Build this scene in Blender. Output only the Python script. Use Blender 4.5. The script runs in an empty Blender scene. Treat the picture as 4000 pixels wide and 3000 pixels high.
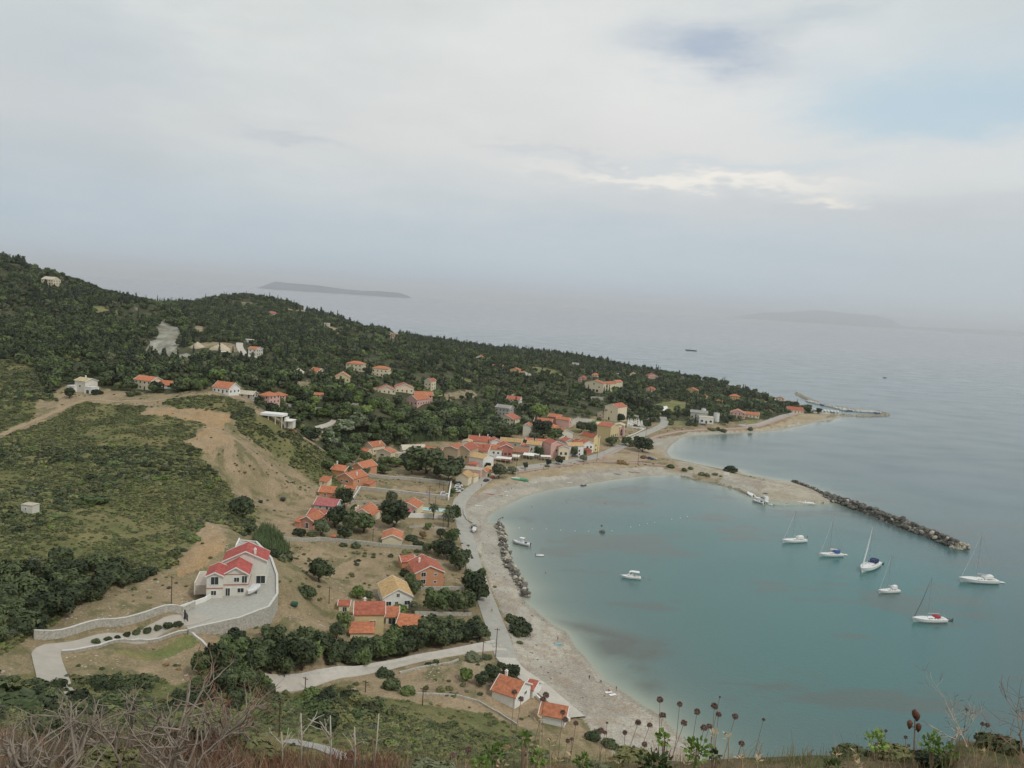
import bpy, math, random
import numpy as np
from mathutils import Vector, Matrix, noise as mnoise
R = math.radians
scene = bpy.context.scene
COL = scene.collection
random.seed(7); RNG = np.random.default_rng(11)

# ---------------------------------------------------------------- camera
H = 105.0; F = 3100.0; CX, CY = 2000.0, 1500.0          # metres above the sea, focal length in photo pixels
ROLL = math.atan(0.0655); HOR = 1177.0
PITCH = math.atan((CY - HOR) * math.cos(ROLL) / F)
R0 = Vector((1, 0, 0)); U0 = Vector((0, math.sin(PITCH), math.cos(PITCH))); FW = Vector((0, math.cos(PITCH), -math.sin(PITCH)))
RV = R0 * math.cos(ROLL) + U0 * math.sin(ROLL); UV = -R0 * math.sin(ROLL) + U0 * math.cos(ROLL)
CAMP = Vector((0, 0, H))
cd = bpy.data.cameras.new('camera'); cam = bpy.data.objects.new('camera', cd); COL.objects.link(cam)
cam.matrix_world = Matrix(((RV.x, UV.x, -FW.x, 0), (RV.y, UV.y, -FW.y, 0), (RV.z, UV.z, -FW.z, H), (0, 0, 0, 1)))
cd.sensor_fit = 'HORIZONTAL'; cd.sensor_width = 36.0; cd.lens = 36.0 * F / 4000.0
cd.clip_start = 0.1; cd.clip_end = 200000
cd.dof.use_dof = False
scene.camera = cam
scene.cycles.volume_bounces = 6; scene.cycles.max_bounces = max(scene.cycles.max_bounces, 8)
scene.render.resolution_x = 1024; scene.render.resolution_y = 768

def ray(px, py):
    return RV * (px - CX) / F + UV * (CY - py) / F + FW
def proj(p):
    d = Vector(p) - CAMP
    z = d.dot(FW)
    return (CX + F * d.dot(RV) / z, CY - F * d.dot(UV) / z)
def at_d(px, py, Y):
    r = ray(px, py); t = Y / r.y
    return CAMP + r * t
def at_z(px, py, z=0.0):
    r = ray(px, py); t = (z - H) / r.z
    return CAMP + r * t
def azel(px, py):
    r = ray(px, py).normalized()
    return math.atan2(r.x, r.y), math.asin(r.z)

# ---------------------------------------------------------------- light
vs = scene.view_settings
vs.view_transform = 'Standard'; vs.look = 'None'; vs.exposure = 0.06; vs.gamma = 1.0; vs.use_curve_mapping = False
SUN_EL, SUN_AZ = R(50), R(128)
sl = bpy.data.lights.new('sun', 'SUN'); sl.energy = 1.45; sl.angle = R(10); sl.color = (1.0, 0.95, 0.88)
so = bpy.data.objects.new('sun', sl); COL.objects.link(so)
sd = Vector((math.sin(SUN_AZ) * math.cos(SUN_EL), math.cos(SUN_AZ) * math.cos(SUN_EL), math.sin(SUN_EL)))
so.rotation_euler = sd.to_track_quat('Z', 'Y').to_euler(); so.location = (0, 0, 500)

def make_world():
    w = bpy.data.worlds.new('World'); scene.world = w; w.use_nodes = True
    nt = w.node_tree; nt.nodes.clear(); L = nt.links
    def N(t, **k):
        n = nt.nodes.new(t)
        for a, b in k.items(): setattr(n, a, b)
        return n
    def M(op, a, b=None, c=None, clamp=False):
        n = N('ShaderNodeMath', operation=op, use_clamp=clamp)
        for i, v in enumerate((a, b, c)):
            if v is None: continue
            if isinstance(v, (int, float)): n.inputs[i].default_value = v
            else: L.new(v, n.inputs[i])
        return n.outputs[0]
    def MIX(f, a, b):
        n = N('ShaderNodeMix', data_type='RGBA')
        for s, v in ((0, f), (6, a), (7, b)):
            if isinstance(v, (int, float)): n.inputs[s].default_value = v
            elif isinstance(v, tuple): n.inputs[s].default_value = (*v, 1)
            else: L.new(v, n.inputs[s])
        return n.outputs[2]
    sky = N('ShaderNodeTexSky', sky_type='NISHITA'); sky.sun_disc = False
    sky.sun_elevation = SUN_EL; sky.sun_rotation = SUN_AZ; sky.dust_density = 2.0; sky.altitude = 100
    tc = N('ShaderNodeTexCoord'); sep = N('ShaderNodeSeparateXYZ'); L.new(tc.outputs['Generated'], sep.inputs[0])
    x, y, z = sep.outputs
    az = M('ARCTAN2', x, y); el = M('ARCSINE', z)
    # cloud-plane coordinates (a layer of cloud overhead)
    den = M('ADD', M('MAXIMUM', z, 0.0), 0.16)
    cx, cy = M('DIVIDE', x, den), M('DIVIDE', y, den)
    cmb = N('ShaderNodeCombineXYZ'); L.new(cx, cmb.inputs[0]); L.new(cy, cmb.inputs[1])
    def NOISE(scale, detail, rough, vec=None, dist=0.0, off=0):
        n = N('ShaderNodeTexNoise'); n.inputs['Scale'].default_value = scale; n.inputs['Detail'].default_value = detail
        n.inputs['Roughness'].default_value = rough; n.inputs['Distortion'].default_value = dist
        v = vec or cmb.outputs[0]
        if off:
            m = N('ShaderNodeVectorMath', operation='ADD'); m.inputs[1].default_value = (off, off * .7, off * .3); L.new(v, m.inputs[0]); v = m.outputs[0]
        L.new(v, n.inputs['Vector']); return n.outputs[0]
    n1 = NOISE(0.7, 6, .55, off=3.1); n2 = NOISE(2.6, 7, .62, off=9.3, dist=.4); n3 = NOISE(1.4, 5, .6, off=21.7)
    cae = N('ShaderNodeCombineXYZ'); L.new(az, cae.inputs[0]); L.new(M('MULTIPLY', el, 3.2), cae.inputs[1])
    e1 = NOISE(5.0, 6, .62, vec=cae.outputs[0], off=1.3); e2 = NOISE(14.0, 6, .65, vec=cae.outputs[0], off=4.3)
    e3 = NOISE(9.0, 5, .6, vec=cae.outputs[0], off=14.3)
    # displaced azimuth / elevation so that cloud edges are ragged
    azd = M('ADD', az, M('MULTIPLY', M('SUBTRACT', e1, .5), .22)); azd = M('ADD', azd, M('MULTIPLY', M('SUBTRACT', e2, .5), .07))
    eld = M('ADD', el, M('MULTIPLY', M('SUBTRACT', e3, .5), .065)); eld = M('ADD', eld, M('MULTIPLY', M('SUBTRACT', e2, .5), .035))
    def blob(px, py, wx, wy, tilt=0.0, p=2.0, lo=None):
        a0, e0 = azel(px, py)
        da = M('SUBTRACT', azd, a0); de = M('SUBTRACT', M('SUBTRACT', eld, e0), M('MULTIPLY', da, tilt))
        q = M('ADD', M('POWER', M('DIVIDE', M('ABSOLUTE', da), wx / F), p), M('POWER', M('DIVIDE', M('ABSOLUTE', de), wy / F), p))
        return M('EXPONENT', M('MULTIPLY', q, -1.0))
    S = 10.0   # the Background strength is 0.1
    def c(r, g, b):
        f = lambda v: ((v / 255 + .055) / 1.055) ** 2.4 * S
        return (f(r), f(g), f(b))
    blue = MIX(0.72, sky.outputs[0], c(192, 219, 232))
    cr = N('ShaderNodeValToRGB'); L.new(n1, cr.inputs[0])
    e = cr.color_ramp.elements
    e[0].position = .3; e[0].color = (*[v / 10 for v in c(190, 200, 204)], 1); e[1].position = .7; e[1].color = (*[v / 10 for v in c(219, 222, 219)], 1)
    vm = N('ShaderNodeVectorMath', operation='SCALE'); L.new(cr.outputs[0], vm.inputs[0]); vm.inputs['Scale'].default_value = 10
    col = vm.outputs[0]
    det = M('MULTIPLY_ADD', M('SUBTRACT', n2, .5), 0.16, M('MULTIPLY', M('SUBTRACT', e1, .5), .22)); det = M('ADD', 1.0, det)
    vm2 = N('ShaderNodeVectorMath', operation='SCALE'); L.new(col, vm2.inputs[0]); L.new(det, vm2.inputs['Scale']); col = vm2.outputs[0]
    # broad brightness over the right-hand middle, dull upper left
    col = MIX(M('MULTIPLY', blob(2700, 450, 1200, 380), .7), col, c(231, 231, 229))
    col = MIX(M('MULTIPLY', blob(1700, 560, 1500, 190), .45), col, c(216, 214, 213))
    col = MIX(M('MULTIPLY', blob(250, 180, 620, 190), .5), col, c(172, 187, 200))
    col = MIX(M('MULTIPLY', blob(100, 650, 700, 260), .4), col, c(184, 190, 195))
    # opening of blue at the right
    col = MIX(M('MULTIPLY', blob(3760, 430, 520, 130, -.06, p=3.0), .8), col, blue)
    col = MIX(M('MULTIPLY', blob(3000, 650, 700, 26), .3), col, blue)
    col = MIX(M('MULTIPLY', blob(3900, 180, 420, 110), .35), col, blue)
    # lower grey-blue veil down to the horizon
    mr = N('ShaderNodeMapRange', interpolation_type='SMOOTHSTEP'); L.new(eld, mr.inputs[0])
    mr.inputs[1].default_value = 0.02; mr.inputs[2].default_value = 0.19; mr.inputs[3].default_value = 1.0; mr.inputs[4].default_value = 0.0
    col = MIX(M('MULTIPLY', mr.outputs[0], .75), col, c(176, 195, 210))
    rt = N('ShaderNodeMapRange', interpolation_type='SMOOTHSTEP'); L.new(az, rt.inputs[0]); rt.inputs[1].default_value = .15; rt.inputs[2].default_value = .6
    col = MIX(M('MULTIPLY', M('MULTIPLY', mr.outputs[0], rt.outputs[0]), .7), col, c(190, 200, 202))
    # wisps, dark puffs and the lit rim
    col = MIX(M('MULTIPLY', blob(2860, 180, 250, 90, -.1), .95), col, c(168, 182, 200))
    col = MIX(M('MULTIPLY', blob(3220, 45, 200, 45), .6), col, c(182, 196, 206))
    col = MIX(M('MULTIPLY', blob(2620, 130, 220, 55, .1), .4), col, c(192, 200, 209))
    col = MIX(M('MULTIPLY', blob(1120, 545, 170, 24, -.05), .55), col, c(186, 194, 203))
    col = MIX(M('MULTIPLY', blob(2150, 590, 260, 16, -.18), .4), col, c(194, 199, 206))
    col = MIX(M('MULTIPLY', blob(3400, 830, 800, 60, -.02), .55), col, c(196, 198, 203))
    col = MIX(M('MULTIPLY', blob(2760, 705, 520, 22, -.03, p=2.6), .62), col, c(255, 248, 236))
    col = MIX(M('MULTIPLY', blob(3340, 780, 85, 16, 0), .6), col, c(255, 246, 230))
    col = MIX(M('MULTIPLY', blob(3850, 600, 420, 60, .12), .5), col, c(222, 221, 220))
    # below the horizon: dull sea-coloured bounce
    bl = M('LESS_THAN', z, -0.02)
    col = MIX(bl, col, c(120, 132, 135))
    bg = N('ShaderNodeBackground'); L.new(col, bg.inputs[0]); bg.inputs[1].default_value = 0.1
    out = N('ShaderNodeOutputWorld'); L.new(bg.outputs[0], out.inputs[0])
make_world()

# ---------------------------------------------------------------- helpers
def tag(o, label=None, cat=None, group=None, kind=None):
    if label: o['label'] = label
    if cat: o['category'] = cat
    if group: o['group'] = group
    if kind: o['kind'] = kind
    return o
def link(name, me, mats=None, parent=None, smooth=False):
    o = bpy.data.objects.new(name, me); COL.objects.link(o)
    for m in (mats or []): me.materials.append(m)
    if parent: o.parent = parent
    if smooth: me.polygons.foreach_set('use_smooth', [True] * len(me.polygons))
    return o
class MB:
    def __init__(s): s.v = []; s.f = []; s.m = []
    def add(s, vs, fs, mi=0):
        b = len(s.v); s.v += [tuple(v) for v in vs]; s.f += [tuple(b + i for i in f) for f in fs]; s.m += [mi] * len(fs); return s
    def box(s, x0, x1, y0, y1, z0, z1, mi=0):
        s.add([(x0, y0, z0), (x1, y0, z0), (x1, y1, z0), (x0, y1, z0), (x0, y0, z1), (x1, y0, z1), (x1, y1, z1), (x0, y1, z1)],
              [(3, 2, 1, 0), (4, 5, 6, 7), (0, 1, 5, 4), (1, 2, 6, 5), (2, 3, 7, 6), (3, 0, 4, 7)], mi); return s
    def tube(s, pts, rads, n=6, mi=0, cap=True):
        pts = [Vector(p) for p in pts]; rings = []
        if not isinstance(rads, (list, tuple)): rads = [rads] * len(pts)
        b = len(s.v)
        for i, p in enumerate(pts):
            t = (pts[min(i + 1, len(pts) - 1)] - pts[max(i - 1, 0)])
            t = t.normalized() if t.length > 1e-9 else Vector((0, 0, 1))
            a = t.cross(Vector((0, 0, 1)) if abs(t.z) < .9 else Vector((1, 0, 0))).normalized(); c_ = t.cross(a)
            for k in range(n):
                an = 2 * math.pi * k / n
                s.v.append(tuple(p + (a * math.cos(an) + c_ * math.sin(an)) * rads[i]))
        for i in range(len(pts) - 1):
            for k in range(n):
                s.f.append((b + i * n + k, b + i * n + (k + 1) % n, b + (i + 1) * n + (k + 1) % n, b + (i + 1) * n + k)); s.m.append(mi)
        if cap:
            s.f.append(tuple(b + k for k in range(n))[::-1]); s.m.append(mi)
            e_ = b + (len(pts) - 1) * n; s.f.append(tuple(e_ + k for k in range(n))); s.m.append(mi)
        return s
    def loft(s, secs, mi=0, close=True, caps=True):
        n = len(secs[0]); b = len(s.v)
        for c_ in secs: s.v += [tuple(p) for p in c_]
        for i in range(len(secs) - 1):
            for k in range(n if close else n - 1):
                s.f.append((b + i * n + k, b + i * n + (k + 1) % n, b + (i + 1) * n + (k + 1) % n, b + (i + 1) * n + k)); s.m.append(mi)
        if caps:
            s.f.append(tuple(b + k for k in range(n))[::-1]); s.m.append(mi)
            e_ = b + (len(secs) - 1) * n; s.f.append(tuple(e_ + k for k in range(n))); s.m.append(mi)
        return s
    def mesh(s, name):
        me = bpy.data.meshes.new(name); me.from_pydata(s.v, [], s.f)
        if s.m and max(s.m) > 0: me.polygons.foreach_set('material_index', s.m)
        me.update(); return me
    def build(s, name, mats, parent=None, smooth=False, loc=None, rz=None):
        o = link(name, s.mesh(name), mats if isinstance(mats, list) else [mats], parent, smooth)
        if loc is not None: o.location = loc
        if rz is not None: o.rotation_euler = (0, 0, rz)
        return o
def empty(name, loc, rz=0, label=None, cat=None, group=None):
    o = bpy.data.objects.new(name, None); COL.objects.link(o); o.location = loc; o.rotation_euler = (0, 0, rz); o.empty_display_size = .2
    return tag(o, label, cat, group)
def copy_tree(o, parent=None):
    c_ = o.copy(); COL.objects.link(c_)
    if parent: c_.parent = parent
    for ch in list(o.children): copy_tree(ch, c_)
    return c_

def nmat(name):
    m = bpy.data.materials.new(name); m.use_nodes = True
    return m, m.node_tree, m.node_tree.nodes['Principled BSDF']
_mc = {}
def mat(name, col, rough=.8, var=.12, scale=1.5, spec=.3, rnd=0.0, metal=0.0, bump=0.0, stripes=None, detail=5):
    """plain procedural surface: base colour broken up by two noises (object space)"""
    if name in _mc: return _mc[name]
    m, nt, bs = nmat(name); L = nt.links
    tc = nt.nodes.new('ShaderNodeTexCoord')
    n = nt.nodes.new('ShaderNodeTexNoise'); n.inputs['Scale'].default_value = scale; n.inputs['Detail'].default_value = detail; n.inputs['Roughness'].default_value = .65
    L.new(tc.outputs['Object'], n.inputs['Vector'])
    mr = nt.nodes.new('ShaderNodeMapRange'); L.new(n.outputs[0], mr.inputs[0]); mr.inputs[1].default_value = .3; mr.inputs[2].default_value = .7
    mr.inputs[3].default_value = 1 - var; mr.inputs[4].default_value = 1 + var
    fac = mr.outputs[0]
    if rnd:
        oi = nt.nodes.new('ShaderNodeObjectInfo'); r2 = nt.nodes.new('ShaderNodeMapRange'); L.new(oi.outputs['Random'], r2.inputs[0])
        r2.inputs[3].default_value = 1 - rnd; r2.inputs[4].default_value = 1 + rnd
        mm = nt.nodes.new('ShaderNodeMath'); mm.operation = 'MULTIPLY'; L.new(fac, mm.inputs[0]); L.new(r2.outputs[0], mm.inputs[1]); fac = mm.outputs[0]
    if stripes:
        axis, freq, amt = stripes
        wv = nt.nodes.new('ShaderNodeTexWave'); wv.wave_type = 'BANDS'; wv.bands_direction = axis; wv.inputs['Scale'].default_value = freq
        wv.inputs['Distortion'].default_value = .6; wv.inputs['Detail'].default_value = 1
        L.new(tc.outputs['Object'], wv.inputs['Vector'])
        r3 = nt.nodes.new('ShaderNodeMapRange'); L.new(wv.outputs[1], r3.inputs[0]); r3.inputs[3].default_value = 1 - amt; r3.inputs[4].default_value = 1 + amt * .5
        mm = nt.nodes.new('ShaderNodeMath'); mm.operation = 'MULTIPLY'; L.new(fac, mm.inputs[0]); L.new(r3.outputs[0], mm.inputs[1]); fac = mm.outputs[0]
    vm = nt.nodes.new('ShaderNodeVectorMath'); vm.operation = 'SCALE'; vm.inputs[0].default_value = col; L.new(fac, vm.inputs['Scale'])
    L.new(vm.outputs[0], bs.inputs['Base Color'])
    bs.inputs['Roughness'].default_value = rough; bs.inputs['Specular IOR Level'].default_value = spec; bs.inputs['Metallic'].default_value = metal
    if bump:
        b = nt.nodes.new('ShaderNodeBump'); b.inputs['Strength'].default_value = 1; b.inputs['Distance'].default_value = bump
        L.new(n.outputs[0], b.inputs['Height']); L.new(b.outputs[0], bs.inputs['Normal'])
    _mc[name] = m; return m
def leafmat(name, col, col2, rnd=.3, scale=.9):
    """foliage: every plant gets its own tone, and leaf patches vary inside a crown"""
    if name in _mc: return _mc[name]
    m, nt, bs = nmat(name); L = nt.links
    tc = nt.nodes.new('ShaderNodeTexCoord'); oi = nt.nodes.new('ShaderNodeObjectInfo')
    n = nt.nodes.new('ShaderNodeTexNoise'); n.inputs['Scale'].default_value = scale; n.inputs['Detail'].default_value = 4; n.inputs['Roughness'].default_value = .7
    L.new(tc.outputs['Object'], n.inputs['Vector'])
    cr = nt.nodes.new('ShaderNodeMapRange'); L.new(n.outputs[0], cr.inputs[0]); cr.inputs[1].default_value = .35; cr.inputs[2].default_value = .68
    add = nt.nodes.new('ShaderNodeMath'); add.operation = 'MULTIPLY_ADD'; L.new(oi.outputs['Random'], add.inputs[0]); add.inputs[1].default_value = .7; add.inputs[2].default_value = -.35
    sm = nt.nodes.new('ShaderNodeMath'); sm.operation = 'ADD'; sm.use_clamp = True; L.new(add.outputs[0], sm.inputs[0]); L.new(cr.outputs[0], sm.inputs[1])
    mx = nt.nodes.new('ShaderNodeMix'); mx.data_type = 'RGBA'; L.new(sm.outputs[0], mx.inputs[0]); mx.inputs[6].default_value = (*col, 1); mx.inputs[7].default_value = (*col2, 1)
    r2 = nt.nodes.new('ShaderNodeMapRange'); L.new(oi.outputs['Random'], r2.inputs[0]); r2.inputs[3].default_value = 1 - rnd; r2.inputs[4].default_value = 1 + rnd
    vm = nt.nodes.new('ShaderNodeVectorMath'); vm.operation = 'SCALE'; L.new(mx.outputs[2], vm.inputs[0]); L.new(r2.outputs[0], vm.inputs['Scale'])
    L.new(vm.outputs[0], bs.inputs['Base Color']); bs.inputs['Roughness'].default_value = .6; bs.inputs['Specular IOR Level'].default_value = .25
    _mc[name] = m; return m
# ---------------------------------------------------------------- terrain
# surveyed ground points: photo pixel + forward distance (m); the heights follow
CPD = [(-1400, 900, 1000), (-900, 930, 1000), (-400, 960, 1000), (0, 1012, 980), (200, 1092, 920), (400, 1160, 900), (520, 1185, 930), (740, 1212, 1300), (680, 1218, 1280), (1050, 1166, 1380), (900, 1158, 1350),
 (1200, 1215, 1350), (1500, 1300, 1300), (1800, 1368, 1300), (2100, 1398, 1330), (2400, 1458, 1250), (2700, 1517, 1150), (2900, 1555, 1080), (3010, 1580, 1000),
 (200, 1160, 850), (200, 1300, 680), (200, 1430, 520), (-500, 1200, 800), (-500, 1450, 480), (200, 1560, 430), (500, 1300, 760), (500, 1420, 560), (640, 1310, 760), (620, 1400, 680), (700, 1268, 830), (600, 1190, 900), (760, 1335, 720),
 (780, 1355, 690), (1000, 1375, 690), (1000, 1290, 930), (860, 1275, 1000), (950, 1210, 1250), (600, 1240, 850), (1000, 1450, 580), (1000, 1225, 1150),
 (1400, 1345, 1000), (1400, 1445, 670), (1400, 1540, 560), (1640, 1560, 590), (1650, 1450, 750), (1650, 1370, 1020), (2000, 1445, 950), (2000, 1550, 750), (2000, 1640, 650),
 (2200, 1440, 1080), (2340, 1540, 850), (2550, 1510, 980), (2500, 1580, 800), (2750, 1560, 930), (2850, 1590, 880), (2400, 1400, 1500),
 (550, 1530, 460), (320, 1560, 430), (800, 1545, 440), (900, 1500, 480), (950, 1620, 415), (850, 1640, 400), (800, 1720, 355), (910, 1715, 350), (600, 1620, 400), (300, 1650, 385), (300, 1800, 318), (-400, 1700, 340), (-500, 2000, 240),
 (100, 1990, 250), (300, 2000, 262), (300, 2150, 225), (500, 2200, 222), (600, 1900, 300), (650, 2050, 265), (750, 1850, 322), (850, 2000, 285), (900, 2080, 255), (0, 2400, 170), (-600, 2500, 150),
 (1070, 1640, 420), (1250, 1560, 515), (1270, 1690, 490), (1500, 1640, 520), (1130, 1770, 405), (1000, 1760, 375), (920, 1850, 345), (1050, 1950, 345), (980, 1900, 340), (1150, 1860, 385), (1100, 2080, 300), (960, 2060, 275),
 (1350, 1800, 455), (1250, 1730, 460), (1200, 2000, 335), (1100, 2330, 222), (1060, 2390, 212), (1000, 2420, 206), (1200, 2400, 228), (1150, 2500, 212), (1040, 2160, 270), (1130, 2200, 262),
 (900, 2480, 195), (700, 2520, 178), (150, 2540, 163), (400, 2470, 175), (700, 2420, 186), (600, 2560, 174), (350, 2620, 158), (380, 2330, 200), (200, 2450, 180), (500, 2290, 210), (650, 2230, 222), (700, 2330, 206),
 (300, 2750, 135), (100, 2650, 145), (800, 2800, 140), (850, 2650, 165), (1100, 2560, 200), (1100, 2700, 180), (1300, 2800, 150), (1700, 2900, 142), (1400, 2960, 116), (1000, 2930, 115), (1500, 2780, 165), (600, 2900, 115)]
CPZ = [(1090, 2365, 17.8), (1045, 2440, 17.5), (930, 2480, 18), (800, 2505, 18.5), (1112, 2280, 17.5), (1105, 2200, 16.5), (1500, 1720, 11), (1600, 1640, 14), (1800, 1740, 8), (1800, 1640, 12), (1700, 1850, 5), (1500, 1900, 6), (1350, 1950, 7), (1300, 2050, 8), (1300, 2150, 8), (1500, 2050, 5.5), (1700, 2100, 4.5), (1450, 2250, 6),
 (1250, 2250, 9), (1450, 2450, 6.5), (1300, 2550, 8.5), (1650, 2400, 5), (1850, 2500, 4.5), (1850, 2250, 3.6), (1790, 2000, 3), (1900, 2340, 3.2), (1960, 2500, 3.2), (1900, 2600, 5), (1700, 2600, 7), (1400, 2670, 9.5), (1700, 2700, 8),
 (1870, 2700, 6), (1950, 2750, 4.6), (2100, 2800, 3.4), (2050, 2620, 3.2), (2250, 2850, 3.6), (2200, 2700, 2.4), (2100, 2500, 2.2), (2000, 2420, 2.5), (1900, 2200, 2.8), (1930, 2120, 2.6),
 (2000, 2850, 7), (2150, 2950, 7), (2400, 2960, 3), (1900, 1900, 3), (2100, 1840, 2.8), (2300, 1810, 3), (2300, 1740, 4), (2100, 1720, 5), (2000, 1750, 5), (2500, 1760, 3), (2450, 1650, 4), (2600, 1640, 4), (2700, 1650, 4),
 (2200, 1660, 7), (2300, 1600, 10), (2400, 1640, 5), (2600, 1580, 9), (2800, 1640, 5), (2900, 1660, 4), (3000, 1620, 5), (3050, 1610, 4), (3130, 1600, 2.5), (2700, 1830, 2.4), (2900, 1890, 2.2), (3100, 1930, 2), (3220, 1945, 2.2),
 (3200, 1625, 1.8), (2950, 1600, 8)]
CPW = [(-470, 1060, 60), (-420, 1000, 50), (-370, 960, 44), (-520, 1150, 66), (-14, 14, 92), (-7, 14, 91.5), (0, 14, 91), (7, 14, 91), (13, 14, 90), (-24, 25, 82), (0, 25, 80), (22, 25, 77), (-40, 40, 72), (0, 40, 68), (40, 40, 60), (-70, 100, 50), (-35, 85, 46), (0, 90, 44), (30, 100, 36), (60, 100, 16), (90, 110, 4), (20, 70, 50), (60, 60, 34), (100, 60, 8), (-200, 100, 62), (-300, 200, 60), (48, 140, 9), (35, 130, 22), (20, 120, 32), (0, 1650, 0), (-600, 1700, 5), (-1500, 1500, 40), (300, 1450, 0)]
TERRPX = [(700, 2385), (800, 2350), (900, 2290), (880, 2230), (935, 2115), (1000, 2120), (1030, 2150), (1060, 2185), (1082, 2250), (1083, 2325), (1050, 2375), (930, 2420), (790, 2450), (735, 2465)]
pts = []
for a, b, d in CPD: p = at_d(a, b, d); pts.append(tuple(p))
for a, b, z in CPZ: p = at_z(a, b, z); pts.append(tuple(p))
pts += CPW
_tp = [Vector(tuple(at_z(a, b, 21.0))) for a, b in TERRPX]
for i in range(6, len(_tp)):
    t_ = (_tp[(i + 1) % len(_tp)] - _tp[i - 1]).normalized(); o_ = Vector((t_.y, -t_.x, 0)); o_ = -o_ if (o_.x * (_tp[i].x - _tp[3].x) + o_.y * (_tp[i].y - _tp[3].y)) < 0 else o_
    q = _tp[i] + o_ * 2.5; pts.append((q.x, q.y, 18.9)); q = _tp[i] + o_ * 7; pts.append((q.x, q.y, 18.0))
P = np.array(pts)
cu, cl, cz = P[:, 0] / P[:, 1], np.log(P[:, 1]), P[:, 2]
def _k(r2): return np.sqrt(r2 + .03 ** 2)
_A = _k((cu[:, None] - cu) ** 2 + (cl[:, None] - cl) ** 2); n_ = len(cu)
_Q = np.c_[np.ones(n_), cu, cl]
_M = np.block([[_A - 0.004 * np.eye(n_), _Q], [_Q.T, np.zeros((3, 3))]])
_w = np.linalg.solve(_M, np.r_[cz, 0, 0, 0])
NU, NL = 960, 900
UMIN, UMAX = -1.05, 0.95
LMIN, LMAX = math.log(14.0), math.log(2300.0)
us = np.linspace(UMIN, UMAX, NU); ls = np.linspace(LMIN, LMAX, NL)
# evaluate on a coarse grid then upsample (cheap and smooth)
def upsample(g, nu, nl):
    a = np.linspace(0, g.shape[1] - 1, nu); i = np.minimum(a.astype(int), g.shape[1] - 2); t = a - i
    g = g[:, i] * (1 - t) + g[:, i + 1] * t
    a = np.linspace(0, g.shape[0] - 1, nl); i = np.minimum(a.astype(int), g.shape[0] - 2); t = (a - i)[:, None]
    return g[i] * (1 - t) + g[i + 1] * t
cgu, cgl = np.meshgrid(np.linspace(UMIN, UMAX, 321), np.linspace(LMIN, LMAX, 301))
Zc = np.zeros_like(cgu) + _w[n_] + _w[n_ + 1] * cgu + _w[n_ + 2] * cgl
for j in range(n_): Zc += _w[j] * _k((cgu - cu[j]) ** 2 + (cgl - cl[j]) ** 2)
Z = upsample(Zc, NU, NL)
GU, GL = np.meshgrid(us, ls); GY = np.exp(GL); GX = GU * GY

def fnoise(x, y, scale, octv=4, seed=0, gain=.5):
    """value-noise fBm, vectorised, in world metres"""
    out = np.zeros_like(x); amp = 1; tot = 0; f = 1 / scale
    for o in range(octv):
        rs = np.random.default_rng(seed * 97 + o); T = rs.random((256, 256))
        a, b = x * f + 13.7 * o + 1000, y * f + 7.1 * o + 1000
        i, j = np.floor(a).astype(int), np.floor(b).astype(int); u, v = a - i, b - j
        u = u * u * (3 - 2 * u); v = v * v * (3 - 2 * v)
        g = lambda p, q: T[p % 256, q % 256]
        out += amp * ((g(i, j) * (1 - u) + g(i + 1, j) * u) * (1 - v) + (g(i, j + 1) * (1 - u) + g(i + 1, j + 1) * u) * v)
        tot += amp; amp *= gain; f *= 2
    return out / tot

COAST_PX = [(2723, 2928), (2676, 2890), (2542, 2770), (2429, 2702), (2362, 2657), (2307, 2594), (2244, 2521), (2212, 2467), (2158, 2440), (2090, 2381), (2050, 2349), (2056, 2294), (2030, 2262), (2005, 2225), (1984, 2197), (1982, 2153), (1974, 2103),
 (1976, 2063), (1952, 2044), (1914, 2045), (1898, 2034), (1922, 2005), (1954, 1987), (2008, 1958), (2063, 1936), (2112, 1923), (2153, 1911), (2266, 1897), (2388, 1876), (2510, 1860), (2632, 1856), (2673, 1864), (2726, 1877), (2795, 1889), (2884, 1915),
 (2920, 1933), (2997, 1965), (3065, 1969), (3178, 1969), (3246, 1965), (3253, 1950), (3178, 1911), (3088, 1883), (2997, 1870), (2907, 1852), (2884, 1838), (2816, 1831), (2717, 1811), (2627, 1791), (2604, 1766), (2622, 1739), (2658, 1712), (2726, 1700),
 (2839, 1694), (2952, 1689), (3042, 1682), (3133, 1662), (3205, 1646), (3246, 1646), (3268, 1635), (3300, 1624), (3240, 1617), (3190, 1612), (3140, 1606), (3100, 1592), (3068, 1576)]
coast = [tuple(at_z(a, b, 0))[:2] for a, b in COAST_PX]
coast += [(330, 1230), (200, 1400), (0, 1600), (-500, 1750), (-1500, 1900), (-3500, 2000), (-3500, -100), (300, -100), (200, 20), (105, 60), (80, 110), (62, 145), (50, 175)]
coast = np.array(coast)
def inpoly(x, y, poly):
    poly = np.asarray(poly); c_ = np.zeros(x.shape, bool); n = len(poly)
    for i in range(n):
        x0, y0 = poly[i]; x1, y1 = poly[(i + 1) % n]
        if y0 == y1: continue
        k = ((y0 > y) != (y1 > y)) & (x < (x1 - x0) * (y - y0) / (y1 - y0) + x0); c_ ^= k
    return c_
def dpoly(x, y, poly, closed=True):
    poly = np.asarray(poly); best = np.full(x.shape, 1e9); n = len(poly)
    for i in range(n if closed else n - 1):
        a = poly[i]; b = poly[(i + 1) % n]; d = b - a; l2 = (d ** 2).sum() + 1e-9
        t = np.clip(((x - a[0]) * d[0] + (y - a[1]) * d[1]) / l2, 0, 1)
        best = np.minimum(best, (x - a[0] - t * d[0]) ** 2 + (y - a[1] - t * d[1]) ** 2)
    return np.sqrt(best)
IN = inpoly(GX, GY, coast); DC = dpoly(GX, GY, coast); SD = np.where(IN, DC, -DC)
SDW = SD + (fnoise(GX, GY, 7, 3, 5) - .5) * 1.6
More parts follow.
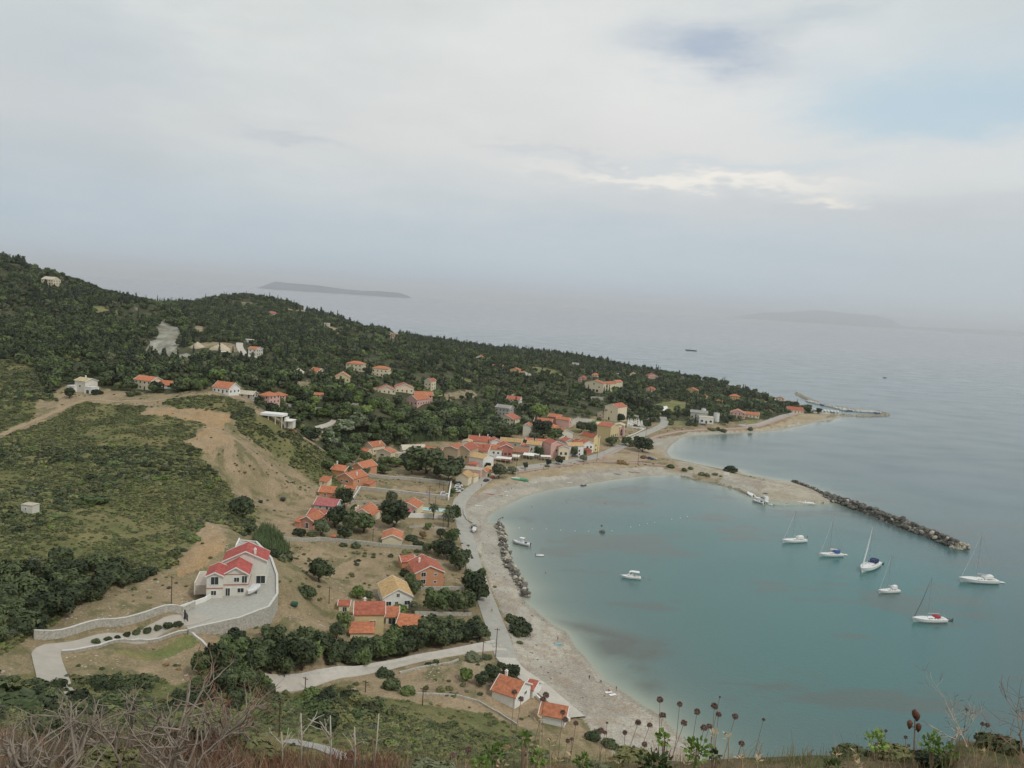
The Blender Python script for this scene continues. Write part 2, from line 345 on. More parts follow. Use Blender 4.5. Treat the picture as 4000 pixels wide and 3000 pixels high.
sm = lambda x: np.clip(x, 0, 1) ** 2 * (3 - 2 * np.clip(x, 0, 1))
hgt = np.maximum(Z, 1.2) + (fnoise(GX, GY, 9, 4, 1) - .5) * np.clip((np.maximum(Z, 0) - 3) * .12, 0, 1.3)
hgt += (fnoise(GX, GY, 60, 4, 2) - .5) * np.clip((GY - 560) / 300, 0, 1) * np.clip(Z / 20, 0, 1) * 9
Z = np.where(SDW > 0, hgt * np.minimum(1, 1 - (1 - np.clip(SDW / 26, 0, 1)) ** 2), np.maximum(SDW * .12, -8))
# cut of the beach road terrace: the beach itself stays low
def Zat(x, y):
    u = np.asarray(x) / np.asarray(y); l = np.log(np.asarray(y))
    a = np.clip((u - UMIN) / (UMAX - UMIN) * (NU - 1), 0, NU - 1.001); b = np.clip((l - LMIN) / (LMAX - LMIN) * (NL - 1), 0, NL - 1.001)
    i, j = a.astype(int), b.astype(int); s, t = a - i, b - j
    return (Z[j, i] * (1 - s) + Z[j, i + 1] * s) * (1 - t) + (Z[j + 1, i] * (1 - s) + Z[j + 1, i + 1] * s) * t
def zat(x, y): return float(Zat(np.array(float(x)), np.array(float(y))))
def hit(px, py, water=True, ymin=60):
    """point of the ground (or water) seen at a photo pixel"""
    r = ray(px, py); u = r.x / r.y; m = r.z / r.y
    Ys = np.exp(np.linspace(math.log(ymin), LMAX, 5000)); zz = Zat(u * Ys, Ys)
    if water: zz = np.maximum(zz, 0)
    k = np.nonzero(H + m * Ys <= zz)[0]
    if len(k) == 0:
        if water and m < 0: Y = -H / m; return Vector((u * Y, Y, 0))
        k = [int(np.argmin(H + m * Ys - zz))]
    k = k[0]; Y = Ys[k]
    return Vector((u * Y, Y, float(zz[k])))
def hpoly(pl): return np.array([tuple(hit(a, b))[:2] for a, b in pl])
# flat pads (terrace of the hillside villa, quays)
def pad(poly, z, edge=1.5):
    global Z
    k = inpoly(GX, GY, poly); d = dpoly(GX, GY, poly); w = np.where(k, np.clip(d / edge, 0, 1), 0); w = w * w * (3 - 2 * w)
    Z = Z * (1 - w) + z * w
TERR_Z = 21.0
TERR = np.array([tuple(at_z(a, b, TERR_Z))[:2] for a, b in TERRPX])
pad(TERR, TERR_Z, 1.0)
QUAYPX = [(2950, 1935), (3010, 1900), (3180, 1925), (3246, 1950), (3235, 1960), (3065, 1964), (3000, 1960)]
pad(np.array([tuple(at_z(a, b, 1.4))[:2] for a, b in QUAYPX]), 1.4, 1.0)

# ---- ground cover, painted from outlines surveyed on the ground
COV = np.zeros(GX.shape, np.int8)       # 0 wood 1 scrub 2 dry grass 3 ochre 4 pebble 5 wet sand 6 paving 7 grass 8 rock 9 garden soil 10 orange dry grass 11 reddish
COV[(GY < 440)] = 2
VILL = hpoly([(1230, 1740), (1500, 1725), (1560, 1760), (2010, 1700), (2200, 1665), (2330, 1625), (2560, 1650), (2760, 1655), (3000, 1640), (3130, 1612), (3300, 1620), (3240, 1650), (3000, 1690), (2650, 1720), (2600, 1770), (3250, 1960), (2700, 1870), (2000, 1950), (1990, 2100), (2100, 2400), (1500, 2500), (1150, 2300), (1130, 2100), (1250, 1900)])
REG = [
 (11, [(2590, 1765), (2700, 1790), (2900, 1835), (3100, 1870), (3320, 1940), (3260, 1985), (2920, 1950), (2673, 1890), (2560, 1860)]),
 (2, [(1230, 1740), (1500, 1725), (1560, 1760), (2010, 1700), (2200, 1665), (2330, 1625), (2560, 1650), (2760, 1655), (3000, 1640), (3130, 1612), (3300, 1620), (3240, 1650), (3000, 1690), (2650, 1720), (2600, 1770), (3250, 1960), (2700, 1870), (2000, 1950), (1990, 2100), (2100, 2400), (1500, 2500), (1150, 2300), (1130, 2100), (1250, 1900)]),
 (2, [(240, 1515), (300, 1500), (420, 1520), (680, 1540), (960, 1520), (1000, 1580), (960, 1640), (700, 1660), (300, 1600), (150, 1600)]),
 (1, [(-1300, 1330), (0, 1405), (110, 1430), (190, 1530), (240, 1580), (120, 1640), (0, 1690), (-1300, 1800)]),
 (2, [(150, 1560), (260, 1565), (250, 1600), (190, 1650), (130, 1640)]),
 (1, [(-1300, 1850), (0, 1712), (200, 1640), (316, 1572), (565, 1590), (542, 1617), (814, 1654), (768, 1699), (705, 1726), (814, 1762), (787, 1794), (895, 1898), (918, 1952), (1000, 1990), (990, 2060), (940, 2090), (880, 2050), (796, 2035), (759, 2110), (678, 2210), (556, 2241), (380, 2300), (258, 2386), (167, 2458), (90, 2508), (-1300, 2700)]),
 (1, [(633, 1578), (669, 1559), (904, 1553), (1010, 1625), (1080, 1650), (1200, 1720), (1330, 1800), (1360, 1880), (1290, 1910), (1210, 1870), (1100, 1790), (1010, 1740), (930, 1680), (904, 1613), (741, 1602)]),
 (1, [(1010, 2120), (1060, 2100), (1130, 2160), (1110, 2200), (1080, 2180)]),
 (3, [(550, 1620), (620, 1592), (905, 1622), (860, 1685), (810, 1695), (800, 1655)]),
 (3, [(705, 1732), (850, 1682), (925, 1712), (915, 1732), (830, 1768)]),
 (3, [(760, 2130), (800, 2045), (850, 2050), (890, 2120), (870, 2160), (790, 2220), (700, 2260), (690, 2230)]),
 (1, [(-400, 2640), (150, 2620), (560, 2640), (700, 2680), (800, 2620), (1040, 2640), (1100, 2700), (1300, 2680), (1450, 2720), (1700, 2760), (1900, 2790), (2060, 2860), (2150, 2930), (2250, 3000), (2400, 3100), (-400, 3300)]),
 (2, [(560, 2510), (760, 2470), (830, 2560), (750, 2640), (560, 2625), (250, 2640), (250, 2560)]),
 (7, [(430, 2545), (740, 2470), (790, 2510), (700, 2550), (560, 2580)]),
 (9, [(1560, 2650), (1880, 2570), (1900, 2600), (1860, 2680), (1950, 2780), (2150, 2880), (2050, 2850), (1800, 2720), (1560, 2700)]),
 (7, [(2230, 1672), (2330, 1640), (2345, 1680), (2250, 1690)]), (4, [(2200, 1650), (2260, 1630), (2330, 1640), (2240, 1665)]),
 (7, [(2500, 1600), (2600, 1570), (2680, 1570), (2700, 1600), (2560, 1630)]), (7, [(2900, 1640), (2960, 1640), (2960, 1652), (2920, 1656)]),
 (7, [(2050, 1430), (2150, 1440), (2200, 1465), (2180, 1475), (2080, 1455)]), (7, [(1500, 1450), (1600, 1455), (1605, 1470), (1520, 1468)]), (7, [(2700, 1650), (2640, 1640), (2600, 1650), (2680, 1662)]),
 (8, [(596, 1370), (612, 1265), (645, 1240), (700, 1285), (705, 1340), (680, 1400), (640, 1415), (610, 1400)]), (8, [(553, 1370), (590, 1330), (615, 1325), (620, 1390)]),
 (8, [(690, 1390), (730, 1380), (750, 1400), (720, 1425), (690, 1430), (680, 1410)]), (8, [(-20, 1190), (0, 1185), (25, 1195), (10, 1212), (-20, 1215)]), (8, [(506, 1189), (535, 1200), (540, 1210), (525, 1208)]),
 (9, [(748, 1290), (790, 1265), (800, 1305), (760, 1308)]), (9, [(740, 1345), (900, 1340), (930, 1370), (900, 1380), (745, 1358)]), (9, [(1160, 1690), (1290, 1660), (1300, 1690), (1240, 1720)]), (9, [(1700, 1540), (1850, 1520), (1860, 1550), (1740, 1560)]), (9, [(1150, 1500), (1200, 1480), (1210, 1520), (1160, 1530)]),
 (9, [(1515, 1300), (1560, 1305), (1560, 1325), (1525, 1322)]), (9, [(1110, 1208), (1170, 1212), (1240, 1225), (1200, 1230), (1120, 1220)]), (9, [(1270, 1270), (1330, 1290), (1320, 1305), (1280, 1290)]),
 (9, [(1310, 1230), (1370, 1250), (1500, 1285), (1440, 1280), (1330, 1250)]),
 (7, [(2480, 1530), (2530, 1520), (2560, 1535), (2500, 1550)]), (7, [(2620, 1560), (2680, 1570), (2660, 1590), (2600, 1580)]), (9, [(1950, 1530), (2010, 1535), (2000, 1550), (1950, 1545)]), (7, [(1800, 1475), (1870, 1480), (1860, 1496), (1800, 1490)]), (9, [(1410, 1520), (1470, 1513), (1485, 1532)]), (7, [(2950, 1555), (3000, 1570), (2980, 1582), (2930, 1572)]), (7, [(330, 1190), (470, 1215), (430, 1235), (350, 1215)]),
 # beaches
 (4, [(1814, 1980), (1832, 2053), (1869, 2152), (1905, 2265), (1959, 2378), (1985, 2446), (2005, 2560), (2000, 2582), (2280, 2815), (2340, 2900), (2480, 3010), (2760, 3000), (2676, 2880), (2429, 2690), (2244, 2500), (2150, 2425), (2090, 2381), (2060, 2200), (2000, 2050), (1900, 2010)]),
 (4, [(1814, 1985), (1831, 1950), (1876, 1919), (1944, 1899), (2012, 1887), (2057, 1876), (2118, 1864), (2197, 1853), (2299, 1837), (2389, 1830), (2550, 1821), (2700, 1850), (2720, 1890), (2400, 1890), (2150, 1925), (1960, 2010), (1900, 2060), (1850, 2060)]),
 (10, [(1831, 1948), (1876, 1905), (1940, 1875), (2030, 1850), (2150, 1830), (2320, 1808), (2500, 1818), (2389, 1832), (2299, 1837), (2197, 1853), (2057, 1876), (1944, 1899), (1876, 1919)]),
 (4, [(2620, 1800), (2570, 1760), (2530, 1730), (2530, 1718), (2700, 1688), (3000, 1680), (3110, 1655), (3200, 1640), (3300, 1620), (3320, 1640), (3200, 1665), (3050, 1700), (2700, 1720), (2640, 1760)]),
 (10, [(2530, 1740), (2590, 1765), (2600, 1790), (2540, 1795), (2460, 1770), (2480, 1755)]), (10, [(2880, 1682), (2990, 1672), (3070, 1645), (3120, 1620), (3260, 1612), (3210, 1640), (3100, 1655), (3000, 1680)]),
 (10, [(2360, 1778), (2420, 1768), (2540, 1790), (2480, 1800), (2360, 1795)]), (11, [(2620, 1800), (2700, 1808), (2820, 1838), (3000, 1880), (3080, 1900), (3000, 1900), (2800, 1870), (2680, 1845)]),
 (4, [(2840, 1855), (3000, 1880), (3200, 1930), (3240, 1955), (3000, 1955), (2880, 1900), (2800, 1880)]), (11, QUAYPX),
 (6, TERRPX),
]
WX = (fnoise(GX, GY, 6, 4, 21) - .5); WY = (fnoise(GX, GY, 6, 4, 22) - .5)
for code, pl in REG:
    hp = hpoly(pl); am = 3.5 if code not in (6,) else 0.0
    sc_ = am * np.clip(GY / 300, .6, 3)
    COV[inpoly(GX + WX * sc_, GY + WY * sc_, hp)] = code
COV[(SDW < 11) & (SDW > -40) & (COV == 4) & (GY > 290) & (GY < 700)] = 5
COV[(SDW < 2.2) & (COV == 4)] = 5
PAL = {0: (.050, .057, .030), 1: (.125, .13, .052), 2: (.31, .235, .15), 3: (.34, .25, .155), 4: (.41, .378, .318), 5: (.31, .285, .235), 6: (.40, .385, .345), 7: (.13, .155, .055), 8: (.36, .35, .30), 9: (.27, .205, .13), 10: (.32, .25, .16), 11: (.34, .295, .225)}
PALB = {0: (.09, .09, .048), 1: (.185, .165, .075), 2: (.235, .19, .11), 3: (.34, .23, .125), 4: (.32, .288, .238), 5: (.37, .345, .29), 6: (.44, .42, .38), 7: (.23, .2, .09), 8: (.20, .19, .14), 9: (.33, .27, .18), 10: (.38, .315, .22), 11: (.40, .36, .285)}
nA = np.clip((fnoise(GX, GY, 14, 5, 31, .6) - .36) / .28, 0, 1)[..., None]; nB = fnoise(GX, GY, 2.2, 3, 32, .7)[..., None]
CA = np.zeros(GX.shape + (3,)); CB = np.zeros_like(CA)
for k in PAL: CA[COV == k] = PAL[k]; CB[COV == k] = PALB[k]
gul = fnoise(GX * 1.0 + GY * .25, GY * .35, 3.0, 3, 33, .7)[..., None]
COLR = (CA * (1 - nA) + CB * nA) * (.70 + .36 * nB + .24 * gul)
blot = np.clip((fnoise(GX, GY, 5, 4, 35, .6) - .56) / .08, 0, 1)[..., None] * np.isin(COV, [2, 9])[..., None] * .65
COLR = COLR * (1 - blot) + np.array((.11, .115, .05)) * blot
weed = np.clip((fnoise(GX + 2 * GY, GY - GX, 6, 4, 36, .6) - .56) / .06, 0, 1)[..., None] * (COV == 4)[..., None] * .5
COLR = COLR * (1 - weed) + np.array((.30, .22, .16)) * weed
ck = (COV == 8)[..., None]; COLR = np.where(ck, COLR * (.35 + 1.1 * fnoise(GX, GY * .3, 7, 4, 38, .7)[..., None]), COLR)
COLR[SDW < 0] = (.30, .33, .28)
wet = (np.clip(1 - np.abs(SDW - .8) / 1.2, 0, 1) * (SDW > -.5))[..., None] * .45; COLR = COLR * (1 - wet) + np.array((.26, .22, .17)) * wet

def grid_mesh(name, X, Y, Zz, colr=None, keep=None):
    nl, nu = X.shape; me = bpy.data.meshes.new(name)
    co = np.stack([X, Y, Zz], -1).reshape(-1, 3)
    idx = np.arange(nl * nu).reshape(nl, nu)
    q = np.stack([idx[:-1, :-1], idx[:-1, 1:], idx[1:, 1:], idx[1:, :-1]], -1).reshape(-1, 4)
    if keep is not None:
        kk = (keep[:-1, :-1] | keep[:-1, 1:] | keep[1:, 1:] | keep[1:, :-1]).reshape(-1); q = q[kk]
        used = np.zeros(nl * nu, bool); used[q.reshape(-1)] = True; rm = np.cumsum(used) - 1
        co = co[used]; q = rm[q]
        if colr is not None: colr = colr.reshape(-1, 3)[used]
    me.vertices.add(len(co)); me.vertices.foreach_set('co', co.astype(np.float32).ravel())
    me.loops.add(q.size); me.loops.foreach_set('vertex_index', q.astype(np.int32).ravel())
    me.polygons.add(len(q)); me.polygons.foreach_set('loop_start', np.arange(len(q), dtype=np.int32) * 4); me.polygons.foreach_set('loop_total', np.full(len(q), 4, np.int32))
    me.polygons.foreach_set('use_smooth', np.ones(len(q), bool))
    if colr is not None:
        at = me.color_attributes.new('cover', 'FLOAT_COLOR', 'POINT'); c4 = np.c_[colr.reshape(-1, 3), np.ones(len(co))]
        at.data.foreach_set('color', c4.astype(np.float32).ravel())
    me.update(calc_edges=True); me.validate(); return me
def ground_mat():
    m, nt, bs = nmat('ground'); L = nt.links
    at = nt.nodes.new('ShaderNodeAttribute'); at.attribute_name = 'cover'
    tc = nt.nodes.new('ShaderNodeTexCoord')
    n1 = nt.nodes.new('ShaderNodeTexNoise'); n1.inputs['Scale'].default_value = 1.6; n1.inputs['Detail'].default_value = 7; n1.inputs['Roughness'].default_value = .75; L.new(tc.outputs['Object'], n1.inputs['Vector'])
    mr = nt.nodes.new('ShaderNodeMapRange'); L.new(n1.outputs[0], mr.inputs[0]); mr.inputs[1].default_value = .3; mr.inputs[2].default_value = .7; mr.inputs[3].default_value = .6; mr.inputs[4].default_value = 1.38
    n2 = nt.nodes.new('ShaderNodeTexVoronoi'); n2.inputs['Scale'].default_value = 2.2; L.new(tc.outputs['Object'], n2.inputs['Vector'])
    m2 = nt.nodes.new('ShaderNodeMapRange'); L.new(n2.outputs['Distance'], m2.inputs[0]); m2.inputs[2].default_value = .5; m2.inputs[3].default_value = .88; m2.inputs[4].default_value = 1.06
    mm = nt.nodes.new('ShaderNodeMath'); mm.operation = 'MULTIPLY'; L.new(mr.outputs[0], mm.inputs[0]); L.new(m2.outputs[0], mm.inputs[1])
    vm = nt.nodes.new('ShaderNodeVectorMath'); vm.operation = 'SCALE'; L.new(at.outputs['Color'], vm.inputs[0]); L.new(mm.outputs[0], vm.inputs['Scale'])
    L.new(vm.outputs[0], bs.inputs['Base Color']); bs.inputs['Roughness'].default_value = .95; bs.inputs['Specular IOR Level'].default_value = .15
    b = nt.nodes.new('ShaderNodeBump'); b.inputs['Distance'].default_value = .12; L.new(n1.outputs[0], b.inputs['Height']); L.new(b.outputs[0], bs.inputs['Normal'])
    return m
GM = ground_mat()
me = grid_mesh('ground', GX, GY, Z, COLR, keep=(SD > -60))
link('ground', me, [GM]); tag(bpy.data.objects['ground'], kind='structure')

# ---- sea
NUs, NLs = 620, 620
su = np.linspace(-1.3, 1.3, NUs); sl_ = np.r_[np.linspace(math.log(70), math.log(1800), 500), np.linspace(math.log(1830), math.log(90000), 120)]
SU, SL = np.meshgrid(su, sl_); SY = np.exp(SL); SX = SU * SY
sIN = inpoly(SX, SY, coast); sD = np.where(sIN, 0, dpoly(SX, SY, coast))
bay = hpoly([(2000, 2400), (1960, 2000), (2500, 1850), (3200, 1960), (3800, 2150), (4300, 2300), (4300, 3100), (2700, 3100)])
inb = inpoly(SX, SY, bay); db = dpoly(SX, SY, bay); wb = np.where(inb, np.clip(db / 60, 0, 1), 0)[..., None]
shal = np.exp(-sD / 7.0)[..., None]; mid = np.exp(-sD / 60.0)[..., None]
nz = fnoise(SX, SY, 120, 4, 51)[..., None]
fy_ = np.clip((SY - 700) / 2500, 0, 1)[..., None]; deep = np.array((.06, .105, .115)) * (1 - fy_) + np.array((.20, .195, .205)) * fy_; bayc = np.array((.036, .134, .132)); midc = np.array((.105, .165, .150)); shc = np.array((.33, .35, .28))  # open water pales with distance: sky reflection put into its base colour
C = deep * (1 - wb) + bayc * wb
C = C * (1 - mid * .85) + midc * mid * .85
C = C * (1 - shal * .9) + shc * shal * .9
C = C * (.92 + .16 * nz)
weedp = hpoly([(2110, 2400), (2260, 2500), (2330, 2590), (2420, 2670), (2540, 2740), (2640, 2700), (2560, 2600), (2700, 2560), (2500, 2470), (2300, 2420)])
wd = np.clip((fnoise(SX, SY * 1.3, 22, 5, 52, .6) - .42) / .2, 0, 1) * np.where(inpoly(SX, SY, weedp), np.clip(dpoly(SX, SY, weedp) / 7, 0, 1), 0)
st = np.clip((fnoise(SX * .45, SY * 1.6, 26, 5, 53, .6) - .585) / .06, 0, 1) * (sD < 190) * (sD > 14) * (SY < 520) * .75
wd = np.maximum(wd * .9, st * .75)[..., None]
C = C * (1 - wd) + np.array((.095, .105, .09)) * wd
def sea_mat():
    m, nt, bs = nmat('sea_water'); L = nt.links
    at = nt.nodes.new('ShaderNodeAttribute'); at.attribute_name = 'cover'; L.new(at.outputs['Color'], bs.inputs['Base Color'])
    bs.inputs['Roughness'].default_value = .25; bs.inputs['IOR'].default_value = 1.33; bs.inputs['Specular IOR Level'].default_value = .5
    tc = nt.nodes.new('ShaderNodeTexCoord'); mp = nt.nodes.new('ShaderNodeMapping'); mp.inputs['Scale'].default_value = (1, 1.7, 1); mp.inputs['Rotation'].default_value = (0, 0, .35); L.new(tc.outputs['Object'], mp.inputs[0])
    n = nt.nodes.new('ShaderNodeTexNoise'); n.inputs['Scale'].default_value = .55; n.inputs['Detail'].default_value = 6; n.inputs['Roughness'].default_value = .6; L.new(mp.outputs[0], n.inputs['Vector'])
    n2 = nt.nodes.new('ShaderNodeTexNoise'); n2.inputs['Scale'].default_value = .018; n2.inputs['Detail'].default_value = 4; L.new(mp.outputs[0], n2.inputs['Vector'])
    mr = nt.nodes.new('ShaderNodeMapRange'); L.new(n2.outputs[0], mr.inputs[0]); mr.inputs[1].default_value = .3; mr.inputs[2].default_value = .7; mr.inputs[3].default_value = .10; mr.inputs[4].default_value = .21; L.new(mr.outputs[0], bs.inputs['Roughness'])
    b = nt.nodes.new('ShaderNodeBump'); b.inputs['Distance'].default_value = .12; b.inputs['Strength'].default_value = .8; L.new(n.outputs[0], b.inputs['Height']); L.new(b.outputs[0], bs.inputs['Normal'])
    # ripples die out into the smooth open sea
    ge = nt.nodes.new('ShaderNodeSeparateXYZ'); L.new(tc.outputs['Object'], ge.inputs[0]); rp = nt.nodes.new('ShaderNodeMapRange'); L.new(ge.outputs[1], rp.inputs[0]); rp.inputs[1].default_value = 280; rp.inputs[2].default_value = 1000; rp.inputs[3].default_value = .8; rp.inputs[4].default_value = .04; L.new(rp.outputs[0], b.inputs['Strength'])
    return m
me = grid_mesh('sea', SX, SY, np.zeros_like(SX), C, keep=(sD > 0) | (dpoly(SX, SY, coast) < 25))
tag(link('sea', me, [sea_mat()]), kind='structure')
# ---------------------------------------------------------------- clifftop ground under the camera
BOT = [(-600, 2820), (0, 2860), (500, 2900), (900, 2940), (1300, 2985), (2000, 3000), (2600, 2985), (3300, 2990), (4000, 2975), (4600, 2950)]
def botrow(px):
    xs = [b[0] for b in BOT]; return float(np.interp(px, xs, [b[1] for b in BOT]))
fu = np.linspace(-1.6, 1.6, 260); fy = np.r_[np.linspace(.25, 6, 130), np.linspace(6.2, 17, 60)]
FU, FY = np.meshgrid(fu, fy); FX = FU * FY
_px = np.interp(fu, [-.62, -.3, 0, .3, .62], [0, 1050, 2000, 2950, 4000], left=-400, right=4400)
_sl = []
for a in _px:
    r = ray(float(a), botrow(float(a))); _sl.append(-r.z / r.y)
_sl = np.array(_sl)[None, :]
YS = 4.6
drop = np.where(FY < YS, _sl * YS - (YS - FY) * .33, _sl * YS + (FY - YS) * .95)
FZ = H - drop + (fnoise(FX * 1.0, FY, .9, 4, 71) - .5) * .22 * np.clip(FY / 3, .2, 1)
endz = Zat(np.clip(FU, UMIN + .01, UMAX - .01) * np.maximum(FY, 14.1), np.maximum(FY, 14.1)) - .3
FZ = np.where(FY > 12, FZ * (1 - sm((FY - 12) / 4)) + endz * sm((FY - 12) / 4), FZ)
fc = np.zeros(FX.shape + (3,)) + np.array((.16, .125, .075)); nn = fnoise(FX, FY, .35, 4, 73)[..., None]
fc = fc * (.6 + .8 * nn); fc = np.where(nn > .58, np.array((.10, .10, .045)), fc)
fme = grid_mesh('clifftop_ground', FX, FY, FZ, fc); link('clifftop_ground', fme, [GM]); tag(bpy.data.objects['clifftop_ground'], kind='structure')
def fz(x, y):
    u = x / y; i = int(np.clip(np.searchsorted(fu, u), 1, len(fu) - 1)); j = int(np.clip(np.searchsorted(fy, y), 1, len(fy) - 1))
    return float(FZ[j, i])

# ---------------------------------------------------------------- roads, paths, walls
def drape(pl, n_per=3.0):
    """densify a polyline given by ground points"""
    out = []
    for a, b in zip(pl[:-1], pl[1:]):
        L_ = (b - a).length; k = max(1, int(L_ / n_per))
        for i in range(k): out.append(a.lerp(b, i / k))
    out.append(pl[-1]); return out
def smooth_line(p, it=3):
    for _ in range(it):
        q = [p[0]]
        for a, b in zip(p[:-1], p[1:]): q += [a.lerp(b, .25), a.lerp(b, .75)]
        q.append(p[-1]); p = q
    return p
def strip(name, px, width, m, lift=.12, kind='structure', z=None, kerb=None, smooth=2, both=False):
    p = [Vector(tuple(hit(a, b))) for a, b in px]
    p = drape(smooth_line(p, smooth), 1.5); mb = MB(); w = width if isinstance(width, (list, tuple)) else None
    n = len(p); rows = []
    K = 6
    for i, q in enumerate(p):
        t = (p[min(i + 1, n - 1)] - p[max(i - 1, 0)]); t.z = 0; t.normalize(); s = Vector((-t.y, t.x, 0))
        ww = (w[0] + (w[1] - w[0]) * i / (n - 1)) if w else width
        row = []
        zc_ = zat(q.x, q.y)
        for k in range(K + 1):
            e = q + s * ww * (k / K - .5); zz = max(zat(e.x, e.y), zc_ - .6) + lift if z is None else z
            row.append((e.x, e.y, zz))
        rows.append(row)
    # skirts so that the slab reads as solid
    for i in range(n):
        r = rows[i]; rows[i] = [(r[0][0], r[0][1], r[0][2] - .8)] + r + [(r[-1][0], r[-1][1], r[-1][2] - .8)]
    mb.loft(rows, close=False, caps=False)
    o = mb.build(name, m, smooth=False); tag(o, kind=kind); return o, p
def wall(px, h, t, m, label, cat='wall', name='stone_wall', group=None, cap=None, down=1.5, pts_=None, level=None, seg=2.0):
    p = pts_ or [Vector(tuple(hit(a, b))) for a, b in px]
    p = drape(p, seg); mb = MB(); n = len(p); secs = []; csec = []
    for i, q in enumerate(p):
        t_ = (p[min(i + 1, n - 1)] - p[max(i - 1, 0)]); t_.z = 0; t_.normalize(); s = Vector((-t_.y, t_.x, 0)) * t / 2
        z0 = zat(q.x, q.y); zt = (z0 + h if level is None else level + h) + random.uniform(-.04, .04); zb = z0 - down
        a, b = q + s, q - s
        secs.append([(a.x, a.y, zb), (b.x, b.y, zb), (b.x, b.y, zt), (a.x, a.y, zt)])
        a, b = q + s * 1.25, q - s * 1.25
        csec.append([(a.x, a.y, zt + .003), (b.x, b.y, zt + .003), (b.x, b.y, zt + .12), (a.x, a.y, zt + .12)])
    mb.loft(secs)
    if cap:
        o = empty(name, (0, 0, 0)); o.location = (0, 0, 0); mb.build('wall_body', m, o)
        MB().loft(csec).build('coping', cap, o)
    else: o = mb.build(name, m)
    tag(o, label, cat, group); return o
M_road = mat('road_asphalt', (.37, .355, .315), .9, .12, .4, .2)
M_conc = mat('pale_concrete', (.50, .46, .40), .9, .1, .5, .2)
M_grey = mat('grey_paving', (.36, .35, .32), .9, .15, .6, .2)
M_pink = mat('pink_paving', (.40, .28, .25), .9, .15, 1.0, .2)
M_stone = mat('rubble_stone', (.40, .38, .33), .95, .4, 2.2, .1, bump=.05)
M_stonel = mat('pale_wall_stone', (.43, .41, .36), .95, .35, 2.0, .1, bump=.04)
M_white = mat('white_render', (.74, .73, .69), .85, .07, .8, .25)
M_cap = mat('pale_coping', (.58, .56, .52), .85, .1, 1.5, .2)
strip('coast_road', [(1985, 2590), (1968, 2545), (1950, 2480), (1925, 2420), (1897, 2340), (1862, 2250), (1836, 2150), (1812, 2060), (1790, 1995), (1796, 1955), (1831, 1921), (1876, 1889), (1917, 1856)], 6.5, M_road, .14)
strip('village_road', [(1905, 1866), (1925, 1848), (1966, 1834), (2034, 1830), (2073, 1824), (2163, 1812), (2231, 1803), (2321, 1787), (2389, 1763), (2434, 1739), (2502, 1700), (2560, 1676), (2592, 1662), (2600, 1642), (2588, 1628)], 8, M_road, .10)
strip('seafront_path', [(1960, 1845), (2034, 1843), (2163, 1823), (2231, 1815), (2321, 1801), (2440, 1806), (2560, 1814), (2700, 1832)], 2.4, M_pink, .16)
strip('seafront_path', [(2420, 1752), (2480, 1772), (2540, 1790), (2500, 1802), (2350, 1800), (2340, 1790), (2420, 1752)], 2.0, M_pink, .17)
strip('beach_promenade', [(2525, 1722), (2560, 1705), (2632, 1687), (2736, 1677), (2844, 1676), (2952, 1670), (3007, 1652), (3061, 1632), (3115, 1617)], 3.2, M_pink, .12)
strip('harbour_road', [(2890, 1662), (2960, 1661), (2995, 1648), (3040, 1631), (3085, 1618), (3125, 1611)], 6, M_road, .10)
strip('lane', [(1050, 2672), (1120, 2674), (1226, 2657), (1407, 2625), (1560, 2590), (1678, 2566), (1810, 2543), (1931, 2528), (1975, 2532)], [5.2, 4.2], M_conc, .14)
strip('promenade', [(1975, 2575), (2010, 2620), (2080, 2665), (2160, 2730), (2253, 2808)], [6.0, 5.2], M_conc, .5, smooth=1)
strip('driveway', [(225, 2720), (208, 2650), (190, 2600), (175, 2545), (260, 2530), (420, 2495), (600, 2460), (735, 2432), (800, 2410)], [5.8, 4.8], mat('driveway_slab', (.43, .39, .335), .9, .08, .4, .2), .2)
strip('hill_track', [(1235, 1672), (1265, 1666), (1300, 1652), (1305, 1640)], 3.0, M_conc, .15)
strip('hill_track', [(1240, 1675), (1262, 1690), (1300, 1702), (1335, 1708)], 3.0, M_conc, .15)
strip('hill_track', [(936, 1340), (935, 1355), (945, 1375), (970, 1392), (1010, 1398), (1040, 1400)], 6, M_conc, .4)
strip('dirt_track', [(0, 1702), (90, 1660), (200, 1615), (300, 1572), (340, 1562), (500, 1566), (600, 1568), (650, 1558)], 3.5, mat('dirt', (.34, .26, .17), .95, .2, .6, .1), .12)
strip('path', [(1120, 2895), (1260, 2925), (1350, 2962), (1440, 3010)], 3.2, M_grey, .25)
WL = 'stone walls around the plots'
wall([(1441, 1862), (1600, 1876), (1755, 1893)], 1.6, .5, M_stone, 'upper pale stone wall along the back of the fallow field beside the coast road', cap=M_cap, group=WL)
wall([(1407, 1913), (1580, 1932), (1751, 1951)], 1.7, .5, M_stone, 'stone wall with a pale top between the two fallow fields', cap=M_cap, group=WL)
wall([(1762, 1890), (1751, 1955)], 1.6, .6, M_white, 'short whitewashed wall closing the fields at the road corner', group=WL)
wall([(1407, 1913), (1371, 1971)], 1.6, .5, M_stone, 'stone wall running down the left end of the lower field', cap=M_cap, group=WL)
wall([(1375, 1962), (1450, 1965), (1535, 1972)], .9, .4, M_stone, 'low stone wall across the lower field above the gabled houses', group=WL)
wall([(1588, 2022), (1742, 2026)], 2.0, .4, M_white, 'white garden wall below the swimming pool', group=WL)
wall([(1597, 2062), (1742, 2067)], .8, .4, M_stonel, 'low pale wall across the garden below the pool', group=WL)
wall([(1100, 2108), (1250, 2112), (1371, 2122), (1520, 2138), (1683, 2149)], 1.4, .6, M_stone, 'long rubble stone wall under the gabled cream house and the tiled gateway', group=WL)
wall([(1638, 2304), (1810, 2306)], 1.2, .4, M_stonel, 'grey wall in front of the coral two storey house', group=WL)
